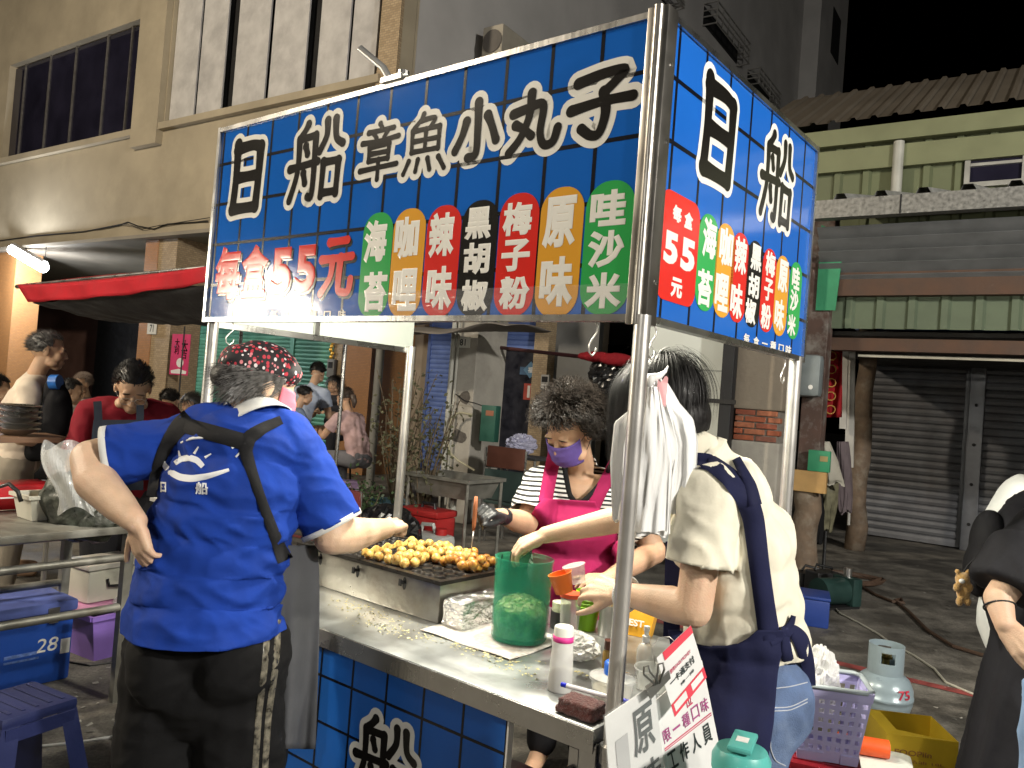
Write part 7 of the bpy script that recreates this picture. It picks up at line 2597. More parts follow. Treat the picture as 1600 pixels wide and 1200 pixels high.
# stools and chairs stacked by the doorway
cp_ = A(788, 735, 8.2)
ch = thing('metal_chair', 'grey metal chair with brown back before the dark doorway', 'chair', (cp_.x, cp_.y, 0), BRZ)
link('backrest', MB().bbox(-.22, .24, -.02, .015, .80, 1.02, .012), mat('brown_vinyl', (.12, .045, .03), .5, 0, .2), ch, 40)
link('seat', MB().bbox(-.24, .24, .0, .42, .42, .46, .015), mat('green_cloth', (.035, .06, .055), .7, 0, .2), ch, 40)
link('side_panel', MB().box(-.235, .235, -.012, -.002, .47, .78), MATS['green_cloth'], ch)
for a_ in (-.25, .25):
    link('leg', MB().tube([(a_, 0, 1.0), (a_, 0, .0)], .013, 8), STEEL, ch, 40)
    link('leg', MB().tube([(a_, .42, .62), (a_, .42, .0)], .013, 8), STEEL, ch, 40)
    link('armrest', MB().tube([(a_, 0, .8), (a_, .3, .78), (a_, .42, .62)], .013, 8), STEEL, ch, 40)
link('crossbar', MB().cyl((-.25, 0, .25), (.25, 0, .25), .011, n=8), STEEL, ch, 40)
bp_ = A(815, 690, 8.5)
lt_ = thing('side_table', 'dark metal side table holding a pale plastic bag', 'table', (bp_.x, bp_.y, 0), BRZ)
link('tabletop', MB().bbox(-.3, .32, -.2, .2, .90, .93, .006), mat('dark_top', (.05, .05, .05), .5), lt_)
for a_ in (-.27, .29):
    for b_ in (-.17, .17):
        link('leg', MB().cyl((a_, b_, 0), (a_, b_, .899), .014, n=8), STEEL, lt_, 40)
crumple('plastic_bag', 'pale lilac plastic bag on the dark side table', 'bag', Vector((bp_.x, bp_.y, .932)), .19, .12, .11, mat('lilac_film', (.45, .45, .6), .3, 0, .1, alpha=.85, spec=.7), 7)
# door details: poster, diamond sign, meter
def poster(label, px, py, w, h, m, n=NBW - .05, rot=0., txt=None, tm=None):
    s_, z_ = on_n(px, py, n)
    o = thing('door_poster', label, 'poster', bw(s_, n, z_), BRZ)
    link('paper', MB().box(-w / 2, w / 2, -.004, 0, -h / 2, h / 2).tr(Matrix.Rotation(rot, 4, 'Y')), m, o)
    if txt:
        link('lettering', letter(MB(), txt, Vector((0, -.0045, 0)), Vector((1, 0, 0)), ZV, w * .5, h * .5, NB, .001, .02), tm or PWHITE, o)
    return o
poster('red and white notice on the dark doorway', 825, 612, .17, .27, mat('poster_red', (.42, .06, .04), .5))
poster('pale strip notice inside the red one on the doorway', 826, 612, .05, .2, WHITE, NBW - .056)
poster('blue diamond new-year paper on the dark doorway', 829, 578, .2, .2, mat('poster_blue', (.10, .22, .36), .5), NBW - .05, math.pi / 4, '福', WHITE)
poster('blue strip poster behind the diamond paper', 829, 580, .42, .13, mat('poster_blue2', (.05, .11, .2), .5), NBW - .044, 0)
em = thing('intercom', 'grey intercom unit on the tiled pier beside the doorway', 'intercom', bw(on_n(853, 597, NBW - .26)[0], NBW - .26, on_n(853, 610, NBW - .26)[1]), BRZ)
link('case', MB().bbox(-.07, .08, -.05, 0, 0, .25, .01), mat('meter_grey', (.38, .38, .37), .5, 0, .1), em, 40)
link('screen', MB().box(-.05, .06, -.053, -.0505, .13, .22), DARK, em)
for k in range(2):
    link('button_row', MB().box(-.05, .06, -.053, -.0505, .03 + .045 * k, .055 + .045 * k), WHITE, em)
em2 = thing('power_meter', 'small grey meter on the tiled strip between the green and blue shutters', 'meter', bw(on_n(521, 572, NBW - .14)[0], NBW - .14, on_n(521, 590, NBW - .14)[1]), BRZ)
link('case', MB().bbox(-.1, .1, -.08, 0, 0, .36, .015), mat('meter_dark', (.18, .18, .17), .5), em2, 40)
link('dial', MB().box(-.06, .06, -.084, -.0805, .18, .3), DARK, em2)
go = thing('gold_ornament', 'gold new-year ornament hanging on the tiled strip', 'ornament', bw(on_n(520, 545, NBW - .14)[0], NBW - .14, on_n(520, 562, NBW - .14)[1]), BRZ)
for k in range(5):
    link('tassel', MB().ell((.03 * math.sin(k * 2), -.03, .05 + .07 * k), (.05, .02, .045)), mat('gold', (.70, .40, .06), .35, .6, .3, 30), go, True)
# drooping red awning rod with red cloth over the doorway
ar0, ar1 = onn(762, 541, 8.2), onn(985, 566, 7.4)
rr_ = thing('awning_rod', 'dark red rod with bunched red cloth above the doorway', 'rod', ar0)
link('rod', MB().cyl(ar0, ar1, .022, n=8), mat('rod_dark', (.06, .015, .018), .5), rr_, 40, True)
me = remesh(MB().ell(onn(935, 558, 7.5), (.22, .06, .05)).ell(onn(965, 562, 7.4), (.2, .06, .06)), .014, 2)
fold(me, wrinkle(14, .012))
put('cloth', me, cloth('dark_red_cloth', (.20, .01, .015)), rr_)
cl_ = thing('tarp_roof', 'grey-red tarp edge sagging under the front sign', 'tarp', onn(650, 520, 6.6))
me = MB().grid(lambda u, v: onn(560 + 230 * u, 500 + 22 * v + 4 * math.sin(u * 5) * v - 10 * u * v, 6.6) + BY * .9 * (1 - v) + ZV * .03 * math.sin(u * 12 + v * 4), 30, 8).mesh('t')
put('sheet', solid(me, .004), mat('grey_tarp', (.20, .18, .16), .6, 0, .2, 4, .2, 20), cl_)
# black plastic bunch hanging
cq = onn(950, 585, 7.6)
crumple('hanging_bag', 'bunched black plastic hanging behind the two sellers', 'bag', cq - ZV * .2, .2, .12, .2, MATS['black_film'], 6, amp=.3, flat=False)

# white sheet panel, dark pole and brick pillar right behind the sellers
wp0, wp1 = onn(1000, 640, 7.3), onn(1142, 640, 7.3)
wp = thing('white_panel', 'tall white sheet panel standing behind the black-haired seller', 'panel', (Vector((wp0.x, wp0.y, 0)) + Vector((wp1.x, wp1.y, 0))) / 2, BRZ)
ww = (wp1 - wp0).length / 2
pm_ = mat('white_sheet', (.62, .66, .63), .45, .1, .06, 2, .03, 8)
link('sheet', MB().box(-ww, ww, 0, .03, .25, 2.6), pm_, wp)
link('seam', MB().box(-ww, ww, -.004, -.0005, 1.92, 1.935), mat('seam_grey', (.35, .38, .37), .5), wp)
for a_ in (-ww + .05, ww - .05):
    link('foot', MB().box(a_ - .03, a_ + .03, -.1, .13, 0, .249), STEEL, wp)
dpx = onn(1135, 640, 7.15)
dk = thing('dark_pole', 'dark square pole between the white panel and brick pillar', 'pole', (dpx.x, dpx.y, 0), BRZ)
link('shaft', MB().bbox(-.055, .055, -.05, .05, 0, 2.9, .006), mat('pole_black', (.016, .017, .02), .5, .2, .2), dk)
link('clip', MB().box(-.16, .1, -.07, -.051, 1.62, 1.66), BLACK, dk)
b0, b1 = on_n(1146, 700, PW)[0], on_n(1212, 700, PW)[0]
bp = thing('brick_pillar', 'crumbling plastered pillar with bare red bricks behind the stall', 'pillar', bw((b0 + b1) / 2, PW), BRZ)
hw_ = (b1 - b0) / 2 + .03
zA, zB = on_n(1180, 690, PW)[1], on_n(1180, 640, PW)[1]
link('plaster', MB().bbox(-hw_, hw_, .0, .5, 0, zA, .015), CONC, bp)
link('plaster', MB().bbox(-hw_, hw_, .0, .5, zB, 3.2, .015), mat('pillar_plaster', (.27, .23, .18), .85, 0, .2, 3, .4, 25, stain=(.16, .13, .1, .6), ss=3), bp)
link('mortar_core', MB().box(-hw_ + .035, hw_ - .035, .035, .46, zA, zB), mat('mortar', (.22, .20, .175), .9, 0, .2, 20, .4, 40), bp)
BRK = [mat('brick_%d' % i, c, .85, 0, .25, 18, .4, 50) for i, c in enumerate(((.34, .10, .05), (.28, .085, .05), (.38, .14, .075), (.25, .10, .07)))]
rows_ = 5
bh_ = (zB - zA) / rows_
rnb = random.Random(4)
for r_ in range(rows_):
    x = -hw_ + .012 - (.11 if r_ % 2 else 0)
    while x < hw_ - .02:
        a_, b_ = max(x, -hw_ + .012), min(x + .2, hw_ - .012)
        if b_ - a_ > .03:
            link('brick', MB().bbox(a_ + .005, b_ - .005, .012 + rnb.uniform(-.008, .012), .12, zA + r_ * bh_ + .006, zA + (r_ + 1) * bh_ - .006, .006), BRK[rnb.randrange(4)], bp)
        x += .212

# ================================================================ RIGHT SIDE
pb = at_z(1252, 905, 0)
wp_ = thing('timber_post', 'weathered log post topped by a plank near the stall end', 'post', (pb.x, pb.y, 0), BRZ)
zt_ = (A(1240, 760, pb.y).z)
link('log', MB().tube([(.02 * math.sin(i * 1.3), .015 * math.cos(i * 2), zt_ * i / 8) for i in range(9)], [.135 - .002 * i + .006 * math.sin(i * 2.1) for i in range(9)], 14), WOOD_BK, wp_, True)
link('plank', MB().bbox(-.2, .2, -.16, -.1, zt_ - .03, zt_ + .17, .006), mat('plank_wood', (.42, .26, .10), .6, 0, .25, 4, .2, 20, aniso=(1, 1, 8)), wp_)
zc = 3.6
link('upper_post', MB().bbox(-.10, .10, -.06, .14, zt_ + .001, zc, .01), mat('brown_post', (.085, .05, .04), .7, 0, .3, 6, stain=(.25, .24, .22, .7), ss=7), wp_)
zs = A(1268, 440, pb.y).z
link('green_bracket', MB().prism([(-.02, -.09, zs - .28), (.16, -.09, zs - .28), (.2, -.09, zs + .42), (-.02, -.09, zs + .55)], (0, .015, 0)), mat('green_sheet', (.03, .22, .11), .45, .1, .15), wp_)
mbz = A(1250, 620, pb.y).z
mb_ = thing('meter_box', 'grey rounded meter box on the brown post', 'meter box', wp_.location + Vector((.0, 0, mbz)) - BY * .28 - BX * .02, BRZ)
link('case', MB().bbox(-.13, .13, 0, .16, 0, .40, .05), mat('meter_case', (.20, .23, .24), .45, .2, .15), mb_, 40)
link('tag', MB().lathe([(.001, 0), (.022, 0), (.022, .004), (.001, .004)], 12).tr(T(.05, -.004, .09, 0, math.pi / 2)), WHITE, mb_)
gbz = A(1265, 735, pb.y).z
gx = thing('green_box', 'small green box standing on the plank of the log post', 'box', wp_.location + Vector((0, 0, zt_ + .172)) - BY * .13 + BX * .13, BRZ)
link('case', MB().bbox(-.11, .09, -.025, .025, 0, .2, .008), mat('box_bright_green', (.03, .24, .12), .5, 0, .1), gx, 40)
link('panel', MB().box(.0, .07, -.03, -.0255, .1, .15), mat('panel_tan', (.35, .28, .12), .5), gx)
# boards, banner and clothes leaning along the dark side wall
def board(label, q0, q1, w, m, name='leaning_board', d=8.6):
    a, b = A(*q0), A(*q1)
    ax = (b - a)
    o = thing(name, label, 'board', b, 0)
    s_ = BX * w / 2
    t_ = BY * .02
    mb = MB().add([b - s_ - t_, b + s_ - t_, b + s_ + t_, b - s_ + t_, a - s_ - t_, a + s_ - t_, a + s_ + t_, a - s_ + t_], [(3, 2, 1, 0), (4, 5, 6, 7), (0, 1, 5, 4), (1, 2, 6, 5), (2, 3, 7, 6), (3, 0, 4, 7)])
    link('plank', mb, m, o, False, True)
    return o
WB = mat('white_board', (.50, .49, .46), .55, 0, .12)
board('long white light box hanging left of the red banner', (1281, 512, 8.3), (1270, 684, 8.3), .07, WB)
board('dark blue strip board beside the white light box', (1287, 512, 8.32), (1277, 682, 8.32), .05, mat('navy_board', (.04, .05, .10), .5))
board('tall white plank leaning right of the red banner', (1330, 545, 9.2), (1327, 730, 9.2), .09, WB)
board('narrow white plank beside the taller leaning plank', (1321, 535, 9.1), (1317, 670, 9.1), .07, WB)
rb = thing('red_banner', 'faded red cloth banner hanging under the tin awning', 'banner', A(1302, 590, 8.5))
me = MB().grid(lambda u, v: A(1291 + 26 * u - 2 * v, 520 + 132 * v, 8.5 + .05 * math.sin(u * 8 + v * 5)), 12, 20).mesh('b')
put('cloth', solid(me, .004), cloth('banner_red', (.30, .015, .02), var=.25), rb)
for k in range(6):
    c_ = A(1300 - k * .5, 535 + 21 * k, 8.42)
    link('gold_mark', MB().tube([c_ + CR * .05 * math.cos(t) + CU * .045 * math.sin(t) for t in [j * math.pi / 5 for j in range(11)]], .007, 6, False), mat('gold_print', (.45, .25, .05), .6), rb, True, True)
def rag(label, rows, dep, m, seed, cat='cloth', name='hanging_cloth'):
    me = hang_bag(rows, dep, 4, seed, .05)
    o = thing(name, label, cat, A((rows[0][1] + rows[0][2]) / 2, rows[0][0], dep))
    put('cloth', me, m, o)
    return o
rag('folded pale umbrella hanging beside the timber post', [(690, 1284, 1296), (720, 1282, 1310), (750, 1283, 1318), (756, 1284, 1316)], 8.0, mat('pale_umbrella', (.46, .44, .37), .6, 0, .1), 1.)
rag('mottled olive coat hanging below the pale umbrella', [(752, 1286, 1310), (790, 1284, 1306), (830, 1286, 1300)], 8.2, mat('olive_coat', (.17, .16, .10), .8, 0, .4, 12), 2.)
rag('black coat hanging on the dark side wall', [(765, 1262, 1284), (800, 1258, 1288), (850, 1262, 1284)], 8.1, cloth('black_coat', (.012, .012, .013)), 3.)
rag('grey-mauve shirt hanging at the end of the row', [(690, 1308, 1326), (740, 1308, 1332), (800, 1312, 1330)], 8.8, cloth('mauve_shirt', (.16, .13, .14)), 4.)
# sticks leaning
for i, (q0, q1, lab) in enumerate((((1255, 800, 8.0), (1262, 895, 7.9), 'thin grey stick leaning beside the timber post'), ((1290, 830, 8.2), (1286, 895, 8.0), 'dark umbrella handle leaning below the coats'), ((1328, 760, 9.0), (1326, 820, 9.0), 'short pale stick leaning at the end of the coats'))):
    o = thing('leaning_stick', lab, 'stick', A(*q1))
    link('rod', MB().cyl(A(*q0), A(*q1), .016, n=8), (STEEL, BLACK, WB)[i], o, 40, True)
# low clutter by the wall: blue box, pump with coil and hoses
bx_ = at_z(1256, 978, 0)
bb2 = thing('storage_bin', 'low blue plastic bin on the ground behind the seller', 'bin', (bx_.x, bx_.y, 0), BRZ + .25)
link('tub', MB().bbox(-.17, .17, 0, .3, 0, .2, .015), mat('bin_blue', (.02, .05, .24), .45, 0, .12), bb2, 40)
link('lid', MB().bbox(-.175, .175, -.006, .306, .201, .225, .01), MATS['bin_blue'], bb2, 40)
pq = at_z(1300, 948, 0)
pu = thing('water_pump', 'dark green pump beside the blue bin on the ground', 'pump', (pq.x, pq.y, 0), .4)
link('motor', MB().cyl((-.16, 0, .13), (.1, 0, .13), .11, n=18), mat('pump_dark', (.02, .05, .045), .45, .2, .2), pu, 40)
link('head', MB().bbox(.1, .2, -.12, .12, .02, .25, .02), MATS['pump_dark'], pu, 40)
link('outlet', MB().cyl((.15, 0, .25), (.15, 0, .32), .035, n=12), STEEL, pu, 40)
link('base', MB().box(-.2, .2, -.1, .1, 0, .02), BLACK, pu)
cq2 = at_z(1268, 925, 0)
for i, (px, py, lab) in enumerate(((1268, 922, 'black crate of tools behind the blue bin'), (1286, 930, 'small dark carton behind the pump'))):
    q = at_z(px, py, 0)
    o = thing('tool_crate', lab, 'crate', (q.x, q.y, 0), .3 * i)
    link('box', MB().bbox(-.13, .12, -.08, .1, 0, .16 + .05 * i, .01), BLACK, o)
    link('cord', MB().tube([(-.1, 0, .17 + .05 * i), (-.05, .05, .21 + .05 * i), (.04, -.04, .2 + .05 * i), (.1, .03, .175 + .05 * i)], .012, 6), BLACK, o, True)
hz = []
cc_ = at_z(1318, 905, .02)
for k in range(60):
    a = k * .32
    hz.append(cc_ + Vector((.36 * math.cos(a) + .02 * math.sin(k), .26 * math.sin(a), .0 + .0006 * k)))
hz += [at_z(x, y, .015) for x, y in ((1345, 915), (1370, 930), (1395, 940), (1412, 942), (1408, 936), (1398, 938), (1420, 955), (1450, 985), (1490, 1010), (1540, 1025))]
tag(link('hose', MB().tube(hz, .013, 6), mat('brown_hose', (.075, .045, .03), .6, 0, .2)), 'coiled brown hose trailing over the ground to the right', 'hose')
wc = [at_z(x, y, .008) for x, y in ((1300, 945), (1312, 958), (1340, 972), (1372, 990), (1392, 1005), (1430, 1025), (1460, 1045), (1478, 1066), (1510, 1080), (1560, 1100), (1620, 1130))]
tag(link('cable', MB().tube(wc, .007, 6), mat('cable_pale', (.46, .45, .38), .6, 0, .1)), 'pale cable lying from the pump past the gas cylinder', 'cable')

# scraps of litter on the asphalt
lt2 = MB()
rn = random.Random(21)
for k in range(150):
    q = at_z(rn.uniform(1230, 1600), rn.uniform(870, 1180), .003) if k % 3 else at_z(rn.uniform(0, 240), rn.uniform(1040, 1200), .003)
    s_, a = rn.uniform(.004, .016), rn.uniform(0, 6.28)
    u_, v_ = Vector((math.cos(a), math.sin(a), 0)) * s_, Vector((-math.sin(a), math.cos(a), 0)) * s_ * rn.uniform(.3, .8)
    lt2.add([q - u_ - v_, q + u_ - v_, q + u_ + v_ + ZV * s_ * .3, q - u_ + v_], [(0, 1, 2, 3)])
tag(link('litter', lt2, mat('litter_paper', (.30, .29, .26), .8, 0, .6, 8)), 'small scraps of paper and grit on the street', None, kind='stuff')
# gas cylinder
gp = at_z(1378, 1126, 0)
gc = thing('gas_cylinder', 'small grey gas cylinder numbered 75 standing on the asphalt', 'gas cylinder', (gp.x, gp.y, 0), SRZ + .35)
GCY = mat('gas_grey', (.26, .33, .37), .3, .1, .1, 6, .05, 30, stain=(.2, .24, .26, .5), ss=4)
link('tank', MB().lathe([(.002, .035), (.09, .04), (.125, .07), (.137, .11), (.138, .128), (.141, .13), (.141, .145), (.138, .147), (.137, .18), (.118, .225), (.085, .25), (.05, .258), (.002, .26)], 40), GCY, gc, 60)
link('foot_ring', MB().lathe([(.105, 0), (.112, 0), (.112, .06), (.105, .06)], 32, close=False), GCY, gc, 60)
def collar_ring():
    mb = MB()
    n, r0, r1 = 64, .082, .086
    def hole(k, z):
        a = (k / n) * 360 % 180
        return 68 < a < 112 and .31 < z < .365
    zs = [.235, .27, .31, .34, .365, .385, .395]
    for zi in range(len(zs) - 1):
        for k in range(n):
            zc_ = (zs[zi] + zs[zi + 1]) / 2
            if hole(k + .5, zc_):
                continue
            a0, a1 = 2 * math.pi * k / n, 2 * math.pi * (k + 1) / n
            f_ = lambda r, a, z: (r * math.cos(a), r * math.sin(a), z)
            vs = [f_(r1, a0, zs[zi]), f_(r1, a1, zs[zi]), f_(r1, a1, zs[zi + 1]), f_(r1, a0, zs[zi + 1]), f_(r0, a0, zs[zi]), f_(r0, a1, zs[zi]), f_(r0, a1, zs[zi + 1]), f_(r0, a0, zs[zi + 1])]
            mb.add(vs, [(0, 1, 2, 3), (7, 6, 5, 4), (3, 2, 6, 7), (0, 4, 5, 1), (0, 3, 7, 4), (1, 5, 6, 2)])
    return mb
link('collar', collar_ring(), GCY, gc)
link('valve', MB().cyl((0, 0, .26), (0, 0, .32), .018, n=12).cyl((-.03, 0, .325), (.03, 0, .325), .008, n=8).lathe([(.004, .33), (.026, .33), (.026, .345), (.004, .345)], 14), mat('brass', (.5, .36, .12), .35, .9, .2), gc, 40)
nm = MB()
a_, mid, sz, zs_, fs = glyph('75', .03, 4)
ac = R(-62) - (SRZ + .35) * 0
def wrapped(txt, a0, z0, w, h, r, bold):
    a_, mid, sz, zs_, fs = glyph(txt, bold, 4)
    vs = []
    for x, y, z in a_:
        X = (x - mid[0]) / sz[0] * w
        Y = (y - mid[1]) / sz[1] * h
        an = a0 + X / r
        rr = r - .35 * max(0, (z0 + Y) - .185)
        vs.append(Vector((rr * math.cos(an), rr * math.sin(an), z0 + Y)))
    return MB().add(vs, fs)
dirc = math.atan2(-gp.y, -gp.x) - (SRZ + .35)
link('lettering', wrapped('75', dirc + .75, .178, .07, .045, .1415, .02), mat('red_paint', (.45, .02, .05), .5, 0, .1), gc)

# yellow tin
yp = A(1420, 1160, 3.05)
yt = thing('oil_tin', 'open square yellow oil tin in front of the gas cylinder', 'tin', (yp.x, yp.y, 0), R(-7))
YEL = mat('tin_yellow', (.58, .40, .03), .35, .5, .15, 5, .1, 12)
w_, h_, t_ = .125, .385, .003
tin = MB()
for a0, a1, b0_, b1_ in ((-w_, w_, -w_, -w_ + t_), (-w_, w_, w_ - t_, w_), (-w_, -w_ + t_, -w_ + t_, w_ - t_), (w_ - t_, w_, -w_ + t_, w_ - t_)):
    tin.box(a0, a1, b0_, b1_, 0, h_)
tin.box(-w_ + t_, w_ - t_, -w_ + t_, w_ - t_, 0, .004)
link('can', tin, YEL, yt)
for z_ in (.16, .26):
    link('bead', MB().box(-w_ - .003, w_ + .003, -w_ - .003, -w_ - .0005, z_, z_ + .008), YEL, yt)
link('cut_rim', MB().add([(-w_, -w_, h_), (-w_ - .0, w_, h_), (-w_ + .05, w_ - .02, h_ + .002), (-w_ + .05, -w_ + .05, h_ + .002), (w_ - .05, -w_ + .04, h_ - .01), (w_, -w_, h_)], [(0, 1, 2, 3), (0, 3, 4, 5)]), YEL, yt)
link('lettering', letter(MB(), 'FOOPiin', Vector((-.03, -w_ - .001, .325)), Vector((1, 0, 0)), ZV, .13, .02, NB, .0006, .02), mat('tin_brown_print', (.22, .10, .02), .5), yt)
link('lettering', letter(MB(), '食品油 18L', Vector((.0, -w_ - .001, .295)), Vector((1, 0, 0)), ZV, .16, .012, NB, .0006, .01), MATS['tin_brown_print'], yt)
# white ribbed tub with an orange roll on it
wq = A(1368, 1170, 2.85)
wt = thing('foam_box', 'white ribbed plastic box with rounded edges beside the yellow tin', 'box', (wq.x, wq.y, 0), R(-22))
FOAM = mat('white_foam', (.62, .64, .58), .6, 0, .06, 20, .1, 80)
link('block', MB().bbox(-.15, .13, -.10, .13, 0, .33, .03), FOAM, wt, 50)
for k in range(5):
    x_ = -.12 + .045 * k
    link('rib', MB().bbox(x_, x_ + .026, -.118, -.1, .10, .30, .008), FOAM, wt, 50)
orr = thing('orange_roll', 'orange plastic roll lying on the white ribbed box', 'roll', Vector((wq.x, wq.y, .332)), R(-14))
link('roll', MB().cyl((-.125, .01, .032), (.045, .01, .032), .032, n=24), mat('orange_roll', (.72, .10, .02), .45, 0, .1), orr, 50)
link('core', MB().cyl((.0452, .01, .032), (.047, .01, .032), .015, n=14), DARK, orr)
# lavender basket with plastic bag on a red stool
bp3 = at_z(1290, 1180, .46)
red = stool('dark red plastic stool under the lavender basket', (bp3.x, bp3.y + .02, 0), R(-20), .455, mat('stool_red', (.26, .01, .018), .4, 0, .1), .18)
bk = thing('plastic_basket', 'lavender perforated basket standing on the red stool', 'basket', (bp3.x, bp3.y + .02, .459), R(-12))
LAV = mat('lavender_plastic', (.52, .49, .76), .38, 0, .06)
def basket_wall(p0, p1, q0, q1, nx, nz, t_=.003):
    """tapered wall with square holes: p0-p1 bottom edge, q0-q1 top edge"""
    mb = MB()
    p0, p1, q0, q1 = map(Vector, (p0, p1, q0, q1))
    n_ = ((p1 - p0).cross(q0 - p0)).normalized() * t_
    def at(u, v):
        return lerp(lerp(p0, p1, u), lerp(q0, q1, u), v)
    for i in range(nx):
        for j in range(nz):
            u0, u1, v0, v1 = i / nx, (i + 1) / nx, j / nz, (j + 1) / nz
            a, b = .24, .76
            U = lambda t: u0 + (u1 - u0) * t
            W = lambda t: v0 + (v1 - v0) * t
            if j >= nz - 1 or j == 0:
                vs = [at(u0, v0), at(u1, v0), at(u1, v1), at(u0, v1)]
                mb.add(vs, [(0, 1, 2, 3)])
            else:
                vs = [at(u0, v0), at(u1, v0), at(u1, v1), at(u0, v1), at(U(a), W(a)), at(U(b), W(a)), at(U(b), W(b)), at(U(a), W(b))]
                mb.add(vs, [(0, 1, 5, 4), (1, 2, 6, 5), (2, 3, 7, 6), (3, 0, 4, 7)])
    me = mb.mesh('wall')
    fixn(me)
    return solid(me, t_)
W0, D0, W1, D1, HB = .085, .07, .115, .10, .235
cb0 = [(-W0, -D0, 0), (W0, -D0, 0), (W0, D0, 0), (-W0, D0, 0)]
cb1 = [(-W1, -D1, HB), (W1, -D1, HB), (W1, D1, HB), (-W1, D1, HB)]
for k in range(4):
    link('wall', basket_wall(cb0[k], cb0[(k + 1) % 4], cb1[k], cb1[(k + 1) % 4], 7, 8), LAV, bk)
link('bottom', MB().box(-W0, W0, -D0, D0, 0, .003), LAV, bk)
link('rim', MB().tube([(-W1, -D1, HB), (W1 - .02, -D1, HB), (W1, -D1 + .02, HB), (W1, D1 - .02, HB), (W1 - .02, D1, HB), (-W1 + .02, D1, HB), (-W1, D1 - .02, HB), (-W1, -D1 + .02, HB), (-W1 + .02, -D1, HB)], .008, 8), mat('rim_grey', (.42, .48, .50), .4, 0, .05), bk, True)
crumple('plastic_bag', 'translucent plastic bag rising out of the lavender basket', 'bag', Vector((bp3.x - .03, bp3.y + .02, .56)), .075, .06, .115, MILKB, 4, amp=.3)
# teal flip-lid canister in the foreground
tq = A(1160, 1160, 1.62)
tc_ = thing('flip_canister', 'teal flip-lid canister at the bottom edge before the navy apron', 'canister', (tq.x, tq.y, tq.z - .225), R(-25))
TEAL = mat('teal_plastic', (.06, .34, .31), .35, 0, .05)
link('body', MB().lathe([(.002, 0), (.052, 0), (.055, .01), (.056, .17), (.002, .17)], 36), TEAL, tc_, 50)
link('lid', MB().lathe([(.002, .171), (.058, .171), (.0585, .195), (.05, .212), (.002, .217)], 36), mat('teal_lid', (.09, .40, .36), .35, 0, .05), tc_, 50)
link('flap', MB().bbox(-.024, .024, -.045, .055, .218, .23, .005), MATS['teal_lid'], tc_, 40)
link('sticker', MB().box(-.012, .012, -.012, .014, .2302, .2312), WHITE, tc_)
sx_ = thing('stand', 'small steel stand under the teal canister', 'stand', (tq.x, tq.y, 0), R(-25))
link('tray', MB().bbox(-.1, .1, -.1, .1, tq.z - .25, tq.z - .226, .005), STEEL, sx_)
for a_ in (-.085, .085):
    for b_ in (-.085, .085):
        link('leg', MB().cyl((a_, b_, 0), (a_, b_, tq.z - .2501), .01, n=8), STEEL, sx_)

# ---------------------------------------------------------------- passers-by cut off at the right edge
BT = (.020, .020, .023)
rt, hd, sm, P_, nk_ = figure('passer-by in an oversized black tee and long black skirt at right edge', A(1735, 650, 2.75), R(-75), 1.66, False, .05, .2, BT, BT, None, SKIN3, 'hold', .010, .95, .05)
sk_ = MB()
pe_ = A(1640, 1010, 2.75)
me = remesh(MB().ell(A(1628, 900, 2.72), (.17, .16, .3)).chain([A(1645, 1000, 2.7), Vector((A(1628, 1150, 2.7).x, A(1628, 1150, 2.7).y, .28))], [.17, .24]), .013, 4)
cut(me, Vector((0, 0, .12)), Vector((0, 0, -1)))
fold(me, wrinkle(7, .018, (1.5, 1, .4)))
put('skirt', me, cloth('black_skirt', (.022, .022, .026)), rt)
# near arm held out in front, loose sleeve, black hair tie on the wrist
arm = MB()
el_, wr_ = A(1572, 925, 2.45), A(1566, 962, 2.40)
arm.chain([A(1592, 875, 2.49), A(1580, 908, 2.47), A(1560, 935, 2.43), A(1570, 975, 2.38)], [.04, .046, .042, .03])
hand(arm, A(1570, 975, 2.38), A(1604, 1015, 2.32) - A(1570, 975, 2.38), Vector((-.7, -.6, .25)), 1, (.25, .3, .35, .4), 1.05, .03, (.8, .3, -.5), .2)
put('arm', remesh(arm, .0055, 3), SKIN3, rt)
sl_ = remesh(MB().cap(A(1672, 835, 2.56), .14, A(1618, 868, 2.5), .112).cyl(A(1615, 862, 2.5), A(1582, 925, 2.47), .115, .125, 20), .009, 5)
fold(sl_, wrinkle(8, .01, (1, 1, .8), .4))
put('sleeve', sl_, MATS['shirt_%.2f_%.2f_%.2f' % BT], rt)
wb_c = A(1562, 948, 2.42)
e1 = (A(1570, 975, 2.38) - A(1560, 935, 2.43)).normalized()
a1 = e1.orthogonal().normalized()
b1 = e1.cross(a1)
link('hair_tie', MB().tube([wb_c + (a1 * math.cos(k * math.pi / 12) + b1 * math.sin(k * math.pi / 12)) * .043 for k in range(25)], .003, 6, False), BLACK, rt, True, True)
rt2, hd2, sm2, P2_, nk2_ = figure('companion in a loose white tee behind the black-clad passer-by', A(1672, 655, 3.15), R(-80), 1.64, False, .05, .1, (.66, .68, .66), (.60, .62, .60), None, SKIN3, 'down', .012, .8, .05)
ws = remesh(MB().ell(A(1625, 800, 3.05), (.14, .13, .13)).chain([A(1602, 785, 3.0), A(1572, 850, 2.97), A(1562, 905, 2.95)], [.10, .10, .095]).ell(A(1600, 960, 3.02), (.155, .14, .24)), .011, 5)
fold(ws, wrinkle(8, .01, (1, 1, .6), .2))
put('loose_top', ws, cloth('white_jersey', (.70, .72, .70)), rt2)
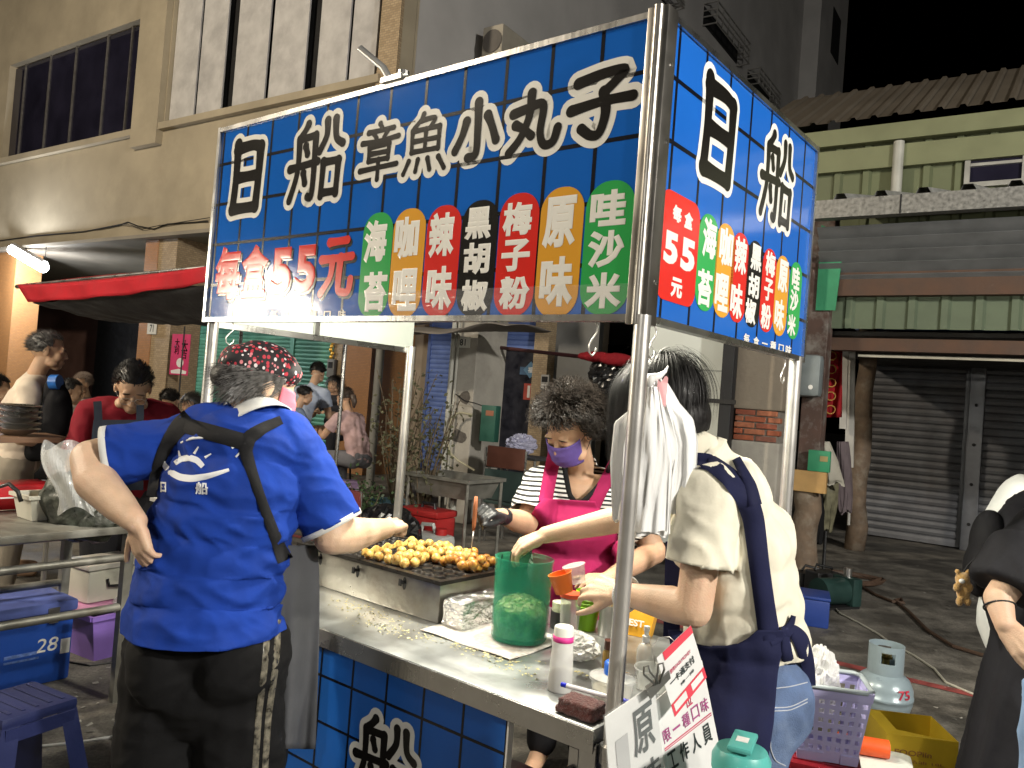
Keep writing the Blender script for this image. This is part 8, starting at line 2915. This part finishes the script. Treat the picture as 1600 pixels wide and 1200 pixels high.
# shoulder bag with a plush charm
sbg = thing('shoulder_bag', 'black shoulder bag hanging beside the passer-by', 'bag', A(1530, 900, 2.75))
me = remesh(MB().ell(A(1530, 888, 2.75), (.045, .07, .10)).ell(A(1545, 850, 2.75), (.06, .07, .12)), .01, 3)
put('pouch', me, cloth('bag_black', (.015, .015, .017)), sbg)
link('strap', MB().tube([A(1548, 850, 2.75), A(1585, 815, 2.78), A(1640, 760, 2.9)], .008, 6), BLACK, sbg, True, True)
pl = thing('plush_charm', 'small tan plush animal charm dangling from the black bag', 'charm', A(1503, 938, 2.7))
pm2 = MB().ell(A(1504, 905, 2.7), (.024, .022, .024)).ell(A(1505, 926, 2.7), (.022, .02, .03))
for x_, y_ in ((1496, 893), (1512, 893)):
    pm2.ell(A(x_, y_, 2.7), .009)
for x_, y_ in ((1495, 918), (1515, 918), (1499, 940), (1512, 940)):
    pm2.ell(A(x_, y_, 2.69), (.012, .011, .016))
me = remesh(pm2, .004, 2)
put('plush', me, mat('tan_plush', (.50, .30, .10), 1., 0, .2, 60, .6, 300, sheen=.5), pl)
link('snout', MB().ell(A(1503, 908, 2.675), (.01, .008, .008)), WHITE, pl, True, True)
link('cord', MB().tube([A(1506, 894, 2.7), A(1512, 884, 2.7), A(1524, 872, 2.68)], .003, 6), BLACK, pl, False, True)
# someone in pale blue jeans at the very corner
jn = thing('person', 'passer-by of whom only a pale blue jeans leg shows', 'person', Vector((A(1672, 1150, 2.0).x, A(1672, 1150, 2.0).y, 0)))
q = A(1672, 1100, 2.0)
me = remesh(MB().chain([q + Vector((.06, 0, .08)), q, Vector((q.x - .01, q.y, .5)), Vector((q.x - .01, q.y, .06))], [.14, .105, .085, .07]), .01, 4)
fold(me, wrinkle(9, .008))
put('jeans_leg', me, mat('pale_denim', (.24, .36, .55), .8, 0, .2, 14, .2, 300), jn)
me = remesh(MB().cap(Vector((q.x, q.y + .02, .05)), .045, Vector((q.x - .14, q.y - .08, .04)), .038), .01, 2)
put('shoe', me, WHITE, jn)
